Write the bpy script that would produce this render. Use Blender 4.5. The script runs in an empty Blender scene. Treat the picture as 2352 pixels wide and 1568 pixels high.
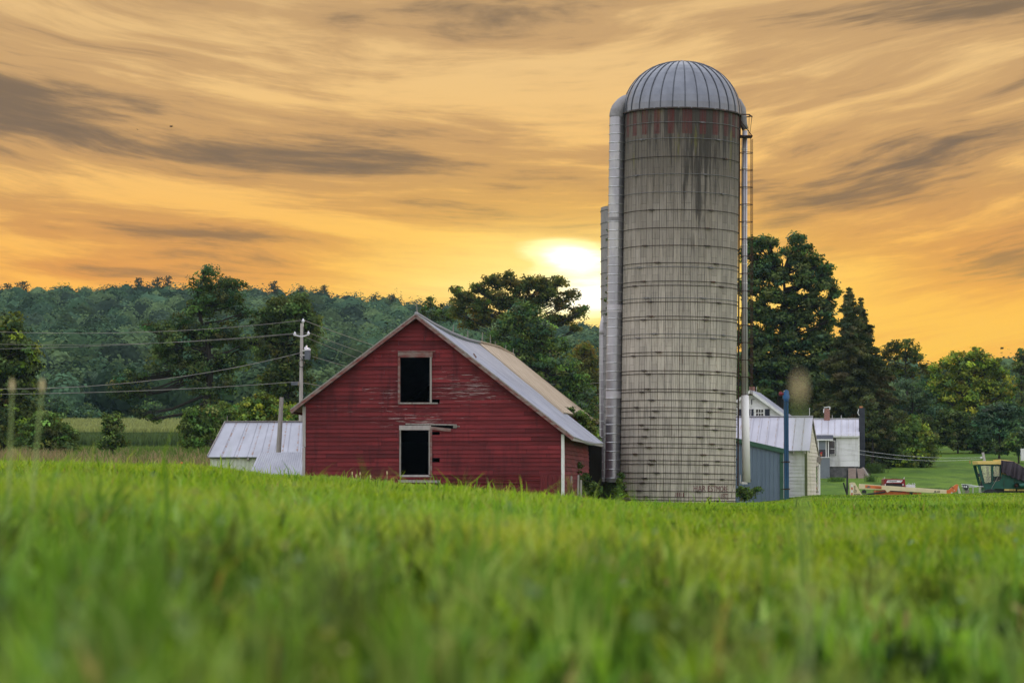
import bpy, math, random
import numpy as np
from mathutils import Vector, Matrix

random.seed(7)
rng = np.random.default_rng(7)
PI = math.pi
R = math.radians
sc = bpy.context.scene
COL = sc.collection

# ------------------------------------------------------------------ camera model
# the eye is the origin of the world; F is the focal length for a picture 2352 wide
F = 6541.0
CX, CY, HY = 1176.0, 784.0, 1135.0
PITCH = math.atan((HY - CY) / F)
cp, sp_ = math.cos(PITCH), math.sin(PITCH)

def ray(px, py):
    cx, cy = (px - CX) / F, (CY - py) / F
    return Vector((cx, cp - cy * sp_, sp_ + cy * cp))

def P(px, py, d):
    r = ray(px, py)
    return r * (d / r.y)

def S(d):
    """metres per picture unit at distance d"""
    return d / F

# ------------------------------------------------------------------ terrain
XK = np.array([-3000, 0, 400, 700, 1000, 1290, 1450, 1700, 1900, 2352, 5400], float)
UK = (XK - CX) / F
DJ = np.array([112, 130, 150, 170, 190, 210, 230, 260, 300, 350, 480, 700, 1000, 1300, 2000], float)
YS = np.array([1066, 1066, 1072, 1100, 1120, 1141, 1150, 1151, 1146, 1138, 1138], float)
_left = [1076, 1072, 1060, 1048, 1044, 1042, 1038, 1034, 1028, 985, 880]
TAB = [
    _left + [740, 860, 1120],
    _left + [745, 860, 1120],
    _left + [738, 860, 1120],
    [1094, 1088, 1076, 1060, 1050, 1045, 1040, 1034, 1026, 985, 885, 752, 860, 1120],
    [1115, 1108, 1098, 1085, 1075, 1065, 1055, 1045, 1030, 985, 890, 785, 880, 1120],
    [1141, 1142, 1138, 1128, 1115, 1095, 1070, 1048, 1030, 990, 920, 822, 900, 1120],
    [1152, 1153, 1152, 1145, 1125, 1100, 1072, 1045, 1025, 990, 940, 850, 920, 1120],
    [1150, 1150, 1151, 1160, 1135, 1105, 1065, 1035, 1015, 985, 960, 900, 960, 1120],
    [1139, 1134, 1138, 1172, 1130, 1097, 1060, 1030, 1010, 985, 970, 940, 990, 1120],
    [1132, 1128, 1133, 1176, 1135, 1100, 1062, 1028, 1010, 985, 975, 960, 1010, 1120],
    [1132, 1128, 1133, 1176, 1135, 1100, 1062, 1028, 1010, 985, 975, 960, 1010, 1120],
]
LD = np.linspace(0, math.log(2000), 500)
_dd = np.exp(LD)
ZT = np.zeros((len(UK), len(LD)))
for k in range(len(UK)):
    sl = (HY - YS[k]) / F
    near = sl * _dd - 0.28 * np.exp(-_dd / 22.0) - 0.15
    far = np.interp(np.log(_dd), np.log(DJ), (HY - np.array([YS[k]] + TAB[k])) / F * DJ) - 0.15 * (_dd < 160)
    z = np.where(_dd <= 112, near, far)
    ker = np.exp(-np.linspace(-2, 2, 9) ** 2); ker /= ker.sum()
    zs = np.convolve(np.pad(z, 4, mode='edge'), ker, mode='valid')
    ZT[k] = np.where(_dd < 60, z, zs)

def ground_np(X, Y):
    X = np.asarray(X, float); Y = np.asarray(Y, float)
    d = np.clip(Y, 1.0, 1999.0)
    u = np.clip(X / np.maximum(d, 4.0), UK[0], UK[-1])
    fi = np.log(d) / LD[-1] * (len(LD) - 1)
    i0 = np.clip(fi.astype(int), 0, len(LD) - 2); ft = fi - i0
    k = np.clip(np.searchsorted(UK, u) - 1, 0, len(UK) - 2)
    t = (u - UK[k]) / (UK[k + 1] - UK[k]); t = t * t * (3 - 2 * t)
    za = ZT[k, i0] * (1 - ft) + ZT[k, i0 + 1] * ft
    zb = ZT[k + 1, i0] * (1 - ft) + ZT[k + 1, i0 + 1] * ft
    z = za * (1 - t) + zb * t
    bump = 0.03 * np.sin(X * 0.7 + 1.3) * np.sin(Y * 0.31) + 0.02 * np.sin(X * 1.9 + Y * 0.9)
    return z + bump * np.clip((Y - 4) / 10, 0, 1)

def ground(x, y):
    return float(ground_np(np.array([x]), np.array([y]))[0])

# ------------------------------------------------------------------ numpy noise
def _hash(i, j, k, seed):
    n = (i.astype(np.int64) * 374761393 + j.astype(np.int64) * 668265263 + k.astype(np.int64) * 2147483647 + seed * 1274126177) & 0xFFFFFFFF
    n = ((n ^ (n >> 13)) * 1274126177) & 0xFFFFFFFF
    n = n ^ (n >> 16)
    return (n & 0xFFFF) / 65535.0

def vnoise(x, y, z=None, seed=0):
    x = np.asarray(x, float); y = np.asarray(y, float)
    z = np.zeros_like(x) if z is None else np.asarray(z, float)
    i, j, k = np.floor(x), np.floor(y), np.floor(z)
    fx, fy, fz = x - i, y - j, z - k
    fx, fy, fz = [t * t * (3 - 2 * t) for t in (fx, fy, fz)]
    out = 0
    for a in (0, 1):
        for b in (0, 1):
            for c in (0, 1):
                w = (fx if a else 1 - fx) * (fy if b else 1 - fy) * (fz if c else 1 - fz)
                out = out + w * _hash(i + a, j + b, k + c, seed)
    return out

# ------------------------------------------------------------------ objects
def setprops(o, label=None, cat=None, group=None, kind=None):
    if label: o['label'] = label
    if cat: o['category'] = cat
    if group: o['group'] = group
    if kind: o['kind'] = kind
    return o

def thing(name, label, cat, loc, rotz=0.0, group=None):
    o = bpy.data.objects.new(name, None)
    o.empty_display_size = 0.2
    COL.objects.link(o)
    o.location = loc
    o.rotation_euler = (0, 0, rotz)
    return setprops(o, label, cat, group)

class MB:
    """collects faces of one part"""
    def __init__(self):
        self.v = []; self.f = []; self.t = []; self.uv = []
        self.tint = 0.5
    def quad(self, *pts, tint=None, uv=None):
        n = len(self.v)
        self.v.extend([tuple(p) for p in pts])
        self.f.append(tuple(range(n, n + len(pts))))
        self.t.append(self.tint if tint is None else tint)
        self.uv.append(uv)
    def face(self, idx, uv=None):
        self.f.append(tuple(idx)); self.t.append(self.tint); self.uv.append(uv)
    def box(self, a, b, M=None):
        x0, y0, z0 = a; x1, y1, z1 = b
        c = [(x0, y0, z0), (x1, y0, z0), (x1, y1, z0), (x0, y1, z0), (x0, y0, z1), (x1, y0, z1), (x1, y1, z1), (x0, y1, z1)]
        if M is not None: c = [tuple(M @ Vector(p)) for p in c]
        n = len(self.v); self.v.extend(c)
        for q in ((0, 3, 2, 1), (4, 5, 6, 7), (0, 1, 5, 4), (1, 2, 6, 5), (2, 3, 7, 6), (3, 0, 4, 7)):
            self.face([n + i for i in q])
    def bar(self, p, q, w, h=None, up=(0, 0, 1)):
        """a bar from p to q, w across and h along up"""
        h = w if h is None else h
        p, q = Vector(p), Vector(q); d = (q - p).normalized(); up = Vector(up)
        if abs(d.dot(up)) > 0.98: up = Vector((0, 1, 0))
        s = d.cross(up).normalized(); u = s.cross(d)
        c = [p - s * w / 2 - u * h / 2, p + s * w / 2 - u * h / 2, p + s * w / 2 + u * h / 2, p - s * w / 2 + u * h / 2]
        c += [x + (q - p) for x in c]
        n = len(self.v); self.v.extend([tuple(x) for x in c])
        for f in ((0, 3, 2, 1), (4, 5, 6, 7), (0, 1, 5, 4), (1, 2, 6, 5), (2, 3, 7, 6), (3, 0, 4, 7)):
            self.face([n + i for i in f])
    def tube(self, pts, radii, n=8, caps=True):
        pts = [Vector(p) for p in pts]
        if not hasattr(radii, '__len__'): radii = [radii] * len(pts)
        base = len(self.v); prev = None
        for i, p in enumerate(pts):
            d = (pts[min(i + 1, len(pts) - 1)] - pts[max(i - 1, 0)]).normalized()
            ref = Vector((0, 0, 1)) if abs(d.z) < 0.95 else Vector((0, 1, 0))
            if prev is not None: ref = prev
            s = d.cross(ref)
            if s.length < 1e-5: s = d.cross(Vector((1, 0.3, 0)))
            s.normalize(); u = s.cross(d).normalized(); prev = u
            for k in range(n):
                a = 2 * PI * k / n
                self.v.append(tuple(p + (s * math.cos(a) + u * math.sin(a)) * radii[i]))
        for i in range(len(pts) - 1):
            for k in range(n):
                a = base + i * n + k; b = base + i * n + (k + 1) % n
                self.face((a, b, b + n, a + n))
        if caps:
            self.face([base + k for k in range(n)][::-1])
            e = base + (len(pts) - 1) * n
            self.face([e + k for k in range(n)])
    def lathe(self, prof, n=32, c=(0, 0, 0), a0=0.0, a1=2 * PI, cap=False):
        """prof: (radius, z) pairs, turned about the z axis through c; angle 0 faces -y"""
        base = len(self.v); full = abs(a1 - a0 - 2 * PI) < 1e-6; m = n if full else n + 1
        for r, z in prof:
            for k in range(m):
                a = a0 + (a1 - a0) * k / n
                self.v.append((c[0] + r * math.sin(a), c[1] - r * math.cos(a), c[2] + z))
        for i in range(len(prof) - 1):
            for k in range(n):
                k2 = (k + 1) % m
                self.face((base + i * m + k, base + i * m + k2, base + (i + 1) * m + k2, base + (i + 1) * m + k),
                          uv=[(prof[i][0] * (a0 + (a1 - a0) * k / n), prof[i][1]), (prof[i][0] * (a0 + (a1 - a0) * (k + 1) / n), prof[i][1]),
                              (prof[i + 1][0] * (a0 + (a1 - a0) * (k + 1) / n), prof[i + 1][1]), (prof[i + 1][0] * (a0 + (a1 - a0) * k / n), prof[i + 1][1])])
        if cap:
            self.face([base + k for k in range(m)]); e = base + (len(prof) - 1) * m
            self.face([e + k for k in range(m)][::-1])
    def prism(self, poly, y0, y1):
        """poly of (x, z) points pushed from y0 to y1"""
        n = len(self.v); m = len(poly)
        self.v.extend([(x, y0, z) for x, z in poly]); self.v.extend([(x, y1, z) for x, z in poly])
        self.face([n + i for i in range(m)]); self.face([n + m + i for i in range(m)][::-1])
        for i in range(m):
            j = (i + 1) % m
            self.face((n + i, n + m + i, n + m + j, n + j))
    def ball(self, c, r, n=10, sz=1.0, M=None):
        prof = [(max(r * math.sin(PI * i / n), 1e-4), -r * sz * math.cos(PI * i / n)) for i in range(n + 1)]
        self.lathe(prof, n + 2, c)
    def build(self, name, mat, parent=None, smooth=False, origin=None, bevel=0.0):
        o_ = Vector(origin) if origin is not None else Vector((0, 0, 0))
        me = bpy.data.meshes.new(name)
        me.from_pydata([tuple(Vector(p) - o_) for p in self.v], [], self.f)
        at = me.attributes.new('tint', 'FLOAT', 'FACE'); at.data.foreach_set('value', np.array(self.t, np.float32))
        if any(u is not None for u in self.uv):
            ul = me.uv_layers.new(name='UVMap'); flat = []
            for f, u in zip(self.f, self.uv):
                flat.extend([c for p in (u if u is not None else [(0, 0)] * len(f)) for c in p])
            ul.data.foreach_set('uv', np.array(flat, np.float32))
        me.materials.append(mat)
        if smooth: me.polygons.foreach_set('use_smooth', [True] * len(self.f))
        me.update()
        ob = bpy.data.objects.new(name, me); COL.objects.link(ob)
        if parent is not None: ob.parent = parent
        elif origin is not None: ob.location = o_
        if bevel > 0:
            m = ob.modifiers.new('Bevel', 'BEVEL'); m.width = bevel; m.segments = 2; m.limit_method = 'ANGLE'
        return ob

def np_mesh(name, verts, faces, mat, cols=None, parent=None, loc=None, smooth=False):
    """verts (n,3); faces: list of int arrays (m,k); cols (nfaces,3) colour of each face"""
    me = bpy.data.meshes.new(name)
    me.vertices.add(len(verts)); me.vertices.foreach_set('co', np.asarray(verts, np.float32).ravel())
    loops = np.concatenate([f.ravel() for f in faces]).astype(np.int32)
    tot = np.concatenate([np.full(len(f), f.shape[1], np.int32) for f in faces])
    start = np.concatenate([[0], np.cumsum(tot)[:-1]]).astype(np.int32)
    me.loops.add(len(loops)); me.loops.foreach_set('vertex_index', loops)
    me.polygons.add(len(tot)); me.polygons.foreach_set('loop_start', start)
    if smooth: me.polygons.foreach_set('use_smooth', np.ones(len(tot), bool))
    me.update(calc_edges=True)
    if cols is not None:
        c = np.ones((len(tot), 4), np.float32); c[:, :3] = cols
        at = me.attributes.new('col', 'FLOAT_COLOR', 'FACE'); at.data.foreach_set('color', c.ravel())
    me.materials.append(mat)
    ob = bpy.data.objects.new(name, me); COL.objects.link(ob)
    if parent is not None: ob.parent = parent
    if loc is not None: ob.location = loc
    return ob

def text_mesh(body, size, bold=0.0):
    cu = bpy.data.curves.new('t', 'FONT'); cu.body = body; cu.size = size; cu.offset = bold
    cu.align_x = 'LEFT'; cu.resolution_u = 3
    ob = bpy.data.objects.new('t', cu); COL.objects.link(ob)
    dg = bpy.context.evaluated_depsgraph_get()
    me = bpy.data.meshes.new_from_object(ob.evaluated_get(dg))
    vs = [tuple(v.co) for v in me.vertices]; fs = [tuple(p.vertices) for p in me.polygons]
    bpy.data.objects.remove(ob); bpy.data.curves.remove(cu); bpy.data.meshes.remove(me)
    return vs, fs

def text_part(name, body, size, at, mat, parent, width=None, bold=0.0, wrap=None, slant=0.0):
    """letters standing in the xz plane facing -y, their left foot at `at`; wrap=(radius, angle of left foot)"""
    vs, fs = text_mesh(body, size, bold)
    x1 = max(v[0] for v in vs); k = 1 if width is None else width / x1
    mb = MB()
    for x, y, _ in vs:
        x = x * k + slant * y
        if wrap:
            a = wrap[1] + x / wrap[0]
            mb.v.append((wrap[0] * math.sin(a), -wrap[0] * math.cos(a), at[2] + y))
        else:
            mb.v.append((at[0] + x, at[1], at[2] + y))
    for f in fs: mb.face(f)
    return mb.build(name, mat, parent)

# ------------------------------------------------------------------ materials
class G:
    """short hand for node trees"""
    def __init__(self, tree):
        self.t = tree; self.n = tree.nodes; self.l = tree.links
    def new(self, typ, **kw):
        n = self.n.new(typ)
        for k, v in kw.items(): setattr(n, k, v)
        return n
    def put(self, sock, v):
        if isinstance(v, bpy.types.NodeSocket): self.l.new(v, sock)
        elif v is not None:
            if hasattr(sock.default_value, '__len__') and not hasattr(v, '__len__'): v = [v] * len(sock.default_value)
            if hasattr(sock.default_value, '__len__') and len(sock.default_value) == 4 and len(v) == 3: v = list(v) + [1]
            sock.default_value = v
    def m(self, op, a, b=None, c=None, clamp=False):
        n = self.new('ShaderNodeMath', operation=op, use_clamp=clamp)
        for i, v in enumerate((a, b, c)):
            if v is not None: self.put(n.inputs[i], v)
        return n.outputs[0]
    def vm(self, op, a, b=None):
        n = self.new('ShaderNodeVectorMath', operation=op)
        self.put(n.inputs[0], a)
        if b is not None: self.put(n.inputs[1], b)
        return n.outputs[0]
    def sep(self, v):
        n = self.new('ShaderNodeSeparateXYZ'); self.put(n.inputs[0], v); return n.outputs
    def comb(self, x, y, z=0.0):
        n = self.new('ShaderNodeCombineXYZ')
        for i, v in enumerate((x, y, z)): self.put(n.inputs[i], v)
        return n.outputs[0]
    def noise(self, vec, scale=1.0, detail=4, rough=0.55, dist=0.0):
        n = self.new('ShaderNodeTexNoise'); self.put(n.inputs['Vector'], vec)
        n.inputs['Scale'].default_value = scale; n.inputs['Detail'].default_value = detail
        n.inputs['Roughness'].default_value = rough; n.inputs['Distortion'].default_value = dist
        return n.outputs['Fac']
    def white(self, vec):
        n = self.new('ShaderNodeTexWhiteNoise', noise_dimensions='3D'); self.put(n.inputs['Vector'], vec); return n.outputs['Value']
    def step(self, x, a, b):
        n = self.new('ShaderNodeMapRange', interpolation_type='SMOOTHSTEP')
        self.put(n.inputs[0], x); n.inputs[1].default_value = a; n.inputs[2].default_value = b
        return n.outputs[0]
    def lin(self, x, a, b, c, d):
        n = self.new('ShaderNodeMapRange'); self.put(n.inputs[0], x)
        for i, v in enumerate((a, b, c, d)): n.inputs[i + 1].default_value = v
        return n.outputs[0]
    def mix(self, f, a, b, mode='MIX'):
        n = self.new('ShaderNodeMix', data_type='RGBA', blend_type=mode)
        self.put(n.inputs[0], f); self.put(n.inputs[6], a); self.put(n.inputs[7], b)
        return n.outputs[2]
    def ramp(self, x, stops):
        n = self.new('ShaderNodeValToRGB'); self.put(n.inputs[0], x); cr = n.color_ramp
        while len(cr.elements) < len(stops): cr.elements.new(0.5)
        for e, (p, c) in zip(cr.elements, stops): e.position = p; e.color = (*c, 1)
        return n.outputs[0]
    def scale(self, v, k):
        return self.vm('MULTIPLY', v, k)
    def obj(self):
        return self.new('ShaderNodeTexCoord').outputs['Object']
    def pos(self):
        return self.new('ShaderNodeNewGeometry').outputs['Position']
    def uvw(self):
        return self.new('ShaderNodeTexCoord').outputs['UV']
    def attr(self, name, out='Fac'):
        n = self.new('ShaderNodeAttribute', attribute_name=name); return n.outputs[out]
    def bump(self, h, strength=0.3, dist=0.02):
        n = self.new('ShaderNodeBump'); self.put(n.inputs['Height'], h)
        n.inputs['Strength'].default_value = strength; n.inputs['Distance'].default_value = dist
        return n.outputs[0]

def new_mat(name):
    m = bpy.data.materials.new(name); m.use_nodes = True
    g = G(m.node_tree); b = m.node_tree.nodes['Principled BSDF']
    return m, g, b

def mat_basic(name, c1, c2=None, rough=0.7, metal=0.0, scale=3.0, stretch=(1, 1, 1), bump=0.0, spec=0.3, detail=5, dirt=None, tintamt=0.0):
    """two colours mixed by noise, optional dirt colour in patches, optional per-face tint"""
    m, g, b = new_mat(name)
    v = g.scale(g.obj(), stretch)
    nz = g.noise(v, scale, detail, 0.6)
    c2 = c2 or tuple(x * 0.75 for x in c1)
    col = g.mix(g.step(nz, 0.3, 0.7), c1, c2)
    if dirt:
        nd = g.noise(v, scale * 0.37, 6, 0.65, 0.4)
        col = g.mix(g.step(nd, 0.53, 0.72), col, dirt)
    if tintamt:
        k = g.lin(g.attr('tint'), 0, 1, 1 - tintamt, 1 + tintamt)
        col = g.mix(1.0, col, g.comb(k, k, k), 'MULTIPLY')
    g.put(b.inputs['Base Color'], col)
    b.inputs['Roughness'].default_value = rough; b.inputs['Metallic'].default_value = metal
    b.inputs['Specular IOR Level'].default_value = spec
    if bump: g.put(b.inputs['Normal'], g.bump(nz, bump, 0.02))
    return m

def mat_leaf(name, trans=0.35, rough=0.6, tcol=(1.25, 1.15, 0.6)):
    m = bpy.data.materials.new(name); m.use_nodes = True
    g = G(m.node_tree); g.n.clear()
    out = g.new('ShaderNodeOutputMaterial'); col = g.attr('col', 'Color')
    d = g.new('ShaderNodeBsdfDiffuse'); g.put(d.inputs[0], col)
    t = g.new('ShaderNodeBsdfTranslucent'); g.put(t.inputs[0], g.mix(1.0, col, tcol, 'MULTIPLY'))
    mx = g.new('ShaderNodeMixShader'); mx.inputs[0].default_value = trans
    g.l.new(d.outputs[0], mx.inputs[1]); g.l.new(t.outputs[0], mx.inputs[2])
    g.l.new(mx.outputs[0], out.inputs[0])
    return m
# ------------------------------------------------------------------ camera
cam = bpy.data.cameras.new('camera'); camo = bpy.data.objects.new('camera', cam); COL.objects.link(camo)
camo.rotation_euler = (PI / 2 + PITCH, 0, 0)
cam.sensor_width = 36.0; cam.lens = 36.0 * F / 2352.0
cam.clip_start = 0.05; cam.clip_end = 12000
cam.dof.use_dof = True; cam.dof.focus_distance = 135.0; cam.dof.aperture_fstop = 4.0; cam.dof.aperture_blades = 0
sc.camera = camo

# ------------------------------------------------------------------ sun, sky
SUN_AZ, SUN_EL = math.atan((1352 - CX) / F), math.atan((HY - 690) / F)
sund = Vector((math.sin(SUN_AZ) * math.cos(SUN_EL), math.cos(SUN_AZ) * math.cos(SUN_EL), math.sin(SUN_EL)))
sl = bpy.data.lights.new('sun', 'SUN'); sl.energy = 2.6; sl.angle = R(0.6); sl.color = (1.0, 0.62, 0.26)
so = bpy.data.objects.new('sun', sl); COL.objects.link(so); so.rotation_euler = sund.to_track_quat('Z', 'Y').to_euler()

w = bpy.data.worlds.new('World'); sc.world = w; w.use_nodes = True
g = G(w.node_tree); g.n.clear()
wo = g.new('ShaderNodeOutputWorld')
sky = g.new('ShaderNodeTexSky', sky_type='NISHITA'); sky.sun_disc = False
sky.sun_elevation = SUN_EL; sky.sun_rotation = SUN_AZ; sky.air_density = 1.2; sky.dust_density = 1.5
bg1 = g.new('ShaderNodeBackground'); g.l.new(sky.outputs[0], bg1.inputs[0]); bg1.inputs[1].default_value = 0.06
dirv = g.new('ShaderNodeTexCoord').outputs['Generated']
x, y, z = g.sep(dirv)
az = g.m('ARCTAN2', x, y); el = g.m('ARCSINE', z)
# streaky high cloud: strong stretch along the horizon, bent by a slower noise
base = g.comb(g.m('MULTIPLY', az, 5.0), g.m('MULTIPLY', el, 22.0), 0.0)
wv = g.noise(base, 0.55, 3, 0.5)
wv2 = g.noise(g.vm('ADD', base, (7.3, 2.1, 0.0)), 0.9, 3, 0.5)
tilt = g.m('MULTIPLY', az, g.lin(az, -0.2, 0.2, 0.55, -0.75))           # streaks fan out from the sun side
elw = g.m('ADD', g.m('ADD', el, g.m('MULTIPLY', tilt, 0.18)), g.m('MULTIPLY', g.m('SUBTRACT', wv, 0.5), 0.05))
azw = g.m('ADD', az, g.m('MULTIPLY', g.m('SUBTRACT', wv2, 0.5), 0.09))
n1 = g.noise(g.comb(g.m('MULTIPLY', azw, 9.0), g.m('MULTIPLY', elw, 46.0), 1.7), 1.0, 7, 0.56)
n2 = g.noise(g.comb(g.m('MULTIPLY', azw, 13.0), g.m('MULTIPLY', elw, 130.0), 4.2), 1.0, 6, 0.6)
n3 = g.noise(g.comb(g.m('MULTIPLY', azw, 4.0), g.m('MULTIPLY', elw, 17.0), 8.8), 1.0, 4, 0.5)

def blob(px, py, wx, wy, amp, slope=0.0):
    """a soft patch of cloud; centre and half sizes in picture units turned into sky angles"""
    a0, e0 = (px - CX) / F, (HY - py) / F
    da = g.m('SUBTRACT', azw, a0)
    de = g.m('SUBTRACT', g.m('SUBTRACT', g.m('ADD', el, g.m('MULTIPLY', g.m('SUBTRACT', wv, 0.5), 0.03)), e0), g.m('MULTIPLY', da, -slope))
    q = g.m('ADD', g.m('POWER', g.m('ABSOLUTE', g.m('DIVIDE', da, wx / F)), 2.0), g.m('POWER', g.m('ABSOLUTE', g.m('DIVIDE', de, wy / F)), 2.0))
    return g.m('MULTIPLY', g.m('EXPONENT', g.m('MULTIPLY', q, -1.0)), amp)

n4 = g.noise(g.comb(g.m('MULTIPLY', azw, 30.0), g.m('MULTIPLY', elw, 260.0), 2.9), 1.0, 5, 0.65)
dens = g.m('MULTIPLY', g.m('SUBTRACT', n1, 0.5), 1.7)
for nn, k in ((n2, 1.5), (n3, 1.1), (n4, 0.75)): dens = g.m('ADD', dens, g.m('MULTIPLY', g.m('SUBTRACT', nn, 0.5), k))
for b in ((330, 310, 780, 105, 0.38, 0.06), (60, 215, 300, 50, 0.22, 0.1), (800, 375, 460, 60, 0.24, 0.12), (250, 550, 380, 30, 0.36, 0.05), (1000, 480, 360, 40, 0.26, 0.1),
          (2120, 330, 300, 110, 0.34, -0.35), (2300, 40, 400, 60, 0.42, -0.1), (1980, 470, 300, 45, 0.30, -0.1), (2250, 600, 360, 50, 0.20, 0.0), (1000, 35, 420, 35, 0.22, 0.0),
          (950, 300, 330, 35, 0.22, 0.1), (120, 430, 380, 40, -0.22, 0.04), (1100, 175, 420, 60, -0.36, 0.05), (500, 95, 420, 45, -0.2, 0.08), (1830, 215, 260, 90, -0.26, -0.4), (420, 490, 500, 35, -0.15, 0.12), (700, 560, 420, 24, 0.25, 0.1), (350, 600, 300, 16, 0.3, 0.05), (1750, 560, 300, 30, 0.25, 0.0),
          (1850, 640, 400, 60, -0.12, 0.0), (850, 620, 420, 30, -0.12, 0.08), (60, 630, 300, 24, 0.40, 0.03), (500, 640, 300, 20, 0.2, 0.03), (1750, 110, 420, 50, -0.12, -0.1), (2150, 730, 300, 40, -0.3, 0.0)):
    dens = g.m('ADD', dens, blob(*b))
cover = g.step(dens, -0.60, 0.88)
e10 = g.m('MULTIPLY', el, 5.0)
hil = g.ramp(e10, [(0.0, (1.0, 0.66, 0.04)), (0.22, (1.0, 0.62, 0.045)), (0.36, (1.0, 0.58, 0.11)), (0.55, (0.97, 0.61, 0.20)), (0.75, (0.88, 0.61, 0.28)), (1.0, (0.72, 0.50, 0.26))])
mid_ = g.ramp(e10, [(0.0, (1.0, 0.47, 0.025)), (0.25, (0.93, 0.43, 0.05)), (0.38, (0.76, 0.38, 0.095)), (0.55, (0.62, 0.37, 0.145)), (0.75, (0.62, 0.40, 0.19)), (1.0, (0.54, 0.37, 0.20))])
drk = g.ramp(e10, [(0.0, (0.85, 0.35, 0.03)), (0.22, (0.58, 0.28, 0.07)), (0.36, (0.37, 0.215, 0.095)), (0.55, (0.205, 0.145, 0.10)), (0.8, (0.235, 0.168, 0.108)), (1.0, (0.26, 0.19, 0.125))])
cl = g.mix(g.step(cover, 0.0, 0.5), hil, mid_); cl = g.mix(g.step(cover, 0.5, 1.0), cl, drk)
cl = g.mix(1.0, cl, g.mix(g.step(el, 0.05, 0.14), (1.05, 0.86, 0.48), (0.99, 0.91, 0.78)), 'MULTIPLY')
yel = g.m('MULTIPLY', g.step(az, -0.10, 0.08), g.step(el, 0.095, 0.045))
cl = g.mix(g.m('MULTIPLY', yel, 0.38), cl, (1.0, 0.63, 0.045))
# the glow of the sun behind the cloud
def glow(px, py, wx, wy):
    return blob(px, py, wx, wy, 1.0)
gl1 = g.m('MULTIPLY', glow(1330, 670, 560, 185), g.lin(cover, 0, 1, 0.95, 0.30))
cl = g.mix(gl1, cl, (1.15, 0.74, 0.09))
gl2 = g.m('MULTIPLY', glow(1290, 655, 300, 105), g.lin(cover, 0, 1, 0.95, 0.5))
cl = g.mix(gl2, cl, (1.25, 1.02, 0.36))
hot = g.m('ADD', g.m('ADD', g.m('MULTIPLY', glow(1215, 585, 100, 32), 1.05), g.m('MULTIPLY', glow(1330, 662, 165, 66), 1.2)), g.m('MULTIPLY', g.m('MULTIPLY', g.m('SUBTRACT', n2, 0.5), 1.1), g.m('MINIMUM', g.m('MULTIPLY', gl2, 2.0), 1.0)))
hot = g.m('ADD', hot, g.m('MULTIPLY', g.m('MULTIPLY', g.m('SUBTRACT', n4, 0.5), 0.8), g.m('MINIMUM', g.m('MULTIPLY', gl2, 2.0), 1.0)))
cl = g.mix(g.step(hot, 0.25, 0.70), cl, (1.3, 1.12, 0.50)); cl = g.mix(g.step(hot, 0.62, 1.30), cl, (1.7, 1.6, 1.3))
# the rest of the sky: a bright, slightly blue overcast overhead and behind the camera
front = g.m('MULTIPLY', g.step(g.m('ABSOLUTE', az), 0.95, 0.42), g.step(el, 0.55, 0.2))
OVER = 1.45
over = g.mix(g.step(z, 0.0, 0.75), (0.76 * OVER, 0.70 * OVER, 0.67 * OVER), (1.02 * OVER, 1.06 * OVER, 1.20 * OVER))
oc = g.lin(g.noise(g.scale(dirv, (2.2, 2.2, 5.0)), 1.0, 4, 0.5), 0.3, 0.7, 0.72, 1.25)
over = g.mix(1.0, over, g.comb(oc, oc, oc), 'MULTIPLY')
full = g.mix(front, over, cl)
g.put(bg1.inputs[0], g.mix(front, sky.outputs[0], (0, 0, 0)))
full = g.mix(g.step(z, -0.02, -0.2), full, (0.08, 0.10, 0.04))
bg2 = g.new('ShaderNodeBackground'); g.l.new(full, bg2.inputs[0]); bg2.inputs[1].default_value = 1.0
ad = g.new('ShaderNodeAddShader'); g.l.new(bg1.outputs[0], ad.inputs[0]); g.l.new(bg2.outputs[0], ad.inputs[1])
g.l.new(ad.outputs[0], wo.inputs['Surface'])
w.cycles.sampling_method = 'MANUAL'; w.cycles.sample_map_resolution = 1024

sc.view_settings.view_transform = 'Standard'; sc.view_settings.look = 'None'
sc.view_settings.exposure = 0.0; sc.view_settings.gamma = 1.0
sc.render.engine = 'CYCLES'
sc.cycles.use_denoising = True
try: sc.cycles.denoiser = 'OPENIMAGEDENOISE'
except Exception: pass
sc.cycles.max_bounces = 6; sc.cycles.diffuse_bounces = 3; sc.cycles.glossy_bounces = 3; sc.cycles.transmission_bounces = 4
sc.cycles.transparent_max_bounces = 8; sc.cycles.volume_bounces = 0
sc.cycles.caustics_reflective = False; sc.cycles.caustics_refractive = False
sc.cycles.use_adaptive_sampling = False; sc.cycles.sample_clamp_indirect = 4.0

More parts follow.
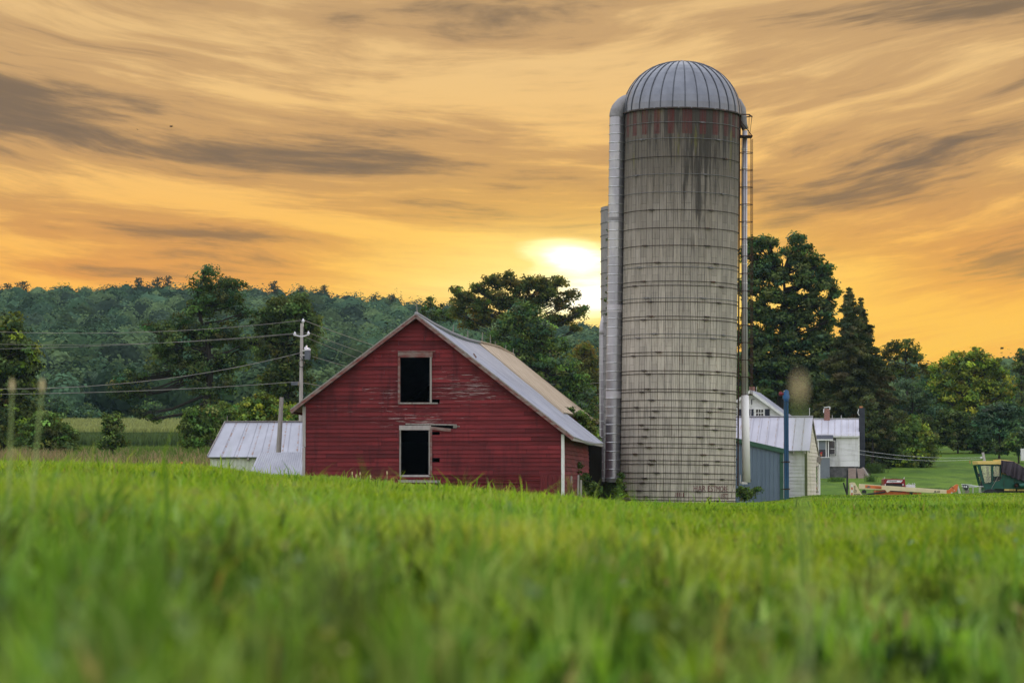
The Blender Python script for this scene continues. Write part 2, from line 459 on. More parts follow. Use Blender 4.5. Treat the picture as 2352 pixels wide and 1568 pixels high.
# ------------------------------------------------------------------ materials
def mat_ground():
    m, g, b = new_mat('meadow_soil')
    p = g.pos()
    n1 = g.noise(p, 0.12, 5, 0.6); n2 = g.noise(p, 1.7, 5, 0.65); n3 = g.noise(g.scale(p, (1, 0.35, 1)), 0.6, 4, 0.6)
    fld = g.step(g.sep(p)[1], 118.0, 95.0)
    c = g.mix(g.step(n1, 0.35, 0.65), (0.072, 0.140, 0.014), (0.115, 0.190, 0.020))
    c = g.mix(g.step(n3, 0.5, 0.75), c, (0.075, 0.135, 0.018))
    c = g.mix(g.m('MULTIPLY', g.step(n2, 0.52, 0.8), 0.5), c, (0.17, 0.21, 0.03))
    n5 = g.noise(g.scale(p, (1, 0.5, 1)), 0.35, 5, 0.7); c = g.mix(g.m('MULTIPLY', g.step(n5, 0.44, 0.62), 0.6), c, (0.035, 0.075, 0.014))
    c = g.mix(g.m('MULTIPLY', fld, 0.8), c, (0.035, 0.05, 0.014))
    g.put(b.inputs['Base Color'], c); b.inputs['Roughness'].default_value = 0.95; b.inputs['Specular IOR Level'].default_value = 0.1
    g.put(b.inputs['Normal'], g.bump(g.noise(p, 4.0, 4, 0.7), 0.9, 0.15))
    return m

def mat_siding(name, c1, c2, bare, peel, zones=(), stain=(0.05, 0.02, 0.02), tv=0.28):
    """painted boards: uv in metres (u along, v up); paint gone where noise runs along the boards"""
    m, g, b = new_mat(name)
    u, v, _ = g.sep(g.uvw())
    vec = g.comb(u, v, 0.0); t = g.attr('tint')
    n1 = g.noise(g.comb(g.m('MULTIPLY', u, 0.8), g.m('MULTIPLY', v, 3.0), g.m('MULTIPLY', t, 9.0)), 1.0, 5, 0.6)
    c = g.mix(g.step(n1, 0.3, 0.7), c1, c2)
    k = g.lin(t, 0, 1, 1 - tv, 1 + tv); c = g.mix(1.0, c, g.comb(k, k, k), 'MULTIPLY')
    ns = g.noise(g.comb(g.m('MULTIPLY', u, 2.2), g.m('MULTIPLY', v, 0.32), 3.0), 1.0, 5, 0.6)
    c = g.mix(g.m('MULTIPLY', g.step(ns, 0.47, 0.74), 0.85), c, stain)
    zs = 0.0
    for (u0, v0, a, bb, amp) in zones:
        q = g.m('ADD', g.m('POWER', g.m('ABSOLUTE', g.m('DIVIDE', g.m('SUBTRACT', u, u0), a)), 2.0), g.m('POWER', g.m('ABSOLUTE', g.m('DIVIDE', g.m('SUBTRACT', v, v0), bb)), 2.0))
        zs = g.m('ADD', zs, g.m('MULTIPLY', g.m('EXPONENT', g.m('MULTIPLY', q, -1.0)), amp))
    np_ = g.noise(g.comb(g.m('MULTIPLY', u, 1.3), g.m('MULTIPLY', v, 24.0), g.m('MULTIPLY', t, 5.0)), 1.0, 7, 0.68, 0.5)
    pm = g.step(g.m('ADD', np_, zs), 0.72 - peel, 0.77 - peel)
    c = g.mix(g.m('MULTIPLY', pm, 0.85), c, bare)
    g.put(b.inputs['Base Color'], c); b.inputs['Roughness'].default_value = 0.8; b.inputs['Specular IOR Level'].default_value = 0.25
    g.put(b.inputs['Normal'], g.bump(g.noise(g.comb(g.m('MULTIPLY', u, 3.0), g.m('MULTIPLY', v, 60.0), 0.0), 1.0, 4, 0.6), 0.25, 0.01))
    return m

def mat_roof(name, c1, c2, rust, rustamt, metal=0.55, rough=0.42, seam=0.0):
    """sheet metal; uv in metres, v runs down the slope"""
    m, g, b = new_mat(name)
    u, v, _ = g.sep(g.uvw())
    n1 = g.noise(g.comb(g.m('MULTIPLY', u, 0.9), g.m('MULTIPLY', v, 0.45), 0.0), 1.0, 6, 0.62)
    c = g.mix(g.step(n1, 0.3, 0.7), c1, c2)
    nr = g.noise(g.comb(g.m('MULTIPLY', u, 3.5), g.m('MULTIPLY', v, 0.8), 2.0), 1.0, 6, 0.7)
    rm = g.step(nr, 0.70 - rustamt, 0.78 - rustamt)
    if seam:
        fu = g.m('FRACT', g.m('DIVIDE', u, seam))
        near = g.m('MULTIPLY', g.step(fu, 0.84, 0.93), g.step(g.noise(g.comb(g.m('FLOOR', g.m('DIVIDE', u, seam)), g.m('MULTIPLY', v, 2.4), 6.0), 1.0, 4, 0.7), 0.46, 0.58))
        rm = g.m('MAXIMUM', rm, g.m('MULTIPLY', near, 0.85))
        ln = g.m('MULTIPLY', g.step(fu, 0.955, 0.975), 0.55)
        c = g.mix(ln, c, (0.12, 0.11, 0.10))
    c = g.mix(g.m('MULTIPLY', rm, 0.8), c, rust)
    g.put(b.inputs['Base Color'], c)
    g.put(b.inputs['Metallic'], g.lin(rm, 0, 1, metal, 0.0)); g.put(b.inputs['Roughness'], g.lin(g.m('ADD', n1, rm), 0, 1.6, rough - 0.06, rough + 0.3))
    g.put(b.inputs['Normal'], g.bump(n1, 0.12, 0.03))
    return m

def mat_silo():
    m, g, b = new_mat('silo_staves')
    u, v, _ = g.sep(g.uvw())
    SW, SH = 0.38, 0.93
    ku = g.m('DIVIDE', u, SW); k = g.m('FLOOR', ku); fu = g.m('FRACT', ku)
    kv = g.m('ADD', g.m('DIVIDE', v, SH), g.m('MULTIPLY', g.m('MODULO', g.m('ADD', k, 400.0), 2.0), 0.5)); row = g.m('FLOOR', kv); fv = g.m('FRACT', kv)
    rnd = g.white(g.comb(k, row, 1.0)); rnd2 = g.white(g.comb(k, 5.0, 2.0))
    n1 = g.noise(g.comb(g.m('MULTIPLY', u, 1.2), g.m('MULTIPLY', v, 0.5), 0.0), 1.0, 5, 0.6)
    st = g.noise(g.comb(g.m('MULTIPLY', u, 5.5), g.m('MULTIPLY', v, 0.28), 4.0), 1.0, 6, 0.65)
    st2 = g.noise(g.comb(g.m('MULTIPLY', u, 14.0), g.m('MULTIPLY', v, 0.7), 9.0), 1.0, 5, 0.65)
    low = g.step(v, 19.0, 3.5)
    c = g.mix(low, (0.215, 0.180, 0.138), (0.56, 0.505, 0.405))
    c = g.mix(g.lin(n1, 0.3, 0.7, 0.0, 0.45), c, (0.36, 0.33, 0.29))
    kk = g.lin(rnd, 0, 1, 0.87, 1.12); c = g.mix(1.0, c, g.comb(kk, kk, kk), 'MULTIPLY')
    kk = g.lin(rnd2, 0, 1, 0.88, 1.10); c = g.mix(1.0, c, g.comb(kk, kk, kk), 'MULTIPLY')
    c = g.mix(g.m('MULTIPLY', g.step(st2, 0.46, 0.70), 0.6), c, (0.13, 0.115, 0.095))
    # old black weathering that ran down from the roof edge
    topm = g.step(g.m('ADD', v, g.m('MULTIPLY', st, 7.0)), 17.5, 23.0)
    mid = g.m('EXPONENT', g.m('MULTIPLY', g.m('POWER', g.m('ABSOLUTE', g.m('DIVIDE', g.m('SUBTRACT', u, 0.7), 1.5)), 2.0), -1.0))
    black = g.m('MULTIPLY', g.step(g.m('ADD', g.m('ADD', st, g.m('MULTIPLY', mid, 0.16)), g.m('MULTIPLY', g.m('SUBTRACT', v, 17.0), 0.035)), 0.56, 0.70), g.step(v, 11.0, 15.0))
    c = g.mix(g.m('MULTIPLY', topm, 0.7), c, (0.085, 0.072, 0.055))
    c = g.mix(g.m('MULTIPLY', black, 0.72), c, (0.026, 0.023, 0.019))
    # rust runs under the hoops, moss at the top
    rs = g.noise(g.comb(g.m('MULTIPLY', g.m('ADD', k, 0.5), 3.7), g.m('MULTIPLY', v, 1.1), 12.0), 1.0, 3, 0.7)
    seamn = g.m('MULTIPLY', g.step(g.m('ABSOLUTE', g.m('SUBTRACT', fu, 0.02)), 0.16, 0.03), g.step(rs, 0.52, 0.66))
    rsm = g.m('MULTIPLY', seamn, g.step(v, 13.0, 8.0))
    c = g.mix(g.m('MULTIPLY', rsm, 0.75), c, (0.20, 0.085, 0.028))
    ms = g.noise(g.comb(g.m('MULTIPLY', u, 2.5), g.m('MULTIPLY', v, 0.3), 20.0), 1.0, 4, 0.6)
    c = g.mix(g.m('MULTIPLY', g.m('MULTIPLY', g.step(ms, 0.58, 0.7), g.step(v, 17.0, 18.5)), 0.6), c, (0.16, 0.15, 0.03))
    c = g.mix(g.m('MULTIPLY', g.m('MULTIPLY', g.step(ms, 0.55, 0.75), g.step(v, 3.5, 0.0)), 0.45), c, (0.20, 0.24, 0.10))
    # painted chequer of dark red and grey staves under the roof
    chk = g.m('MULTIPLY', g.step(v, 19.42, 19.46), g.m('LESS_THAN', g.m('MODULO', g.m('ADD', k, 400.0), 2.0), 0.5))
    c = g.mix(g.m('MULTIPLY', chk, g.lin(st2, 0.35, 0.65, 0.9, 0.25)), c, (0.105, 0.022, 0.02))
    # joints
    j = g.m('MAXIMUM', g.m('LESS_THAN', fu, 0.065), g.m('MULTIPLY', g.m('LESS_THAN', fv, 0.02), 0.55))
    c = g.mix(g.m('MULTIPLY', j, 0.75), c, (0.04, 0.032, 0.026))
    fl = g.m('SINE', g.m('MULTIPLY', fu, 2 * PI * 4.0))
    c = g.mix(g.m('MULTIPLY', g.m('MULTIPLY', g.step(fl, -0.2, 0.95), g.step(st2, 0.3, 0.6)), 0.42), c, (0.06, 0.055, 0.05))
    g.put(b.inputs['Base Color'], c); b.inputs['Roughness'].default_value = 0.85; b.inputs['Specular IOR Level'].default_value = 0.2
    h = g.m('SUBTRACT', g.m('ADD', g.m('MULTIPLY', fl, 0.25), g.m('MULTIPLY', rnd, 0.35)), g.m('MULTIPLY', j, 1.2))
    g.put(b.inputs['Normal'], g.bump(h, 0.55, 0.03))
    return m

M = {}
M['ground'] = mat_ground()
M['leaf'] = mat_leaf('leaves', 0.28)
M['lit_leaf'] = mat_leaf('backlit_leaves', 0.55, tcol=(1.5, 1.1, 0.45))  # copy of the leaves for backlit trees, sun glow put into the tint
M['far_leaf'] = mat_leaf('hill_leaves', 0.10)
M['needle'] = mat_leaf('needles', 0.22)
M['grass'] = mat_leaf('grass_blades', 0.32, tcol=(1.1, 1.25, 0.35))
M['straw'] = mat_leaf('dry_stems', 0.4, tcol=(1.1, 1.0, 0.8))
M['bark'] = mat_basic('bark', (0.035, 0.028, 0.022), (0.018, 0.015, 0.012), 0.95, scale=4, stretch=(3, 3, 0.6), bump=0.4)
M['barn'] = mat_siding('red_siding', (0.172, 0.020, 0.023), (0.105, 0.014, 0.016), (0.34, 0.265, 0.25), 0.025,
                       zones=((1.9, 5.4, 1.7, 0.7, 0.15), (-1.2, 4.9, 1.6, 0.8, 0.10), (0.2, 3.75, 1.7, 0.45, 0.17), (0.0, 6.7, 1.0, 0.25, 0.16), (3.0, 4.9, 1.6, 0.5, 0.10), (-3.5, 4.3, 1.6, 0.4, 0.08)), stain=(0.055, 0.009, 0.011))
M['red_trim'] = mat_basic('weathered_red_trim', (0.16, 0.035, 0.03), (0.22, 0.17, 0.15), 0.85, scale=2.2, stretch=(1, 1, 3), dirt=(0.25, 0.21, 0.19))
M['red_plain'] = mat_basic('dull_red_boards', (0.15, 0.020, 0.022), (0.10, 0.014, 0.016), 0.85, scale=2.2, stretch=(4, 4, 0.6), dirt=(0.07, 0.014, 0.014))
M['grey_wood'] = mat_basic('weathered_grey_wood', (0.32, 0.29, 0.27), (0.22, 0.19, 0.17), 0.85, scale=3, stretch=(6, 6, 0.8), dirt=(0.12, 0.09, 0.075), bump=0.3)
M['pale_trim'] = mat_basic('pale_corner_board', (0.40, 0.36, 0.35), (0.30, 0.27, 0.26), 0.8, scale=2.5, stretch=(3, 3, 0.7), dirt=(0.30, 0.16, 0.15))
M['shade_wood'] = mat_basic('shade_black_wood', (0.010, 0.008, 0.006), (0.006, 0.005, 0.004), 0.95, scale=2, spec=0.0)  # near-black: deep shade of barn inside and chute house put into colour
M['hay'] = mat_basic('loose_hay', (0.26, 0.19, 0.09), (0.14, 0.10, 0.05), 1.0, scale=8, bump=0.8)
M['roof_grey'] = mat_roof('grey_sheet_roof', (0.34, 0.34, 0.37), (0.25, 0.25, 0.28), (0.20, 0.15, 0.11), 0.03, 0.5, 0.45)
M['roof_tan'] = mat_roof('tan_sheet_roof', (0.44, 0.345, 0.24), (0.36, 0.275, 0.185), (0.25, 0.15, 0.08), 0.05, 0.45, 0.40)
M['roof_white'] = mat_roof('pale_seamed_roof', (0.45, 0.44, 0.49), (0.38, 0.37, 0.41), (0.30, 0.22, 0.17), 0.0, 0.15, 0.55, seam=0.55)
M['roof_rusty'] = mat_roof('rust_spotted_roof', (0.36, 0.36, 0.40), (0.29, 0.29, 0.32), (0.24, 0.11, 0.045), 0.0, 0.3, 0.5, seam=0.62)
M['silo'] = mat_silo()
M['dome'] = mat_basic('galvanised_dome', (0.165, 0.17, 0.185), (0.135, 0.14, 0.155), 0.33, 0.85, scale=1.4, spec=0.5)
M['chute'] = mat_basic('galvanised_chute', (0.36, 0.36, 0.395), (0.29, 0.29, 0.32), 0.34, 0.8, scale=1.2, stretch=(1, 1, 0.5), dirt=(0.42, 0.42, 0.41))
M['chute_hood'] = mat_basic('dull_zinc', (0.26, 0.25, 0.25), (0.20, 0.19, 0.19), 0.6, 0.4, scale=3)
M['rust'] = mat_basic('rusty_iron', (0.085, 0.038, 0.022), (0.04, 0.022, 0.016), 0.85, 0.2, scale=8)
M['hoop'] = mat_basic('old_hoop_iron', (0.075, 0.060, 0.050), (0.045, 0.033, 0.027), 0.7, 0.3, scale=6, stretch=(1, 1, 1), dirt=(0.11, 0.045, 0.022))
M['hoop_zinc'] = mat_basic('grey_hoop_rod', (0.20, 0.20, 0.20), (0.13, 0.12, 0.115), 0.6, 0.4, scale=5)
M['pipe_white'] = mat_basic('white_pipe', (0.80, 0.78, 0.76), (0.72, 0.70, 0.68), 0.4, scale=1.0)
M['pipe_grey'] = mat_basic('grey_pipe', (0.55, 0.53, 0.55), (0.42, 0.40, 0.43), 0.45, 0.2, scale=1.0, dirt=(0.6, 0.5, 0.46))
M['red_letters'] = mat_basic('faded_red_paint', (0.10, 0.030, 0.032), (0.17, 0.07, 0.065), 0.85, scale=9, stretch=(3, 3, 1), dirt=(0.34, 0.28, 0.24))
M['blue_steel'] = mat_basic('blue_grey_steel', (0.20, 0.265, 0.345), (0.17, 0.23, 0.305), 0.5, 0.15, scale=0.8, stretch=(3, 3, 0.4))
M['green_trim'] = mat_basic('green_trim', (0.060, 0.150, 0.095), (0.045, 0.115, 0.075), 0.6, scale=2)
M['blue_paint'] = mat_basic('blue_paint', (0.020, 0.130, 0.36), (0.015, 0.10, 0.28), 0.4, scale=3)
M['blue_dark'] = mat_basic('dull_blue_paint', (0.020, 0.085, 0.18), (0.014, 0.06, 0.13), 0.5, scale=2, stretch=(2, 2, 0.4), dirt=(0.035, 0.10, 0.19))
M['white_siding'] = mat_siding('white_siding', (0.70, 0.69, 0.70), (0.62, 0.61, 0.62), (0.34, 0.30, 0.26), -0.06, stain=(0.40, 0.38, 0.36), tv=0.07)
M['cream_siding'] = mat_siding('cream_siding', (0.66, 0.60, 0.50), (0.58, 0.52, 0.44), (0.30, 0.26, 0.22), -0.03, stain=(0.36, 0.32, 0.27), tv=0.08)
M['white_sheet'] = mat_basic('pale_sheet_wall', (0.62, 0.64, 0.55), (0.54, 0.57, 0.47), 0.6, scale=1.5, stretch=(3, 3, 0.4))
M['white'] = mat_basic('white_paint', (0.74, 0.74, 0.74), (0.66, 0.65, 0.64), 0.6, scale=3)
M['white_worn'] = mat_basic('worn_white_paint', (0.70, 0.70, 0.69), (0.58, 0.57, 0.55), 0.7, scale=4, dirt=(0.35, 0.31, 0.27))
M['navy'] = mat_basic('navy_shutter', (0.012, 0.014, 0.03), (0.02, 0.022, 0.04), 0.6, scale=3)
M['black'] = mat_basic('black_tar_paper', (0.022, 0.024, 0.034), (0.04, 0.042, 0.055), 0.7, scale=4, stretch=(1, 1, 3))
M['black_metal'] = mat_basic('black_metal', (0.014, 0.014, 0.016), (0.022, 0.022, 0.025), 0.5, scale=5)
M['grey_block'] = mat_basic('grey_stone_foundation', (0.17, 0.165, 0.165), (0.09, 0.088, 0.09), 0.9, scale=3.5, bump=0.6)
M['grey_paint'] = mat_basic('grey_painted_wall', (0.17, 0.19, 0.215), (0.14, 0.155, 0.18), 0.8, scale=2.0)
M['plywood'] = mat_basic('weathered_plywood', (0.23, 0.175, 0.14), (0.17, 0.125, 0.10), 0.85, scale=2.5, stretch=(1, 1, 5), dirt=(0.12, 0.08, 0.07))
M['clay'] = mat_basic('clay_pot', (0.48, 0.20, 0.085), (0.40, 0.16, 0.07), 0.8, scale=4)
M['pole'] = mat_basic('pale_pole_wood', (0.44, 0.40, 0.38), (0.33, 0.30, 0.28), 0.85, scale=1.6, stretch=(8, 8, 0.6), bump=0.2)
M['wire'] = mat_basic('wire', (0.24, 0.22, 0.19), (0.17, 0.155, 0.14), 0.5, 0.4, scale=1)
M['porcelain'] = mat_basic('porcelain', (0.70, 0.68, 0.72), (0.6, 0.58, 0.62), 0.25, scale=5)
M['transformer'] = mat_basic('transformer_grey', (0.13, 0.145, 0.17), (0.10, 0.11, 0.13), 0.5, 0.2, scale=3)
M['cream'] = mat_basic('cream_paint', (0.70, 0.60, 0.38), (0.62, 0.52, 0.32), 0.5, scale=1.5, dirt=(0.5, 0.42, 0.28))
M['orange'] = mat_basic('orange_paint', (0.66, 0.17, 0.045), (0.55, 0.13, 0.035), 0.45, scale=3)
M['red_machine'] = mat_basic('dark_red_paint', (0.22, 0.012, 0.022), (0.17, 0.010, 0.018), 0.35, scale=3)
M['yellow_paint'] = mat_basic('faded_yellow_paint', (0.70, 0.52, 0.17), (0.62, 0.44, 0.14), 0.6, scale=2, dirt=(0.5, 0.4, 0.2))
M['green_paint'] = mat_basic('dark_green_paint', (0.010, 0.088, 0.058), (0.007, 0.060, 0.042), 0.42, scale=1.5, dirt=(0.02, 0.07, 0.05))
M['tarp'] = mat_basic('brown_tarp', (0.055, 0.040, 0.050), (0.036, 0.026, 0.033), 0.5, scale=2.0, bump=0.3)
M['steel'] = mat_basic('bare_steel', (0.55, 0.55, 0.54), (0.42, 0.42, 0.42), 0.35, 0.7, scale=4)
M['asphalt'] = mat_basic('asphalt', (0.10, 0.10, 0.11), (0.075, 0.075, 0.08), 0.9, scale=3)
M['road_yellow'] = mat_basic('road_yellow', (0.55, 0.36, 0.06), (0.48, 0.31, 0.05), 0.8, scale=3)
M['decal_white'] = mat_basic('decal_white', (0.72, 0.74, 0.74), (0.66, 0.68, 0.70), 0.5, scale=2)
M['decal_red'] = mat_basic('decal_red', (0.50, 0.03, 0.03), (0.44, 0.03, 0.03), 0.5, scale=2)
M['feather'] = mat_basic('dark_feathers', (0.02, 0.018, 0.016), (0.03, 0.026, 0.02), 0.8, scale=10)

def mat_brick():
    m, g, b = new_mat('old_brick')
    v = g.obj(); u = g.comb(g.m('ADD', g.sep(v)[0], g.sep(v)[1]), g.sep(v)[2], 0.0)
    t = g.new('ShaderNodeTexBrick'); g.put(t.inputs['Vector'], u); t.inputs['Scale'].default_value = 1.0
    t.inputs['Brick Width'].default_value = 0.22; t.inputs['Row Height'].default_value = 0.08; t.inputs['Mortar Size'].default_value = 0.008
    for i, c in enumerate(((0.26, 0.085, 0.055), (0.18, 0.06, 0.045), (0.34, 0.29, 0.25))): t.inputs[i + 1].default_value = (*c, 1)
    g.put(b.inputs['Base Color'], t.outputs[0]); b.inputs['Roughness'].default_value = 0.9
    return m
M['brick'] = mat_brick()

def mat_glass(name, col, rough=0.06, alpha=0.0):
    m, g, b = new_mat(name)
    b.inputs['Base Color'].default_value = (*col, 1); b.inputs['Roughness'].default_value = rough
    b.inputs['Specular IOR Level'].default_value = 0.6
    return m
M['pane'] = mat_glass('dark_pane', (0.012, 0.013, 0.016))
def mat_clear(name, tint, mixf):
    m = bpy.data.materials.new(name); m.use_nodes = True; g = G(m.node_tree); g.n.clear()
    o = g.new('ShaderNodeOutputMaterial'); t = g.new('ShaderNodeBsdfTransparent'); t.inputs[0].default_value = (*tint, 1)
    gl = g.new('ShaderNodeBsdfGlossy'); gl.inputs[0].default_value = (0.9, 0.95, 0.85, 1); gl.inputs['Roughness'].default_value = 0.15
    mx = g.new('ShaderNodeMixShader'); mx.inputs[0].default_value = mixf
    g.l.new(t.outputs[0], mx.inputs[1]); g.l.new(gl.outputs[0], mx.inputs[2]); g.l.new(mx.outputs[0], o.inputs[0]); return m
M['cab_glass'] = mat_clear('dusty_cab_glass', (0.85, 0.9, 0.75), 0.18)

M['rib'] = mat_basic('dome_seam', (0.10, 0.105, 0.12), (0.07, 0.075, 0.085), 0.5, 0.6, scale=3)
# ------------------------------------------------------------------ boards: lap siding with real laps
def siding(mb, ex, nrm, org, lo, hi, z0, z1, pitch, proud, holes=(), joint=(1.6, 4.5), wob=0.0, seed=1, gapz=0.0):
    """boards across a wall. lo(z), hi(z): ends of the wall at height z; holes: (s0, s1, z0, z1)"""
    rr = random.Random(seed); ex, nrm, org = Vector(ex), Vector(nrm), Vector(org)
    def pt(s, z, off):
        wv = wob * math.sin(s * 1.7 + z * 0.9) * math.sin(z * 2.1)
        return org + ex * s + nrm * (off + wv) + Vector((0, 0, z))
    cuts = sorted({h for q in holes for h in (q[2], q[3])})
    z = z0
    while z < z1 - 1e-4:
        zt = min(z + pitch, z1)
        js = []; s = lo(z) + rr.uniform(0.3, joint[1])
        while s < hi(z): js.append((s, rr.random())); s += rr.uniform(*joint)
        t0 = rr.random(); pr = proud * rr.uniform(0.7, 1.4); sagz = rr.uniform(-0.012, 0.012)
        lv = [z] + [c for c in cuts if z + 1e-3 < c < zt - 1e-3] + [zt]
        for a, b in zip(lv[:-1], lv[1:]):
            zm = (a + b) / 2
            iv = [(lo(zm), hi(zm))]
            for q in holes:
                if q[2] - 1e-4 <= zm <= q[3] + 1e-4:
                    nv = []
                    for p0, p1 in iv:
                        if q[0] > p0: nv.append((p0, min(p1, q[0])))
                        if q[1] < p1: nv.append((max(p0, q[1]), p1))
                    iv = [i for i in nv if i[1] - i[0] > 1e-3]
            for p0, p1 in iv:
                edges = [p0] + [j for j, _ in js if p0 + 0.02 < j < p1 - 0.02] + [p1]
                for k in range(len(edges) - 1):
                    e0, e1 = edges[k], edges[k + 1]
                    tt = t0
                    for j, tv in js:
                        if j <= e0 + 1e-4: tt = tv
                    isl, isr = abs(e0 - lo(zm)) < 1e-6, abs(e1 - hi(zm)) < 1e-6
                    a0 = lo(a) if isl else e0; b0 = lo(b) if isl else e0
                    a1 = hi(a) if isr else e1; b1 = hi(b) if isr else e1
                    oa = pr * (1 - (a - z) / pitch); ob = pr * (1 - (b - z) / pitch)
                    if not isr: a1 -= 0.006; b1 -= 0.006
                    ns = max(1, int((e1 - e0) / 1.2)) if wob else 1
                    for q in range(ns):
                        f0, f1 = q / ns, (q + 1) / ns
                        A0, A1 = a0 + (a1 - a0) * f0, a0 + (a1 - a0) * f1; B0, B1 = b0 + (b1 - b0) * f0, b0 + (b1 - b0) * f1
                        mb.quad(pt(A0, a, oa), pt(A1, a, oa), pt(B1, b, ob), pt(B0, b, ob), tint=tt, uv=[(A0, a), (A1, a), (B1, b), (B0, b)])
                        if a == z:
                            mb.quad(pt(A0, a, 0), pt(A1, a, 0), pt(A1, a, oa), pt(A0, a, oa), tint=tt, uv=[(A0, a)] * 4)
        z = zt

def roof_sheet(name, mat, parent, p00, p10, p01, p11, thick=0.06, nu=16, nv=10, sag=0.0, seams=0, seed=0, seam_w=0.03, seam_h=0.03, wave=0.0):
    """sloping sheet; p00-p10 along the ridge, p01-p11 along the eave. One mesh with raised seams"""
    mb = MB(); p00, p10, p01, p11 = map(Vector, (p00, p10, p01, p11))
    L = (p10 - p00).length; H = (p01 - p00).length
    nrm = (p10 - p00).cross(p01 - p00).normalized()
    if nrm.z < 0: nrm = -nrm
    def pt(u, v, off=0.0):
        p = p00 * (1 - u) * (1 - v) + p10 * u * (1 - v) + p01 * (1 - u) * v + p11 * u * v
        s = -sag * math.sin(PI * u) * (1 - 0.55 * v) + wave * math.sin(u * 9 + v * 3 + seed) * math.sin(v * 4 + 0.6)
        return p + nrm * off + Vector((0, 0, s))
    for i in range(nu):
        for j in range(nv):
            u0, u1, v0, v1 = i / nu, (i + 1) / nu, j / nv, (j + 1) / nv
            uv = [(u0 * L, v0 * H), (u1 * L, v0 * H), (u1 * L, v1 * H), (u0 * L, v1 * H)]
            mb.quad(pt(u0, v0), pt(u1, v0), pt(u1, v1), pt(u0, v1), uv=uv)
            mb.quad(pt(u0, v0, -thick), pt(u0, v1, -thick), pt(u1, v1, -thick), pt(u1, v0, -thick), uv=uv)
    for i in range(nu):
        u0, u1 = i / nu, (i + 1) / nu
        for v in (0, 1):
            mb.quad(pt(u0, v), pt(u1, v), pt(u1, v, -thick), pt(u0, v, -thick), uv=[(u0 * L, v * H)] * 4)
    for j in range(nv):
        v0, v1 = j / nv, (j + 1) / nv
        for u in (0, 1):
            mb.quad(pt(u, v0), pt(u, v1), pt(u, v1, -thick), pt(u, v0, -thick), uv=[(u * L, v0 * H)] * 4)
    for k in range(1, seams):
        u = k / seams; du = seam_w / 2 / L
        for j in range(nv):
            v0, v1 = j / nv, (j + 1) / nv
            uv = [(u * L, v0 * H), (u * L, v0 * H), (u * L, v1 * H), (u * L, v1 * H)]
            mb.quad(pt(u - du, v0, 0.002), pt(u, v0, seam_h), pt(u, v1, seam_h), pt(u - du, v1, 0.002), uv=uv)
            mb.quad(pt(u, v0, seam_h), pt(u + du, v0, 0.002), pt(u + du, v1, 0.002), pt(u, v1, seam_h), uv=uv)
    return mb.build(name, mat, parent)

# ------------------------------------------------------------------ the red barn
TH = R(6.3)
O3 = P(958, 722, 120.0)
BZ = -0.75
barn = thing('barn', 'weathered red gabled barn with two dark openings, left of the tall silo', 'barn', (O3.x, O3.y, BZ), -TH)
es = Vector((math.cos(TH), -math.sin(TH), 0)); et = Vector((math.sin(TH), math.cos(TH), 0))
def bl(px, py, t=0.0):
    """picture point -> (s, z) on the barn plane t behind its gable"""
    o = Vector((O3.x, O3.y, 0)) + et * t; r = ray(px, py)
    k = (o.dot(et)) / r.dot(et); p = r * k
    return ((p - o).dot(es), p.z - BZ)
ZA = bl(958, 724)[1]                              # top of the gable wall
sL, _ = bl(699, 1000); sR, _ = bl(1291, 1050)
eL = bl(671, 943); eR = bl(1318, 1005)
kL = (ZA + 0.0 - eL[1]) / -eL[0]; kR = (ZA + 0.0 - eR[1]) / eR[0]
zl = lambda s: ZA + kL * s if s < 0 else ZA - kR * s
lo = lambda z: max(sL, min(0, -(ZA - 0.12 - z) / kL))
hi = lambda z: min(sR, max(0, (ZA - 0.12 - z) / kR))
def rect(x0, y0, x1, y1):
    a = bl(x0, y1); b = bl(x1, y0); return (a[0], b[0], a[1], b[1])
loft = rect(920, 821, 987.5, 924); door = rect(921, 988, 986.5, 1091)
holes = [loft, door, rect(1021.4 - 0.5, 916.5, 1038, 926) if False else rect(988.5, 916.8, 1010, 925.8), rect(988.5, 991, 1010, 998.6), rect(990, 1051, 1010, 1061.2), rect(975, 975.2, 1050, 984.5), rect(930, 973.5, 976, 976.5)]
zt = ZA - 0.13
fw = MB(); siding(fw, (1, 0, 0), (0, -1, 0), (0, 0, 0), lo, hi, 0.0, zt, 0.176, 0.030, holes, joint=(1.8, 4.8), seed=4)
front = fw.build('gable_wall', M['barn'], barn)
BL = 37.5
rw = MB(); zr = zl(sR) - 0.14
siding(rw, (0, 1, 0), (1, 0, 0), (sR, 0, 0), lambda z: 0.0, lambda z: 13.0, 0.0, zr, 0.176, 0.03, wob=0.035, seed=9)
rw.build('side_wall', M['barn'], barn)
lw = MB(); zlw = zl(sL) - 0.14
siding(lw, (0, 1, 0), (-1, 0, 0), (sL, 0, 0), lambda z: 0.0, lambda z: 22.0, 0.0, zlw, 0.176, 0.03, seed=11)
lw.build('side_wall', M['barn'], barn)
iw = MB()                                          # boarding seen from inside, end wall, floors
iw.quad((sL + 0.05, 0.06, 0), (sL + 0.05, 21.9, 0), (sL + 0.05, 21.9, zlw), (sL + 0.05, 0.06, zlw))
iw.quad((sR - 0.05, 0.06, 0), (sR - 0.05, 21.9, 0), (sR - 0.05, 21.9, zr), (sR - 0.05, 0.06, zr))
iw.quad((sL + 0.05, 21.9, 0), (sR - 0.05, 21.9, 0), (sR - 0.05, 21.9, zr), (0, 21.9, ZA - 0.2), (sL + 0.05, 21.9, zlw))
iw.quad((sL + 0.05, 0.1, 3.35), (sR - 0.05, 0.1, 3.35), (sR - 0.05, 21.8, 3.35), (sL + 0.05, 21.8, 3.35))
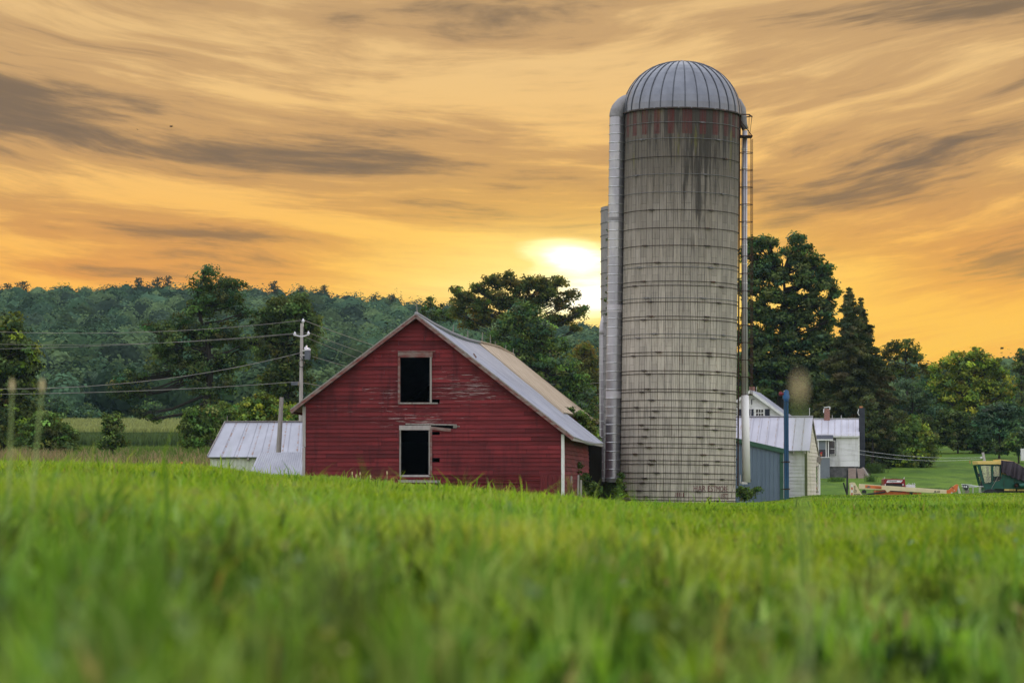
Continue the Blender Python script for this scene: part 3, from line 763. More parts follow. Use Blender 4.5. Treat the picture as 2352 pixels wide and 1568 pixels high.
iw.quad((sL + 0.05, 0.1, 1.2), (sR - 0.05, 0.1, 1.2), (sR - 0.05, 21.8, 1.2), (sL + 0.05, 21.8, 1.2))
iw.build('interior_boarding', M['shade_wood'], barn)
hb = MB()
for i in range(26):
    s = random.uniform(door[0] - 0.4, door[1] + 0.4); t = random.uniform(0.2, 2.0)
    a = random.uniform(0, PI); l = random.uniform(0.2, 0.5)
    hb.bar((s - l * math.cos(a), t - l * math.sin(a), 1.22 + random.uniform(0, 0.05)), (s + l * math.cos(a), t + l * math.sin(a), 1.26 + random.uniform(0, 0.12)), 0.12, 0.05)
hb.build('hay', M['hay'], barn)

def frame_board(name, px0, py0, px1, py1, off, mat, wpx, parent=barn, thick=0.05):
    a, b = bl(px0, py0), bl(px1, py1); mb = MB()
    mb.bar((a[0], -off - thick / 2, a[1]), (b[0], -off - thick / 2, b[1]), thick, wpx * S(120)) if abs(a[1] - b[1]) < abs(a[0] - b[0]) else mb.bar((a[0], -off - thick / 2, a[1]), (b[0], -off - thick / 2, b[1]), wpx * S(120), thick, up=(0, 1, 0))
    return mb.build(name, mat, parent)
lf = MB()
def vbar(mb, x, y0, y1, wpx, off=0.03, th=0.05, dx=0.0):
    a, b = bl(x, y1), bl(x + dx, y0); mb.bar((a[0], -off - th / 2, a[1]), (b[0], -off - th / 2, b[1]), wpx * S(120), th, up=(0, 1, 0))
def hbar(mb, x0, x1, y, hpx, off=0.03, th=0.05, dy=0.0):
    a, b = bl(x0, y), bl(x1, y + dy); mb.bar((a[0], -off - th / 2, a[1]), (b[0], -off - th / 2, b[1]), th, hpx * S(120), up=(0, 0, 1))
for nm, mat, spec in (('loft_jamb', 'red_trim', ('v', 917.2, 818, 926, 5.6)), ('loft_jamb', 'grey_wood', ('v', 990.0, 820, 924, 4.6)), ('loft_lintel', 'red_trim', ('h', 914.5, 994, 814.5, 12)),
                      ('loft_sill', 'grey_wood', ('h', 916, 1006, 925.8, 3.2)),
                      ('door_jamb', 'grey_wood', ('v', 919.6, 987, 1092, 3.4)), ('door_jamb', 'grey_wood', ('v', 986.5, 988, 1092, 2.6)), ('door_jamb', 'red_trim', ('v', 990.5, 986, 1096, 4.4)),
                      ('door_lintel', 'pale_trim', ('h', 917.5, 990, 982, 10.6)), ('door_sill', 'pale_trim', ('h', 918.5, 987, 1092.4, 4.6)), ('drip_board', 'red_trim', ('h', 914.5, 1000, 806.8, 2.2))):
    mb = MB()
    if spec[0] == 'v': vbar(mb, spec[1], spec[2], spec[3], spec[4])
    else: hbar(mb, spec[1], spec[2], spec[3], spec[4])
    mb.build(nm, M[mat], barn)
mb = MB(); hbar(mb, 989, 1036, 982.5, 7, off=0.06, th=0.03, dy=5); mb.build('broken_board', M['red_trim'], barn)
mb = MB(); hbar(mb, 932, 1049, 973.2, 3.0, off=0.035, th=0.03, dy=2.2); hbar(mb, 1041, 1049, 979, 7, off=0.0, th=0.03); hbar(mb, 1044, 1056, 979, 2.5, off=0.02, th=0.03); mb.build('splintered_board', M['grey_wood'], barn)
# sliding door of upright boards and its rail at the foot of the wall
mb = MB(); x = 1241.0; k = 0
while x < 1284:
    a = bl(x, 1134); b = bl(x + 5.6, 1089.5); mb.tint = random.random()
    mb.box((a[0], -0.07 - 0.006 * (k % 2), -0.1), (b[0] - 0.012, -0.035, b[1])); x += 5.75; k += 1
mb.build('plank_hatch', M['red_plain'], barn)
for y, x0, x1, h in ((1107, 1030, 1198, 2.4), (1100.5, 1030, 1246, 1.6), (1090.5, 985, 1240, 1.5)):
    mb = MB(); hbar(mb, x0, x1, y, h, off=0.035, th=0.06, dy=1.5); mb.build('door_rail', M['red_plain'], barn)
mb = MB(); vbar(mb, 1198, 1098, 1112, 6, off=0.05, th=0.05); mb.build('rail_bracket', M['red_plain'], barn)
mb = MB(); hbar(mb, 918, 1012, 1104.5, 6, off=0.05, th=0.35, dy=1.0); mb.build('door_step', M['grey_wood'], barn)
mb = MB(); a = bl(1089, 816); mb.bar((a[0] - .02, -0.08, a[1] + .08), (a[0] + 0.1, -0.06, a[1] - 0.1), 0.08, 0.06); mb.build('pulley_block', M['red_trim'], barn)
# corner boards
mb = MB(); mb.box((sL - 0.07, -0.06, 2.75), (sL + 0.06, 0.03, zlw - 0.08)); mb.box((sL - 0.075, -0.055, 1.1), (sL + 0.045, 0.03, 2.73)); mb.box((sL - 0.06, -0.05, -0.2), (sL + 0.07, 0.03, 1.08))
mb.build('corner_board', M['pale_trim'], barn)
mb = MB(); mb.box((sR - 0.03, -0.065, -0.3), (sR + 0.10, 0.05, zl(sR + 0.1) - 0.16)); mb.build('corner_board', M['white_worn'], barn)
# roof: a grey front part running lower on the right, a tan part behind
OV = 0.32
def rp(s, t, dz=0.0): return (s, t, zl(s) + dz)
TM, TE = 17.0, 37.0
kz = 0.02
ridge = lambda t: ZA + 0.0
roof_sheet('roof', M['roof_grey'], barn, (0, -OV, ZA + 0.05), (0, TM + 5.0, ZA - 0.08), (eR[0], -OV, eR[1] + 0.05), (eR[0] + 0.1, TM - 2.2, eR[1] + 0.02), 0.10, 18, 14, sag=0.22, seams=24, seam_h=0.02, wave=0.02)
roof_sheet('roof', M['roof_grey'], barn, (0, -OV, ZA + 0.05), (0, 22.5, ZA - 0.08), (eL[0], -OV, eL[1] + 0.05), (eL[0], 22.5, eL[1]), 0.10, 12, 8, sag=0.2, seams=20, seam_h=0.02)
s_e = 4.85
pe = bl(1376, 971, TE); pr_ = bl(1180.5, 817, TE)
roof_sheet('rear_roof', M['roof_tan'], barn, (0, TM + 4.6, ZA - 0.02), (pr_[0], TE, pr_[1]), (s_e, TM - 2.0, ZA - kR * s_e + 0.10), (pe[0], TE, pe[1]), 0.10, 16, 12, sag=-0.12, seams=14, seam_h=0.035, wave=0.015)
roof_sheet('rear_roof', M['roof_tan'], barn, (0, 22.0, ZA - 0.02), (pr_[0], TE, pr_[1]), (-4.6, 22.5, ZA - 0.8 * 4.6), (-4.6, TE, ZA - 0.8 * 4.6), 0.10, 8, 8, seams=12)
mb = MB()
mb.quad((s_e - 0.4, 13.05, 0), (s_e - 0.4, TE - 0.3, 0), (s_e - 0.4, TE - 0.3, ZA - kR * (s_e - 0.4) - 0.1), (s_e - 0.4, 13.05, ZA - kR * (s_e - 0.4) - 0.1), uv=[(0, 0), (24, 0), (24, 4), (0, 4)])
mb.quad((sR, 13.05, 0), (s_e - 0.4, 13.05, 0), (s_e - 0.4, 13.05, zr), (sR, 13.05, zr), uv=[(7, 0), (9, 0), (9, 2), (7, 2)])
mb.quad((-4.3, TE - 0.3, 0), (s_e - 0.4, TE - 0.3, 0), (s_e - 0.4, TE - 0.3, 3.9), (0, TE - 0.3, ZA - 0.3), (-4.3, TE - 0.3, 4.1), uv=[(0, 0), (9, 0), (9, 4), (4.5, 7.5), (0, 4)])
mb.quad((-4.3, 22.4, 0), (-4.3, TE - 0.3, 0), (-4.3, TE - 0.3, 4.1), (-4.3, 22.4, 4.1), uv=[(0, 0), (14, 0), (14, 4), (0, 4)])
mb.build('rear_wall', M['barn'], barn)
# rake boards along the gable edge, split where they weathered apart
def rake(s0, z0, s1, z1, n, seed):
    rr = random.Random(seed)
    for i in range(n):
        f0, f1 = i / n, (i + 1) / n
        a = (s0 + (s1 - s0) * f0, -OV - 0.03, z0 + (z1 - z0) * f0 - 0.07); b = (s0 + (s1 - s0) * f1, -OV - 0.03, z0 + (z1 - z0) * f1 - 0.07)
        mb = MB(); mb.bar(a, b, 0.05, 0.15, up=(0, 0, 1)); mb.build('rake_board', M['red_trim'], barn)
        mb = MB(); mb.bar((a[0], -OV - 0.02, a[2] + 0.09), (b[0], -OV - 0.02, b[2] + 0.09), 0.09, 0.05, up=(0, 0, 1)); mb.build('roof_edge_trim', M['grey_wood'], barn)
rake(0, ZA + 0.02, eR[0], eR[1] + 0.02, 3, 1); rake(0, ZA + 0.02, eL[0], eL[1] + 0.02, 2, 2)
mb = MB(); mb.bar((eR[0] - 0.05, -OV, eR[1] - 0.06), (eR[0] + 0.05, TM - 2.4, eR[1] - 0.08), 0.05, 0.12); mb.build('eave_board', M['grey_wood'], barn)
mb = MB(); mb.bar((eL[0] + 0.04, -OV, eL[1] - 0.06), (eL[0] + 0.04, 22.4, eL[1] - 0.06), 0.05, 0.14); mb.build('eave_board', M['red_trim'], barn)
mb = MB(); mb.tube([(0, -OV, ZA + 0.07), (0, 5, ZA - 0.06), (0, 11, ZA - 0.12), (0, 17, ZA - 0.10), (0, 22, ZA + 0.02)], 0.07, 6); mb.build('ridge_cap', M['roof_grey'], barn)
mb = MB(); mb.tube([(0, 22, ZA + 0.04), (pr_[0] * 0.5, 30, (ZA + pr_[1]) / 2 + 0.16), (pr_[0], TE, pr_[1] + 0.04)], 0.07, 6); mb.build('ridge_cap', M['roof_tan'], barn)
for px, py, h in ((958, 718, 22), (1040, 739, 17), (1074, 754, 16), (1107, 771, 17), (1127, 783, 20), (1138, 784, 12), (1161, 793, 13), (1186, 802, 12), (1209, 815, 13)):
    # stand each rod on the ridge where the ridge passes under it
    best = min((abs((Vector((O3.x, O3.y, 0)) + et * (q * 0.1)).dot(Vector((1, 0, 0))) / ((Vector((O3.x, O3.y, 0)) + et * (q * 0.1)).y) * F + CX - px), q * 0.1) for q in range(0, 371))
    t = best[1]; d = O3.y + et.y * t; lean = random.uniform(-0.12, 0.12)
    z = ZA - (0.14 * math.sin(PI * min(t / 22, 1)) if t < 22 else -0.10)
    mb = MB(); hh = h * S(d) * 1.25; mb.tube([(0, t, z - 0.05), (lean * hh, t, z + hh)], [0.032, 0.018], 5); mb.ball((lean * hh * .3, t, z + hh * .3), 0.045, 5); mb.build('lightning_rod', M['wire'], barn)
# ------------------------------------------------------------------ sheds left of the barn
def gable_pts(px, py, d): return P(px, py, d)
A0, A1 = P(517, 969, 141), P(720, 968, 141)       # ridge
E0, E1 = P(476, 1049, 137.5), P(720, 1049, 137.5)
sh = thing('shed', 'low shed with rust-streaked pale metal roof and whitish sheet walls, left of the barn', 'shed', (P(600, 1049, 139).x, 139, ground(P(600, 1049, 139).x, 139) - 0.3))
so_ = Vector(sh.location); L_ = lambda v: tuple(Vector(v) - so_)
B0, B1 = A0 + (A0 - E0) * Vector((1, 1, 0)) - Vector((0, 0, A0.z - E0.z)), None
Bk0 = Vector((A0.x + (A0.x - E0.x) * 0.9, 144.5, E0.z)); Bk1 = Vector((A1.x, 144.5, E1.z))
roof_sheet('roof', M['roof_rusty'], sh, L_(A0), L_(A1), L_(E0), L_(E1), 0.05, 10, 6, seams=8, seam_h=0.025, seam_w=0.04)
roof_sheet('roof', M['roof_rusty'], sh, L_(A0), L_(A1), L_(Bk0), L_(Bk1), 0.05, 6, 4, seams=8)
mb = MB(); zb = -0.5
W0 = P(483, 1049, 137.7); W1 = P(720, 1049, 137.7); zw = W0.z - so_.z - 0.08
n = 26
for i in range(n):
    x0 = W0.x - so_.x + (W1.x - W0.x) * i / n; x1 = W0.x - so_.x + (W1.x - W0.x) * (i + 1) / n; xm = (x0 + x1) / 2
    y = W0.y - so_.y
    mb.quad((x0, y, zb), (xm - .02, y, zb), (xm - .02, y, zw), (x0, y, zw)); mb.quad((xm - .02, y, zb), (xm + .02, y - .03, zb), (xm + .02, y - .03, zw), (xm - .02, y, zw)); mb.quad((xm + .02, y - .03, zb), (x1, y, zb), (x1, y, zw), (xm + .02, y - .03, zw))
mb.build('front_wall', M['white_sheet'], sh)
mb = MB(); a = L_(A0); b_ = L_(Bk0)
mb.quad((W0.x - so_.x, W0.y - so_.y, zb), (b_[0] - 0.1, b_[1] - 0.2, zb), (b_[0] - 0.1, b_[1] - 0.2, b_[2] - 0.1), (a[0] + 0.08, a[1], a[2] - 0.08), (W0.x - so_.x, W0.y - so_.y, zw)); mb.build('end_wall', M['white_sheet'], sh)
mb = MB(); mb.bar(L_(E0), L_(A0), 0.04, 0.12); mb.bar(L_(A0 + Vector((0, 0, .03))), L_(A1 + Vector((0, 0, .03))), 0.16, 0.05); mb.build('roof_trim', M['grey_wood'], sh)
for px in (570, 603, 625):
    e = L_(P(px, 1050, 137.5)); mb = MB(); mb.bar((e[0], e[1] + 0.2, e[2] - 0.12), (e[0], e[1] - 0.02, e[2] - 0.07), 0.08, 0.1); mb.build('rafter_tail', M['grey_wood'], sh)
rt = L_(P(522, 969, 141)); mb = MB(); mb.tube([rt, (rt[0], rt[1], rt[2] + 0.3)], 0.018, 5); mb.build('lightning_rod', M['wire'], sh)
C0, C1, D0, D1 = P(595, 1039, 134), P(720, 1038, 134), P(570, 1096, 131.5), P(712, 1100, 131.5)
ls = thing('lean_to', 'small grey sheet roofed lean-to at the barn corner before the rusty shed', 'lean-to', (P(640, 1060, 133).x, 133, ground(P(640, 1060, 133).x, 133) - 0.2))
lo_ = Vector(ls.location); K_ = lambda v: tuple(Vector(v) - lo_)
roof_sheet('roof', M['roof_grey'], ls, K_(C0), K_(C1), K_(D0), K_(D1), 0.05, 8, 5, seams=26, seam_w=0.05, seam_h=0.02)
mb = MB(); c0, c1, d0, d1 = K_(C0), K_(C1), K_(D0), K_(D1)
mb.quad((c0[0], c0[1], -1), (c1[0], c1[1], -1), (c1[0], c1[1], c1[2] - .06), (c0[0], c0[1], c0[2] - .06)); mb.quad((c0[0] + .05, c0[1], -1), (d0[0] + .05, d0[1], -1), (d0[0] + .05, d0[1], d0[2] - .07), (c0[0] + .05, c0[1], c0[2] - .07)); mb.quad((d0[0], d0[1] + .05, -1), (d1[0], d1[1] + .05, -1), (d1[0], d1[1] + .05, d1[2] - .07), (d0[0], d0[1] + .05, d0[2] - .07))
mb.build('wall', M['white_sheet'], ls)
# leaning post
a, b_ = P(637.5, 1052, 135.3), P(647, 912, 135.3)
mb = MB(); mb.tube([(0, 0, -0.6), tuple((b_ - a) * 0.5 + Vector((0.02, 0, 0))), tuple(b_ - a)], [0.125, 0.115, 0.095], 9)
o = mb.build('fence_post', M['grey_wood'], None, origin=(0, 0, 0)); o.location = a; setprops(o, 'thick leaning weathered wooden post standing between the two low sheds', 'post')
# ------------------------------------------------------------------ the big silo
SD = 150.0; SR = 3.05
pb, ptp = P(1555.5, 1147, SD), P(1565.5, 260, SD)
SZ = -0.75
lean = math.atan((ptp.x - pb.x) / (ptp.z - pb.z))
silo = thing('silo', 'tall grey concrete stave silo with ribbed silver dome, right of the red barn', 'silo', (pb.x - lean * (pb.z - SZ), SD, SZ))
silo.rotation_euler = (0, lean, 0)
zf = lambda py: P(1560, py, SD - SR).z - SZ         # height of a picture row on the silo's front
ZT_ = zf(247)
mb = MB(); mb.lathe([(SR, 0), (SR, ZT_ * 0.33), (SR, ZT_ * 0.66), (SR, ZT_)], 160)
# uv: shift so that v is height above the silo's foot
mb.build('wall', M['silo'], silo, smooth=True)
# dome with raised ribs
zap = P(1563, 142, SD).z - SZ; hd = zap - ZT_
N = 30; prof = []
for i in range(13):
    t = i / 12 * PI / 2; prof.append((max(0.05, (SR + 0.10) * math.cos(t) ** 0.94), ZT_ - 0.02 + hd * math.sin(t)))
mb = MB(); base = len(mb.v); seg = N * 4
for r, z in prof:
    for k in range(seg):
        a = 2 * PI * k / seg; f = (k % 4) / 4
        rr_ = r * (1 + 0.010 * math.sin(PI * f)); mb.v.append((rr_ * math.sin(a), -rr_ * math.cos(a), z))
for i in range(len(prof) - 1):
    for k in range(seg):
        mb.face((i * seg + k, i * seg + (k + 1) % seg, (i + 1) * seg + (k + 1) % seg, (i + 1) * seg + k))
mb.face([(len(prof) - 1) * seg + k for k in range(seg)])
dome = mb.build('dome_roof', M['dome'], silo, smooth=False)
mb = MB()
for k in range(N):
    a = 2 * PI * k / N
    mb.tube([((r + 0.012) * math.sin(a), -(r + 0.012) * math.cos(a), z + 0.012) for r, z in prof], 0.028, 5)
mb.build('rib', M['rib'], dome)
mb = MB(); mb.lathe([(0.28, zap - 0.05), (0.22, zap + 0.03), (0.05, zap + 0.07), (0.001, zap + 0.07)], 16); mb.build('cap', M['dome'], dome)
mb = MB(); mb.lathe([(SR + 0.02, ZT_ - 0.05), (SR + 0.13, ZT_ - 0.05), (SR + 0.13, ZT_ + 0.02), (SR + 0.02, ZT_ + 0.02)], 80); mb.build('dome_rim', M['hoop'], silo)
# hoops: thin rods right round the wall with their lugs
def hoop(z, mat, lugs, r=0.016):
    mb = MB()
    mb.tube([((SR + 0.02) * math.sin(a), -(SR + 0.02) * math.cos(a), z) for a in np.linspace(0, 2 * PI, 97)], r, 5, caps=False)
    for a in lugs:
        c = Vector(((SR + 0.04) * math.sin(a), -(SR + 0.04) * math.cos(a), z)); s = Vector((math.cos(a), math.sin(a), 0))
        mb.bar(c - s * 0.07, c + s * 0.07, 0.07, 0.07); mb.bar(c - s * 0.2 + Vector((0, 0, 0.022)), c + s * 0.14 + Vector((0, 0, 0.022)), 0.02); mb.bar(c - s * 0.14 - Vector((0, 0, 0.022)), c + s * 0.2 - Vector((0, 0, 0.022)), 0.02)
    mb.build('hoop', M[mat], silo)
ys = []
for cy in (563, 690, 833, 970, 1112, 1250, 1392, 1530): ys.append((200 + cy * 0.5102) / 1.7415)
for cy in (75, 100, 185, 210, 285, 308, 395, 415, 500, 523, 610, 630, 720, 740, 830, 848, 897, 940, 962, 1000, 1045, 1070, 1115, 1155, 1180, 1220, 1257, 1280, 1332, 1365, 1393, 1440, 1475, 1495): ys.append(574.2 + cy * 0.3844)
rr = random.Random(3)
for i, y in enumerate(ys):
    zz = zf(y)
    zinc = (y < 800 and rr.random() < 0.6)
    lug = []
    if y > 560 or i % 2: lug.append(-0.95 + 0.45 * ((i * 0.37) % 1) if i % 2 else -0.75 + 0.35 * ((i * 0.61) % 1))
    lug.append((0.42 + 0.42 * ((i * 0.43) % 1)) if i % 3 else (0.30 + 0.2 * ((i * 0.77) % 1)))
    lug.append(2.6 + rr.random())
    hoop(zz, 'hoop_zinc' if zinc else 'hoop', lug, 0.013 if zinc else 0.0155)
# writing in old red paint near the foot
r_ = SR + 0.012
def ang(px): return math.asin(max(-0.97, min(0.97, (px - 1555.3) / 133.0)))
lz = zf(1127); text_part('lettering', 'HAR ESTMORE', 0.42, (0, 0, lz), M['red_letters'], silo, width=3.05 * (ang(1665) - ang(1583)), wrap=(r_, ang(1583)))
text_part('lettering', '1972', 0.44, (0, 0, zf(1144.5)), M['red_letters'], silo, width=3.05 * (ang(1666) - ang(1647)), wrap=(r_, ang(1647)))
mb = MB()
for px, w_ in ((1543.5, 1.2), (1547, 2.2), (1551.5, 2.0), (1555.5, 1.4), (1560, 2.6)):
    a0, a1 = ang(px), ang(px + w_); z0, z1 = zf(1142.0 + random.uniform(-1, 0)), zf(1130.5)
    mb.quad((r_ * math.sin(a0), -r_ * math.cos(a0), z0), (r_ * math.sin(a1), -r_ * math.cos(a1), z0), (r_ * math.sin(a1), -r_ * math.cos(a1), z1), (r_ * math.sin(a0), -r_ * math.cos(a0), z1))
mb.build('paint_daub', M['red_letters'], silo)
# chute: a banded round pipe up the left side with a hood at the top
cz0, cz1 = P(1405, 1104, SD).z - SZ, P(1412, 273, SD).z - SZ
CXL = -(SR + 0.36); CR = 0.41
mb = MB(); mb.lathe([(CR, cz0), (CR, cz1)], 28, (CXL, -0.25, 0)); 
ch = mb.build('chute', M['chute'], silo, smooth=True)
mb = MB(); z = cz0 + 0.1; k = 0
while z < cz1 - 0.05:
    mb.tube([(CXL + (CR + 0.008) * math.sin(a), -0.25 - (CR + 0.008) * math.cos(a), z) for a in np.linspace(0, 2 * PI, 29)], 0.024, 5, caps=False); z += 0.47 if k % 2 else 0.46; k += 1
mb.build('band', M['steel'], ch)
mb = MB(); mb.lathe([(CR + 0.02, cz0 - 0.12), (CR + 0.03, cz0 + 0.08)], 28, (CXL, -0.25, 0)); mb.build('foot_ring', M['hoop_zinc'], ch)
for y0, y1 in ((503, 512), (703, 720), (901, 917)):
    za, zb_ = P(1405, y1, SD).z - SZ, P(1405, y0, SD).z - SZ
    mb = MB(); mb.lathe([(CR + 0.012, za), (CR + 0.012, zb_)], 28, (CXL, -0.25, 0)); mb.build('patch_band', M['chute_hood'] if y0 < 600 else M['pipe_grey'], ch)
mb = MB(); pts = []
n = 9
for i in range(n + 1):
    t = i / n * PI / 2; pts.append((CXL + 0.75 * (1 - math.cos(t)) , -0.25, cz1 + 0.85 * math.sin(t)))
mb.tube(pts, [CR + 0.02] * 4 + [CR] * (n - 3), 20, caps=False); mb.build('hood', M['chute_hood'], ch, smooth=True)
mb = MB()
for i in range(60): mb.bar((CXL + CR + 0.04, -0.2, cz0 + i * 0.32), (CXL + CR + 0.16, -0.2, cz0 + i * 0.32), 0.04, 0.05)
mb.bar((CXL + CR + 0.02, -0.35, cz0), (CXL + CR + 0.02, -0.35, cz1), 0.05, 0.05); mb.build('flange', M['hoop'], ch)
mb = MB(); mb.box((CXL - 0.75, -0.55, 0), (CXL + 0.45, 1.3, cz0 - 0.1)); mb.build('chute_house', M['shade_wood'], silo)
# blower pipe on the right with gooseneck, ladder and safety cage
xr = lambda px, py=600: (P(px, py, SD).x - (pb.x + lean * (P(px, py, SD).z - pb.z)))
zz_ = lambda py: P(1710, py, SD).z - SZ
px_top, px_bot = xr(1711, 300), xr(1714.5, 1100)
mb = MB(); mb.tube([(xr(1712, 300), 0.35, zz_(296)), (xr(1711, 600), 0.35, zz_(600)), (xr(1712, 912), 0.3, zz_(915))], [0.135, 0.15, 0.175], 20); pipe = mb.build('blower_pipe', M['pipe_grey'], silo, smooth=True)
mb = MB(); mb.tube([(xr(1712, 912), 0.25, zz_(905)), (xr(1713.5, 1000), 0.22, zz_(1000)), (xr(1715.3, 1104), 0.2, zz_(1105))], [0.205, 0.21, 0.215], 22); mb.build('blower_pipe', M['pipe_white'], silo, smooth=True)
for y in range(340, 900, 44):
    mb = MB(); mb.tube([(xr(1711, y), 0.35, zz_(y)), (xr(1711, y), 0.35, zz_(y - 2))], 0.165, 16); mb.build('pipe_joint', M['pipe_white'], pipe)
mb = MB(); mb.box((xr(1708), 0.0, zz_(1109)), (xr(1722), 0.45, zz_(1104))); mb.bar((xr(1706), 0.2, zz_(1108)), (xr(1706), 0.2, zz_(1088)), 0.05, 0.2); mb.build('pipe_foot', M['steel'], silo)
mb = MB()                                            # gooseneck: broad hood out of the dome, bent down into the pipe
gp = [(xr(1680, 240), 0.3, zz_(234)), (xr(1692, 238), 0.3, zz_(238)), (xr(1701, 248), 0.3, zz_(250)), (xr(1705, 262), 0.3, zz_(266)), (xr(1709, 280), 0.32, zz_(282)), (xr(1713, 292), 0.35, zz_(294))]
mb.tube(gp, [0.42, 0.40, 0.33, 0.26, 0.2, 0.17], 16); mb.build('gooseneck', M['chute_hood'], silo, smooth=True)
lad = MB(); xl = xr(1697.5, 600)
lb, lt = 1113, 268
for yy in (-0.22, 0.22): lad.bar((xr(1694.5, lb), yy - 0.1, zz_(lb)), (xr(1698.5, lt), yy - 0.1, zz_(lt)), 0.045, 0.03)
y = lb - 4
while y > lt:
    f = (lb - y) / (lb - lt); lad.bar((xr(1694.5 + 4 * f, y), -0.32, zz_(y)), (xr(1694.5 + 4 * f, y), 0.12, zz_(y)), 0.03); y -= 13
y = lb - 20
while y > lt:
    f = (lb - y) / (lb - lt); lad.bar((xr(1690, y), -0.1, zz_(y)), (xr(1694.5 + 4 * f, y), -0.1, zz_(y)), 0.03); y -= 40
ladder = lad.build('ladder', M['rust'], silo)
cage = MB(); CRD = 0.345; cx_ = lambda y: xr(1713.5, y)
for k in range(15):
    y = 349.6 + 39.6 * k
    c = (cx_(y), -0.1, zz_(y)); cage.tube([(c[0] + CRD * math.cos(a), c[1] + CRD * math.sin(a), c[2]) for a in np.linspace(0, 2 * PI, 25)], 0.018, 5, caps=False)
    cage.bar((xr(1698, y), -0.1, c[2]), (c[0] - CRD, -0.1, c[2]), 0.04)
for a in (-2.4, -1.75, -0.9, -0.25, 0.5, 1.6):
    cage.tube([(cx_(y) + CRD * math.cos(a), -0.1 + CRD * math.sin(a), zz_(y)) for y in (318, 349, 500, 700, 904)], 0.015, 5)
cage.build('cage', M['rust'], ladder)
pf = MB(); z1 = zz_(312); pf.box((xr(1700, 310), -0.5, z1 - 0.05), (xr(1727, 310), 0.3, z1 + 0.02)); pf.bar((xr(1690, 300), -0.5, z1), (xr(1702, 300), -0.5, z1), 0.05)
z2 = zz_(264)
for a_, b2 in (((1690, -0.5), (1719, -0.5)), ((1719, -0.5), (1728, 0.1)), ((1728, 0.1), (1710, 0.3))): pf.bar((xr(a_[0], 264), a_[1], z2), (xr(b2[0], 264), b2[1], z2 - (0.05 if b2[1] > 0 else 0)), 0.05)
for a_ in ((1719, -0.5), (1727.5, 0.1), (1700, -0.5)): pf.bar((xr(a_[0], 264), a_[1], z2), (xr(a_[0] - 1 if a_[0] < 1725 else 1722, 311), a_[1], z1), 0.025)
pf.bar((xr(1697, 275), -0.4, zz_(275)), (xr(1726, 308), -0.4, z1), 0.04)
pf.build('platform', M['rust'], ladder)
for k, (px0, py0, px1, py1) in enumerate(((1684, 1060, 1690, 1110),)):
    pass
mb = MB(); mb.tube([((SR + 0.03) * math.sin(ang(x_)), -(SR + 0.03) * math.cos(ang(x_)), zf(y_)) for x_, y_ in ((1681, 1005), (1682, 1085), (1681, 1105), (1677, 1122), (1674, 1142))], 0.014, 5); mb.build('cable', M['wire'], silo)

# ------------------------------------------------------------------ the second silo, behind
D2 = 161.0; R2 = 2.75
p2 = P(1381, 1140, D2); x2 = p2.x + R2
s2 = thing('silo', 'narrow strip of a second, lower silo half hidden behind the tall domed one', 'silo', (x2, D2, -0.9))
zt2 = P(1390, 478, D2).z + 0.9
mb = MB(); mb.lathe([(R2, 0), (R2, zt2), (R2 - 0.12, zt2), (R2 - 0.12, zt2 - 1.5)], 72); mb.build('wall', M['chute_hood'], s2, smooth=False)
for i in range(24):
    z = 0.6 + i * (zt2 - 0.8) / 23
    mb = MB(); mb.tube([((R2 + 0.02) * math.sin(a), -(R2 + 0.02) * math.cos(a), z) for a in np.linspace(0, 2 * PI, 61)], 0.018, 5, caps=False); mb.build('hoop', M['hoop_zinc'], s2)
hz = P(1385, 770, D2).z + 0.9
xc = P(1386, 900, D2).x - x2 + 0.0
mb = MB(); mb.lathe([(0.24, 1.6), (0.24, hz)], 20, (xc - 0.02, -0.55, 0)); c2 = mb.build('chute', M['chute'], s2, smooth=True)
mb = MB(); pts = [(xc - 0.02 + 0.30 * (1 - math.cos(t)), -0.55, hz + 1.1 * math.sin(t)) for t in np.linspace(0, PI / 2, 8)]; mb.tube(pts, 0.24, 16); mb.build('hood', M['pipe_grey'], c2, smooth=True)
z = 1.8; mb = MB()
while z < hz:
    mb.tube([(xc - 0.02 + 0.25 * math.sin(a), -0.55 - 0.25 * math.cos(a), z) for a in np.linspace(0, 2 * PI, 21)], 0.014, 5, caps=False); z += 0.46
mb.build('band', M['steel'], c2)
mb = MB(); mb.bar((xc + 0.30, -0.6, 1.8), (xc + 0.30, -0.6, hz), 0.16, 0.1); mb.build('side_channel', M['rust'], c2)
# ------------------------------------------------------------------ farm buildings on the right
class Frame:
    """a building frame: origin, turned clockwise by th; s runs right along the front, t back"""
    def __init__(self, o, th):
        self.o = Vector((o.x, o.y, 0)); self.th = th
        self.es = Vector((math.cos(th), -math.sin(th), 0)); self.et = Vector((math.sin(th), math.cos(th), 0))
    def pl(self, px, py, t, z0):
        o = self.o + self.et * t; r = ray(px, py); k = o.dot(self.et) / r.dot(self.et); p = r * k
        return ((p - o).dot(self.es), p.z - z0)
c5 = lambda x, y: (1636.5 + x * 0.2197, 832.6 + y * 0.2197)
c3 = lambda x, y: (1923.6 + x * 0.13427, 1045.1 + y * 0.13427)
c2p = lambda x, y: (2193.5 + x * 0.06957, 1033.6 + y * 0.06957)

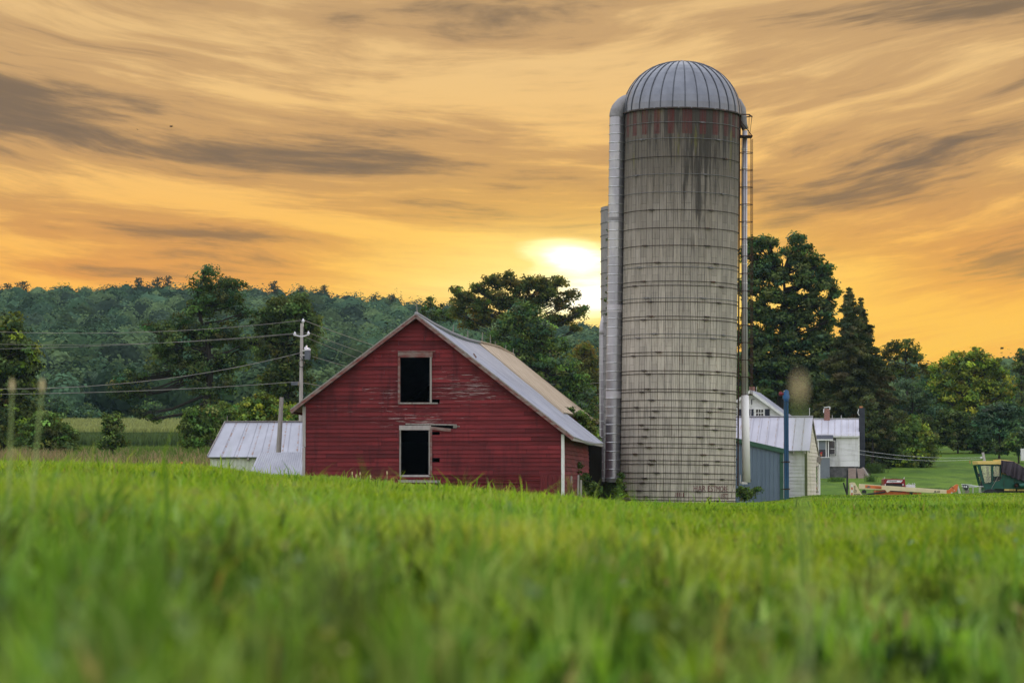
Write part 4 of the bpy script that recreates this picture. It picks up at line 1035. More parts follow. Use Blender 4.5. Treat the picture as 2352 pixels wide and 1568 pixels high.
# blue steel building
fz = Frame(P(1799, 1142, 157.5), R(5.5)); z0 = -1.0
bb = thing('steel_building', 'blue-grey ribbed steel building with green eave trim, right behind the silo', 'steel building', (fz.o.x, fz.o.y, z0), -fz.th)
q = lambda x, y, t=0: fz.pl(*c5(x, y), t, z0)
sl_, zl_ = q(245, 795); sr_, zr_ = q(735, 905)
slope = (zl_ - zr_) / (sr_ - sl_); ap = sr_ - 5.0; lft = sr_ - 8.2
zt_ = lambda s: zr_ + slope * (sr_ - s) if s > ap else zr_ + slope * (sr_ - ap) - slope * (ap - s)
mb = MB(); s = lft; nb = 0; pit = 0.228
while s < sr_ - 0.02:
    e = min(s + pit, sr_); a = [(s, 0), (s + 0.16, 0), (s + 0.175, -0.035), (s + 0.21, -0.035), (e, 0)]
    for (p0, o0), (p1, o1) in zip(a[:-1], a[1:]):
        mb.quad((p0, o0, 0), (p1, o1, 0), (p1, o1, zt_(p1)), (p0, o0, zt_(p0)))
    s = e
mb.quad((sr_, 0, 0), (sr_, 14, 0), (sr_, 14, zr_), (sr_, 0, zr_)); mb.quad((lft, 0, 0), (lft, 14, 0), (lft, 14, zt_(lft)), (lft, 0, zt_(lft)))
mb.build('wall', M['blue_steel'], bb)
mb = MB()
for i in range(22):
    s0, s1 = ap + (sr_ + 0.28 - ap) * i / 22, ap + (sr_ + 0.28 - ap) * (i + 1) / 22; k = 0.012 * (i % 2)
    mb.quad((s0, -0.12, zr_ + slope * (sr_ - s0) + 0.03 + k), (s1, -0.12, zr_ + slope * (sr_ - s1) + 0.03 + k), (s1, 14.2, zr_ + slope * (sr_ - s1) + 0.03 + k), (s0, 14.2, zr_ + slope * (sr_ - s0) + 0.03 + k))
mb.quad((lft - 0.2, -0.12, zt_(lft) - 0.05), (ap, -0.12, zt_(ap)), (ap, 14.2, zt_(ap)), (lft - 0.2, 14.2, zt_(lft) - 0.05)); mb.build('roof', M['roof_white'], bb)
mb = MB(); mb.bar((ap, -0.10, zt_(ap) - 0.08), (sr_ + 0.28, -0.10, zr_ - slope * 0.28 - 0.08), 0.08, 0.25); mb.bar((lft - .2, -0.10, zt_(lft) - 0.14), (ap, -0.10, zt_(ap) - 0.08), 0.08, 0.25); mb.build('eave_trim', M['green_trim'], bb)
mb = MB(); mb.box((sr_ - 0.17, -0.05, 0), (sr_ + 0.02, 0.15, zr_ - 0.02)); mb.build('corner_trim', M['green_trim'], bb)
mb = MB(); e = q(325, 1240); mb.box((e[0] - 0.05, -0.10, e[1]), (e[0] + 0.42, -0.05, e[1] + 0.12)); mb.bar((e[0], -0.1, e[1]), (e[0], -0.1, e[1] + 0.55), 0.04); mb.build('wall_bracket', M['black_metal'], bb)

# blue grain leg
gx = P(*c5(772, 1400), 156.0)
gl_ = thing('grain_elevator', 'thin upright blue grain elevator leg with a bright blue head and red motor', 'grain elevator', (gx.x, 156.0, -1.0))
def gq(x, y): p = P(*c5(x, y), 156.0); return (p.x - gx.x, p.z + 1.0)
a, b = gq(751, 1420), gq(793, 400)
mb = MB(); mid = (b[0] + a[0]) / 2; mb.box((a[0], -0.13, 0), (mid - 0.006, 0.13, b[1])); mb.box((mid + 0.006, -0.13, 0), (b[0], 0.13, b[1])); mb.build('leg', M['blue_dark'], gl_, bevel=0.01)
a, b = gq(736, 380), gq(801, 338); hd_ = MB(); hd_.box((a[0], -0.18, a[1]), (b[0], 0.18, b[1]))
a2, b2 = gq(746, 404), gq(795, 380)
hd_.prism([(a2[0], a2[1]), (b2[0], a2[1]), (b[0] - 0.05, b2[1]), (a[0] + 0.05, b2[1])], -0.15, 0.15)
a3, b3 = gq(745, 338), gq(795, 285); pts = [(a3[0], a3[1]), (b3[0], a3[1])] + [((a3[0] + b3[0]) / 2 + (b3[0] - a3[0]) / 2 * math.cos(t), b3[1] - 0.10 + 0.10 * math.sin(t)) for t in np.linspace(0, PI, 9)]
hd_.prism(pts, -0.16, 0.16); head = hd_.build('head', M['blue_paint'], gl_, bevel=0.008)
mb = MB(); m0 = gq(712, 328); mb.tube([(m0[0] - 0.09, 0, m0[1]), (m0[0] + 0.1, 0, m0[1])], 0.10, 14); mb.tube([(m0[0] + 0.1, 0, m0[1]), (m0[0] + 0.2, 0, m0[1])], 0.06, 10); mb.box((m0[0] - 0.05, -0.06, m0[1] + 0.08), (m0[0] + 0.05, 0.06, m0[1] + 0.15)); mb.build('motor', M['red_machine'], head)
for yy in (1036, 1320):
    a, b = gq(742, yy + 6), gq(807, yy - 6); mb = MB(); mb.box((a[0], -0.16, a[1]), (b[0], -0.13, b[1])); mb.bar((a[0] + .03, -0.15, a[1] + .03), (a[0] + .03, 1.4, a[1] + .03), 0.04); mb.build('bracket', M['rust'], gl_)
for yy in (868, 398, 340):
    a, b = gq(747, yy + 2.5), gq(797, yy - 2.5); mb = MB(); mb.box((a[0], -0.15, a[1]), (b[0], 0.15, b[1])); mb.build('joint_band', M['blue_dark'], gl_)

# white tool shed with saltbox roof
fs = Frame(P(*c5(985, 1035), 172.0), R(13)); z0 = -1.3
ws = thing('shed', 'white clapboard shed with pale seamed metal roof, between the blue building and the low house', 'shed', (fs.o.x, fs.o.y, z0), -fs.th)
q = lambda x, y, t=0: fs.pl(*c5(x, y), t, z0)
TR, TB = 2.3, 6.2
ze = q(1000, 918, -0.35)[1]; zrg = q(1048, 562, TR)[1]; zb_ = q(1135, 1045, TB + .5)[1]
SLF = -9.5
front_top = ze + 0.05
mb = MB(); siding(mb, (1, 0, 0), (0, -1, 0), (0, 0, 0), lambda z: SLF, lambda z: -0.12, 0, front_top + 0.1, 0.215, 0.022, joint=(3, 6), seed=21); mb.build('front_wall', M['white_siding'], ws)
kf = (zrg - ze) / (TR + 0.35); kb = (zrg - zb_) / (TB + .5 - TR)
def hiE(z):   # end wall: t range at height z
    return min(TB, TR + (zrg - 0.12 - z) / kb)
def loE(z):
    return max(0.0, TR - (zrg - 0.12 - z) / kf)
mb = MB(); siding(mb, (0, 1, 0), (1, 0, 0), (0, 0, 0), loE, hiE, 0, zrg - 0.2, 0.215, 0.022, joint=(9, 12), seed=22, holes=[(4.6, 5.3, 1.5, 3.0)]); mb.build('end_wall', M['cream_siding'], ws)
mb = MB(); mb.box((-0.12, -0.05, 0), (0.03, 0.04, front_top)); mb.build('corner_board', M['bark'], ws)
mb = MB(); mb.box((-0.02, TB - 0.5, 0), (0.06, TB + 0.1, zb_ - 0.1)); mb.build('corner_board', M['white_worn'], ws)
mb = MB(); mb.box((-0.03, 4.62, 1.52), (0.0, 5.28, 2.98)); mb.build('pane', M['pane'], ws)
mb = MB(); mb.bar((0.03, 4.55, 3.04), (0.03, 5.35, 3.04), 0.06, 0.1); mb.bar((0.03, 4.55, 1.46), (0.03, 5.35, 1.46), 0.06, 0.08); mb.bar((0.03, 5.0, 3.3), (0.25, 5.0, 3.6), 0.12, 0.3); mb.build('window_frame', M['grey_wood'], ws)
se = q(1015, 915, -0.35)[0]; sr2 = q(1050, 562, TR)[0]; sb2 = q(1132, 1045, TB + .5)[0]
roof_sheet('roof', M['roof_white'], ws, (SLF - .2, TR, zrg), (sr2, TR, zrg), (SLF - .2, -0.35, ze), (se, -0.35, ze), 0.05, 14, 8, seams=19, seam_h=0.03)
roof_sheet('roof', M['roof_white'], ws, (SLF - .2, TR, zrg), (sr2, TR, zrg), (SLF - .2, TB + .5, zb_), (sb2, TB + .5, zb_), 0.05, 14, 8, seams=19, seam_h=0.03)
mb = MB(); mb.bar((SLF, TR, zrg + 0.03), (sr2, TR, zrg + 0.03), 0.18, 0.05); mb.build('ridge_cap', M['roof_white'], ws)
mb = MB(); mb.bar((sr2 - 0.02, TR, zrg - 0.12), (sb2 - 0.02, TB + .5, zb_ - 0.12), 0.05, 0.16); mb.bar((sr2 - 0.02, TR, zrg - 0.1), (se - 0.02, -0.35, ze - 0.1), 0.05, 0.1)
for i in range(14):
    f = i / 14; mb.bar((sr2 - 0.28 + (sb2 - sr2) * f, TR + (TB - TR) * f, zrg - 0.1 - (zrg - zb_) * f * 0.95), (sr2 - 0.04 + (sb2 - sr2) * f, TR + (TB - TR) * f, zrg - 0.08 - (zrg - zb_) * f * 0.95), 0.07, 0.04)
mb.build('rake_board', M['grey_wood'], ws)
for xx in (855, 972):
    e = q(xx, 935); mb = MB(); mb.box((e[0] - 0.05, -0.3, e[1] - 0.1), (e[0] + 0.05, 0.0, e[1] + 0.1)); mb.build('rafter_tail', M['grey_wood'], ws)
for xx in (400, 1013):
    e = q(xx, 560, TR); mb = MB(); mb.tube([(e[0], TR, zrg), (e[0] + 0.02, TR, zrg + 0.52)], 0.018, 5); mb.build('lightning_rod', M['white'], ws)

# low white house
fh = Frame(P(*c5(1532, 1085), 230.0), R(7)); z0 = ground(fh.o.x, 230) - 0.2
lh = thing('house', 'low white house with pale metal roof, tall black chimney and brick chimney', 'house', (fh.o.x, fh.o.y, z0), -fh.th)
q = lambda x, y, t=0: fh.pl(*c5(x, y), t, z0)
zfl = q(1300, 1085)[1]; zev = q(1300, 765)[1]; zrd = q(1300, 588, 3.2)[1]; LW = -8.5
hw = q(1222, 795); hw2 = q(1290, 962)
mb = MB(); siding(mb, (1, 0, 0), (0, -1, 0), (0, 0, 0), lambda z: LW, lambda z: 0.0, zfl, zev + 0.15, 0.46, 0.02, joint=(1.2, 3.5), seed=31, holes=[(hw[0], hw2[0], hw2[1], hw[1])]); mb.build('wall', M['white_siding'], lh)
mb = MB(); mb.quad((0, 0, zfl), (0, 6.4, zfl), (0, 6.4, zev), (0, 3.2, zrd - 0.1), (0, 0, zev), uv=[(0, 0), (6, 0), (6, 3), (3, 4.5), (0, 3)]); mb.quad((LW, 0, zfl), (LW, 6.4, zfl), (LW, 6.4, zev), (LW, 3.2, zrd - 0.1), (LW, 0, zev), uv=[(0, 0), (6, 0), (6, 3), (3, 4.5), (0, 3)]); mb.quad((LW, 6.4, zfl), (0, 6.4, zfl), (0, 6.4, zev), (LW, 6.4, zev), uv=[(0, 0), (8, 0), (8, 3), (0, 3)]); mb.build('end_wall', M['white_siding'], lh)
mb = MB(); mb.box((LW, 0.08, -0.5), (-0.05, 6.3, zfl + 0.02)); mb.build('foundation', M['grey_block'], lh)
roof_sheet('roof', M['roof_white'], lh, (LW, 3.2, zrd), (0.05, 3.2, zrd), (LW, -0.25, zev), (0.05, -0.25, zev), 0.06, 10, 6, seams=17, seam_h=0.03, seam_w=0.04)
roof_sheet('roof', M['roof_white'], lh, (LW, 3.2, zrd), (0.05, 3.2, zrd), (LW, 6.6, zev), (0.05, 6.6, zev), 0.06, 6, 4, seams=17)
mb = MB(); mb.bar((LW, -0.22, zev - 0.05), (0.05, -0.22, zev - 0.05), 0.05, 0.12); mb.bar((LW, 3.2, zrd + 0.03), (0.05, 3.2, zrd + 0.03), 0.2, 0.05); mb.box((-0.08, -0.06, zfl), (0.05, 0.05, zev)); mb.build('roof_trim', M['white_worn'], lh)
a, b = q(1528, 1120), q(1592, 470)
bc = MB(); bc.box((a[0] + 0.04, 0.6, -0.3), (b[0], 1.35, b[1])); bch = bc.build('tall_chimney', M['black'], lh)
mb = MB(); a, b = q(1537, 500), q(1570, 452); mb.box((a[0], 0.7, a[1]), (b[0], 1.1, b[1])); mb.build('chimney_pot', M['clay'], bch)
mb = MB(); a = q(1527, 510); mb.tube([(a[0], 0.55, a[1] + 0.2), (a[0] - 0.06, 0.5, a[1] - 0.1), (a[0] + 0.05, 0.55, a[1] - 0.3)], 0.03, 6); mb.build('flashing', M['white'], bch)
a, b = q(1168, 640, 3.2), q(1226, 480, 3.2)
mb = MB(); mb.box((a[0], 2.9, zrd - 0.5), (b[0], 3.5, b[1])); brc = mb.build('brick_chimney', M['brick'], lh)
mb = MB(); c_ = q(1165, 470, 3.2); d_ = q(1229, 462, 3.2)
mb.bar((c_[0], 2.88, c_[1]), (d_[0], 2.88, d_[1]), 0.05, 0.06); mb.tube([(d_[0], 2.88, d_[1]), (d_[0] - 0.02, 2.86, d_[1] - 0.22)], 0.035, 6); mb.tube([(c_[0], 2.88, c_[1] - 0.1), (c_[0] - 0.03, 2.86, c_[1] - 0.42)], 0.035, 6); mb.build('cap_flashing', M['white'], brc)
for xx in (1252, 1346):
    e = q(xx, 580, 3.2); mb = MB(); mb.tube([(e[0], 3.2, zrd), (e[0], 3.2, zrd + 0.32)], 0.018, 5); mb.build('lightning_rod', M['white'], lh)
def window(parent, q, x0, y0, x1, y1, off, fw, mat, pane='pane', bars=(), t=0.0):
    a, b = q(x0, y1), q(x1, y0)
    f = MB(); w_ = fw
    f.box((a[0] - w_, t - off - 0.05, a[1] - w_), (a[0], t - off, b[1] + w_)); f.box((b[0], t - off - 0.05, a[1] - w_), (b[0] + w_, t - off, b[1] + w_))
    f.box((a[0], t - off - 0.048, a[1] - w_), (b[0], t - off, a[1])); f.box((a[0], t - off - 0.048, b[1]), (b[0], t - off, b[1] + w_))
    for kind, p in bars:
        if kind == 'h': z = a[1] + (b[1] - a[1]) * p; f.box((a[0], t - off - 0.03, z - 0.025), (b[0], t - off - 0.004, z + 0.025))
        else: s = a[0] + (b[0] - a[0]) * p; f.box((s - 0.02, t - off - 0.034, a[1]), (s + 0.02, t - off - 0.006, b[1]))
    fr = f.build('window', mat, parent)
    m_ = MB(); m_.quad((a[0], t - off + 0.02, a[1]), (b[0], t - off + 0.02, a[1]), (b[0], t - off + 0.02, b[1]), (a[0], t - off + 0.02, b[1])); m_.build('pane', M[pane], fr)
    return fr
window(lh, q, 1226, 798, 1283, 960, 0.0, 0.07, M['black'], bars=(('h', 0.45),))
window(lh, q, 1226, 820, 1278, 958, 0.06, 0.05, M['white'], bars=(('h', 0.42),))
# the bay with a little roof, left of the window
a, b = q(1110, 1215), q(1226, 990)
mb = MB(); mb.box((a[0], -1.0, -0.3), (b[0], -0.02, b[1])); mb.build('porch_wall', M['grey_paint'], lh)
a, b = q(1085, 800, -1), q(1262, 755, 0)
roof_sheet('porch_roof', M['black'], lh, (a[0], 0, b[1] + 0.02), (b[0], 0, b[1] + 0.02), (a[0], -1.15, a[1]), (b[0], -1.15, a[1]), 0.06, 3, 2)
mb = MB(); mb.bar((a[0], -1.16, a[1] - 0.05), (b[0], -1.16, a[1] - 0.05), 0.04, 0.10); w0, w1 = q(1110, 990, -1), q(1226, 985, -1)
mb.bar((w0[0], -1.0, w0[1]), (w1[0] + .03, -1.0, w0[1]), 0.1, 0.05)
for xx in (1108, 1186, 1212): e = q(xx, 900, -1); mb.bar((e[0], -1.0, w0[1]), (e[0], -1.0, a[1] - 0.04), 0.07 if xx != 1186 else 0.04)
mb.build('porch_frame', M['white'], lh)
mb = MB(); e0, e1 = q(1113, 985, -1), q(1183, 812, -1); mb.quad((e0[0], -0.97, e0[1]), (e1[0], -0.97, e0[1]), (e1[0], -0.97, e1[1]), (e0[0], -0.97, e1[1])); mb.quad((e1[0] + .1, -0.97, e0[1]), (w1[0], -0.97, e0[1]), (w1[0], -0.97, e1[1]), (e1[0] + .1, -0.97, e1[1])); mb.build('porch_glass', M['pane'], lh)
mb = MB(); mb.quad((e0[0], -0.985, (e0[1] * 0.55 + e1[1] * 0.45)), (e1[0], -0.985, (e0[1] * 0.55 + e1[1] * 0.45)), (e1[0], -0.985, e1[1]), (e0[0], -0.985, e1[1])); mb.build('blind', M['grey_paint'], lh)
pe_ = q(1137, 945, -1); fp = MB(); 
for i in range(9): fp.ball((pe_[0] + random.uniform(-.06, .06), -1.05, pe_[1] + random.uniform(-.05, .05)), 0.035, 5)
fl_ = fp.build('flower_pot', M['decal_red'], None, origin=(0, 0, 0)); fl_.matrix_world = Matrix.Translation((fh.o.x, fh.o.y, z0)) @ Matrix.Rotation(-fh.th, 4, 'Z')
pt_ = MB(); pt_.lathe([(0.05, pe_[1] - 0.24), (0.08, pe_[1] - 0.07)], 10, (pe_[0], -1.05, 0), cap=True); pt_.build('pot', M['clay'], fl_); setprops(fl_, 'red flowers in a pot on the porch sill of the low white house', 'flower pot')
# boards leaning against the foundation
def lean_board(poly, t0, tilt, name, label, mat, group='boards leaning on the low house'):
    """poly in crop points at plane t0 (foot); the top leans back onto the wall"""
    ps = [q(x, y, t0) for x, y in poly]; zb0 = min(p[1] for p in ps); zt0 = max(p[1] for p in ps); mb = MB(); n = len(ps)
    f = lambda p, o: (p[0], t0 + o + tilt * (p[1] - zb0) / (zt0 - zb0), p[1])
    A = [f(p, 0) for p in ps]; B = [f(p, 0.035) for p in ps]
    mb.quad(*A); mb.quad(*B[::-1])
    for i in range(n): mb.quad(A[i], B[i], B[(i + 1) % n], A[(i + 1) % n])
    o = mb.build(name, mat); o.matrix_world = Matrix.Translation((fh.o.x, fh.o.y, z0)) @ Matrix.Rotation(-fh.th, 4, 'Z'); return setprops(o, label, 'board', group)
lean_board([(1416, 1225), (1500, 1225), (1502, 1100), (1420, 1100)], -0.9, 0.7, 'plywood_sheet', 'upright squarish brown plywood sheet leaning under the low house wall', M['plywood'])
lean_board([(1528, 1236), (1604, 1240), (1570, 1104), (1508, 1104)], -1.0, 0.8, 'plywood_sheet', 'tilted stained plywood sheet with dark markings, leaning below the black chimney', M['plywood'])
lean_board([(1628, 1236), (1640, 1228), (1572, 1094), (1556, 1100)], -0.85, 0.8, 'plank', 'narrow pinkish plank leaning beside the tilted plywood sheet', M['plywood'])
lean_board([(1645, 1218), (1656, 1206), (1584, 1092), (1566, 1092)], -0.7, 0.75, 'plank', 'narrow pale plank, outermost of the light boards under the black chimney', M['grey_wood'])
lean_board([(1652, 1176), (1660, 1170), (1604, 1095), (1600, 1108)], -0.3, 0.5, 'plank', 'thin dark plank leaning on the right side of the black chimney', M['bark'])
# farmhouse with the big gable
ff = Frame(P(*c5(400, 300), 247.0), R(11)); z0 = ground(ff.o.x, 247) - 0.3
fa = thing('house', 'taller white gabled farmhouse with navy shutters, rising behind the white shed roof', 'house', (ff.o.x, ff.o.y, z0), -ff.th)
q = lambda x, y, t=0: ff.pl(*c5(x, y), t, z0)
za_ = q(400, 296)[1]; kk = (q(400, 296)[1] - q(745, 545)[1]) / (q(745, 545)[0] - q(400, 296)[0])
WR = 5.2
win = q(455, 562), q(532, 488)
mb = MB(); siding(mb, (1, 0, 0), (0, -1, 0), (0, 0, 0), lambda z: max(-WR, -(za_ - .15 - z) / kk), lambda z: min(WR, (za_ - .15 - z) / kk), za_ - 6.2, za_ - 0.25, 0.40, 0.02, holes=[(win[0][0], win[1][0], win[0][1], win[1][1])], joint=(3, 6), seed=41); mb.build('gable_wall', M['white_siding'], fa)
zlo = za_ - kk * WR
mb = MB(); mb.quad((WR, 0, 0), (WR, 8, 0), (WR, 8, zlo - .1), (WR, 0, zlo - .1), uv=[(0, 0), (8, 0), (8, 4), (0, 4)]); mb.quad((-WR, 0, 0), (-WR, 8, 0), (-WR, 8, zlo - .1), (-WR, 0, zlo - .1), uv=[(0, 0), (8, 0), (8, 4), (0, 4)])
mb.quad((-WR, 8, 0), (WR, 8, 0), (WR, 8, zlo), (0, 8, za_ - .1), (-WR, 8, zlo), uv=[(0, 0)] * 5); mb.quad((-WR, 0.01, 0), (WR, 0.01, 0), (WR, 0.01, za_ - 6.2), (-WR, 0.01, za_ - 6.2), uv=[(0, 0), (10, 0), (10, 2), (0, 2)]); mb.build('side_wall', M['white_siding'], fa)
for sgn in (1, -1):
    e = WR + 0.45
    roof_sheet('roof', M['roof_grey'], fa, (0, -0.45, za_ + 0.08), (0, 8.3, za_ + 0.08), (sgn * e, -0.45, za_ - kk * e + 0.08), (sgn * e, 8.3, za_ - kk * e + 0.08), 0.06, 8, 6, seams=12)
    mb = MB(); mb.bar((0, -0.46, za_ - 0.05), (sgn * e, -0.46, za_ - kk * e - 0.05), 0.05, 0.22); mb.bar((0, -0.42, za_ + 0.05), (sgn * e, -0.42, za_ - kk * e + 0.05), 0.12, 0.06); mb.build('rake_board', M['white_worn'], fa)
wq = window(fa, q, 455, 488, 532, 562, 0.0, 0.09, M['white'], bars=(('h', 0.5), ('v', 0.33), ('v', 0.66)))
window(fa, q, 180, 488, 257, 562, 0.03, 0.09, M['white'], bars=(('h', 0.5), ('v', 0.33), ('v', 0.66)))
for x0, x1 in ((278, 316), (384, 430), (549, 598)):
    a, b = q(x0, 567), q(x1, 484); mb = MB(); mb.box((a[0], -0.06, a[1]), (b[0], -0.025, b[1]))
    for i in range(7): z = a[1] + (b[1] - a[1]) * (i + 0.5) / 7; mb.box((a[0] + 0.05, -0.075, z - 0.03), (b[0] - 0.05, -0.06, z + 0.02))
    mb.build('shutter', M['navy'], fa)
a, b = q(378, 300, 4), q(430, 252, 4); mb = MB(); mb.box((a[0] + 0.1, 3.7, za_ - 0.3), (b[0] + 0.1, 4.3, b[1])); mb.build('chimney', M['brick'], fa)
e = q(460, 295, 4); mb = MB(); mb.tube([(e[0], 4, za_), (e[0], 4, za_ + 0.5)], 0.018, 5); mb.build('lightning_rod', M['white'], fa)
mb = MB(); e = q(410, 395); mb.bar((e[0], -0.06, e[1] - 0.35), (e[0], -0.06, e[1] + 0.1), 0.07, 0.05); mb.bar((e[0], -0.06, e[1] + .1), (e[0] + 0.3, -0.06, e[1] + .1), 0.04); mb.build('lamp_bracket', M['black_metal'], fa)

# short farm lane seen through the gap beside the barn
mb = MB()
for i in range(12):
    x0, x1 = -2 + i * 1.2, -2 + (i + 1) * 1.2
    mb.quad((x0, 219, ground(x0, 219) + 0.07), (x1, 219, ground(x1, 219) + 0.07), (x1, 224.5, ground(x1, 224.5) + 0.07), (x0, 224.5, ground(x0, 224.5) + 0.07))
setprops(mb.build('lane', M['asphalt']), kind='structure')
mb = MB()
for i in range(12):
    x0, x1 = -2 + i * 1.2, -2 + (i + 1) * 1.2; f = lambda x, y: ground(x, 219) + (ground(x, 224.5) - ground(x, 219)) * (y - 219) / 5.5 + 0.078
    mb.quad((x0, 221.7, f(x0, 221.7)), (x1, 221.7, f(x1, 221.7)), (x1, 221.95, f(x1, 221.95)), (x0, 221.95, f(x0, 221.95)))
setprops(mb.build('lane_marking', M['road_yellow']), kind='structure')
# ------------------------------------------------------------------ boom lift trailer, red harvester, green combine
def PX(cv, D, O):
    """crop points at distance D as (x, z) relative to O"""
    def f(x, y):
        p = P(*cv(x, y), D); return (p.x - O.x, p.z - O.z)
    return f
DM = 186.0
ob_ = P(*c3(1000, 640), DM); OB = Vector((ob_.x, DM, -1.6))
lift = thing('boom_lift', 'cream towable boom lift with folded arm and orange elbow, half hidden behind the grass', 'boom lift', OB)
q = PX(c3, DM, OB)
def poly(name, pts, y0, y1, mat, parent, bevel=0.0, f=None):
    mb = MB(); f = f or q; mb.prism([f(*p) for p in pts][::-1], y0, y1); return mb.build(name, mat, parent, bevel=bevel)
boom = poly('boom', [(372, 488), (1862, 590), (1862, 655), (905, 602), (848, 638), (815, 592), (362, 574)], -0.10, 0.10, M['cream'], lift, 0.01)
poly('turret', [(204, 472), (240, 463), (292, 466), (405, 660), (470, 760), (225, 760), (214, 660)], -0.13, 0.13, M['cream'], lift, 0.012)
poly('decal', [(470, 507), (750, 526), (750, 578), (470, 557)], -0.112, -0.104, M['orange'], boom)
poly('decal_mark', [(490, 540), (535, 520), (565, 545), (520, 556)], -0.120, -0.114, M['transformer'], boom); poly('decal_mark', [(645, 546), (738, 553), (738, 562), (645, 555)], -0.120, -0.114, M['rust'], boom)
for i in range(4): poly('warning_stripe', [(232, 497 + i * 48), (252, 495 + i * 48), (256, 543 + i * 48), (234, 545 + i * 48)], -0.142, -0.134, M['decal_white'] if i % 2 == 0 else M['decal_red'], lift)
def ringm(cx, cy, r, name='round_mark'):
    mb = MB(); c = q(cx, cy); mb.tube([(c[0] + r * math.cos(a), -0.138, c[1] + r * math.sin(a)) for a in np.linspace(0, 2 * PI, 17)], 0.012, 4, caps=False); mb.bar((c[0] - r * .3, -0.138, c[1] - r * .6), (c[0] + r * .2, -0.138, c[1] + r * .6), 0.02); mb.build(name, M['black_metal'], lift)
ringm(300, 612, 0.085); ringm(290, 535, 0.04); ringm(292, 568, 0.03)
a = q(1648, 633); text_part('lettering', 'JLG', 0.155, (a[0], -0.108, a[1]), M['black_metal'], boom, width=0.37, bold=0.006, slant=0.25)
a = q(272, 676); text_part('lettering', 'T500J', 0.115, (a[0], -0.138, a[1]), M['black_metal'], lift, width=0.42, bold=0.003)
el_ = poly('elbow', [(1860, 595), (1900, 590), (1965, 540), (2030, 495), (2065, 500), (2060, 560), (2030, 625), (1985, 632), (1945, 645), (1920, 655), (1860, 660)], -0.09, 0.09, M['orange'], lift, 0.01)
poly('elbow_plate', [(2060, 520), (2078, 560), (2105, 640), (2085, 700), (2068, 640), (2052, 580)], -0.12, 0.12, M['steel'], lift)
mb = MB(); c = q(1945, 575); mb.tube([(c[0] + 0.12 * math.cos(t), -0.1, c[1] + 0.14 * math.sin(t)) for t in np.linspace(0.1, PI, 9)], 0.02, 6); mb.build('hose', M['black_metal'], el_)
mb = MB(); c = q(1950, 640); mb.tube([(c[0], -0.12, c[1]), (c[0], 0.12, c[1])], 0.05, 10); mb.ball((q(1995, 600)[0], -0.1, q(1995, 600)[1]), 0.035, 6); mb.build('pivot_pin', M['steel'], el_)
mb = MB(); a, b = q(520, 668), q(820, 625); mb.tube([(a[0], -0.05, a[1]), (b[0], -0.05, b[1])], 0.055, 10); mb.tube([(q(420, 672)[0], -0.05, q(420, 672)[1]), (a[0], -0.05, a[1])], 0.03, 8); mb.build('lift_cylinder', M['black_metal'], lift)
poly('chassis', [(660, 600), (1250, 640), (1430, 645), (1430, 800), (660, 800)], 0.15, 0.9, M['orange'], lift)
mb = MB(); c = q(455, 620); mb.box((c[0] - 0.12, -0.05, c[1] - 0.12), (c[0] + 0.14, 0.3, c[1] + 0.08)); mb.tube([(c[0] - 0.1, 0, c[1] + 0.06), (c[0], 0, c[1] + 0.14), (c[0] + 0.12, 0, c[1] - 0.03)], 0.03, 6); mb.build('winch', M['black_metal'], lift)
poly('outrigger', [(150, 700), (183, 700), (188, 270), (166, 240), (160, 300)], 0.1, 0.2, M['black_metal'], lift)
poly('outrigger', [(148, 640), (176, 650), (122, 465), (98, 468)], 0.25, 0.33, M['black_metal'], lift)
poly('wheel_arch', [(1235, 625), (1280, 628), (1280, 700), (1235, 700)], -0.2, 0.1, M['black_metal'], lift)
for cx_w in (800, 1050):
    mb = MB(); c = q(cx_w, 800); mb.tube([(c[0], -0.35, c[1]), (c[0], -0.12, c[1])], 0.33, 20); mb.build('wheel', M['black_metal'], lift)
# its work platform at the far end
bk = thing('work_platform', 'empty grey pipe railing work platform with a black control box, left of the green combine', 'work platform', Vector((P(*c2p(580, 1380), DM).x, DM, -1.6)))
OK_ = Vector(bk.location); qb = PX(c2p, DM, OK_)
rl = MB()
for (x0, y0, x1, y1, yy) in ((210, 1128, 560, 1140, 0), (430, 1170, 930, 1200, -0.1), (600, 1160, 930, 1198, 0.5), (450, 1212, 780, 1216, 0.5), (420, 1170, 600, 1162, -0.1)):
    a, b = qb(x0, y0), qb(x1, y1); rl.tube([(a[0], yy, a[1]), (b[0], yy, b[1])], 0.022, 8)
rl.build('top_rail', M['steel'], bk)
for x, yy in ((265, 0), (580, -0.1), (790, -0.1), (890, 0.5), (480, 0.5)):
    a = qb(x, 1180); mb = MB(); mb.tube([(a[0], yy, a[1]), (a[0], yy, a[1] - 1.0)], 0.028 if x != 580 else 0.04, 8); mb.build('post', M['steel'], bk)
mb = MB(); pts = [qb(*p) for p in ((240, 1135), (330, 1130), (420, 1160), (432, 1230), (400, 1310), (330, 1320), (270, 1240))]; mb.prism(pts[::-1], -0.25, 0.1); cb = mb.build('control_box', M['black_metal'], bk)
mb = MB(); a, b = qb(268, 1232), qb(380, 1165); mb.box((a[0], -0.265, a[1]), (a[0] + 0.06, -0.255, b[1])); mb.box((a[0] + 0.12, -0.265, a[1]), (b[0], -0.255, b[1] - 0.02)); a = qb(228, 1190); mb.ball((a[0], -0.2, a[1]), 0.04, 8); mb.build('control_panel', M['decal_white'], cb)
poly('toe_board', [(330, 1310), (460, 1300), (470, 1420), (320, 1420)], -0.1, 0.1, M['grey_wood'], bk, f=qb)

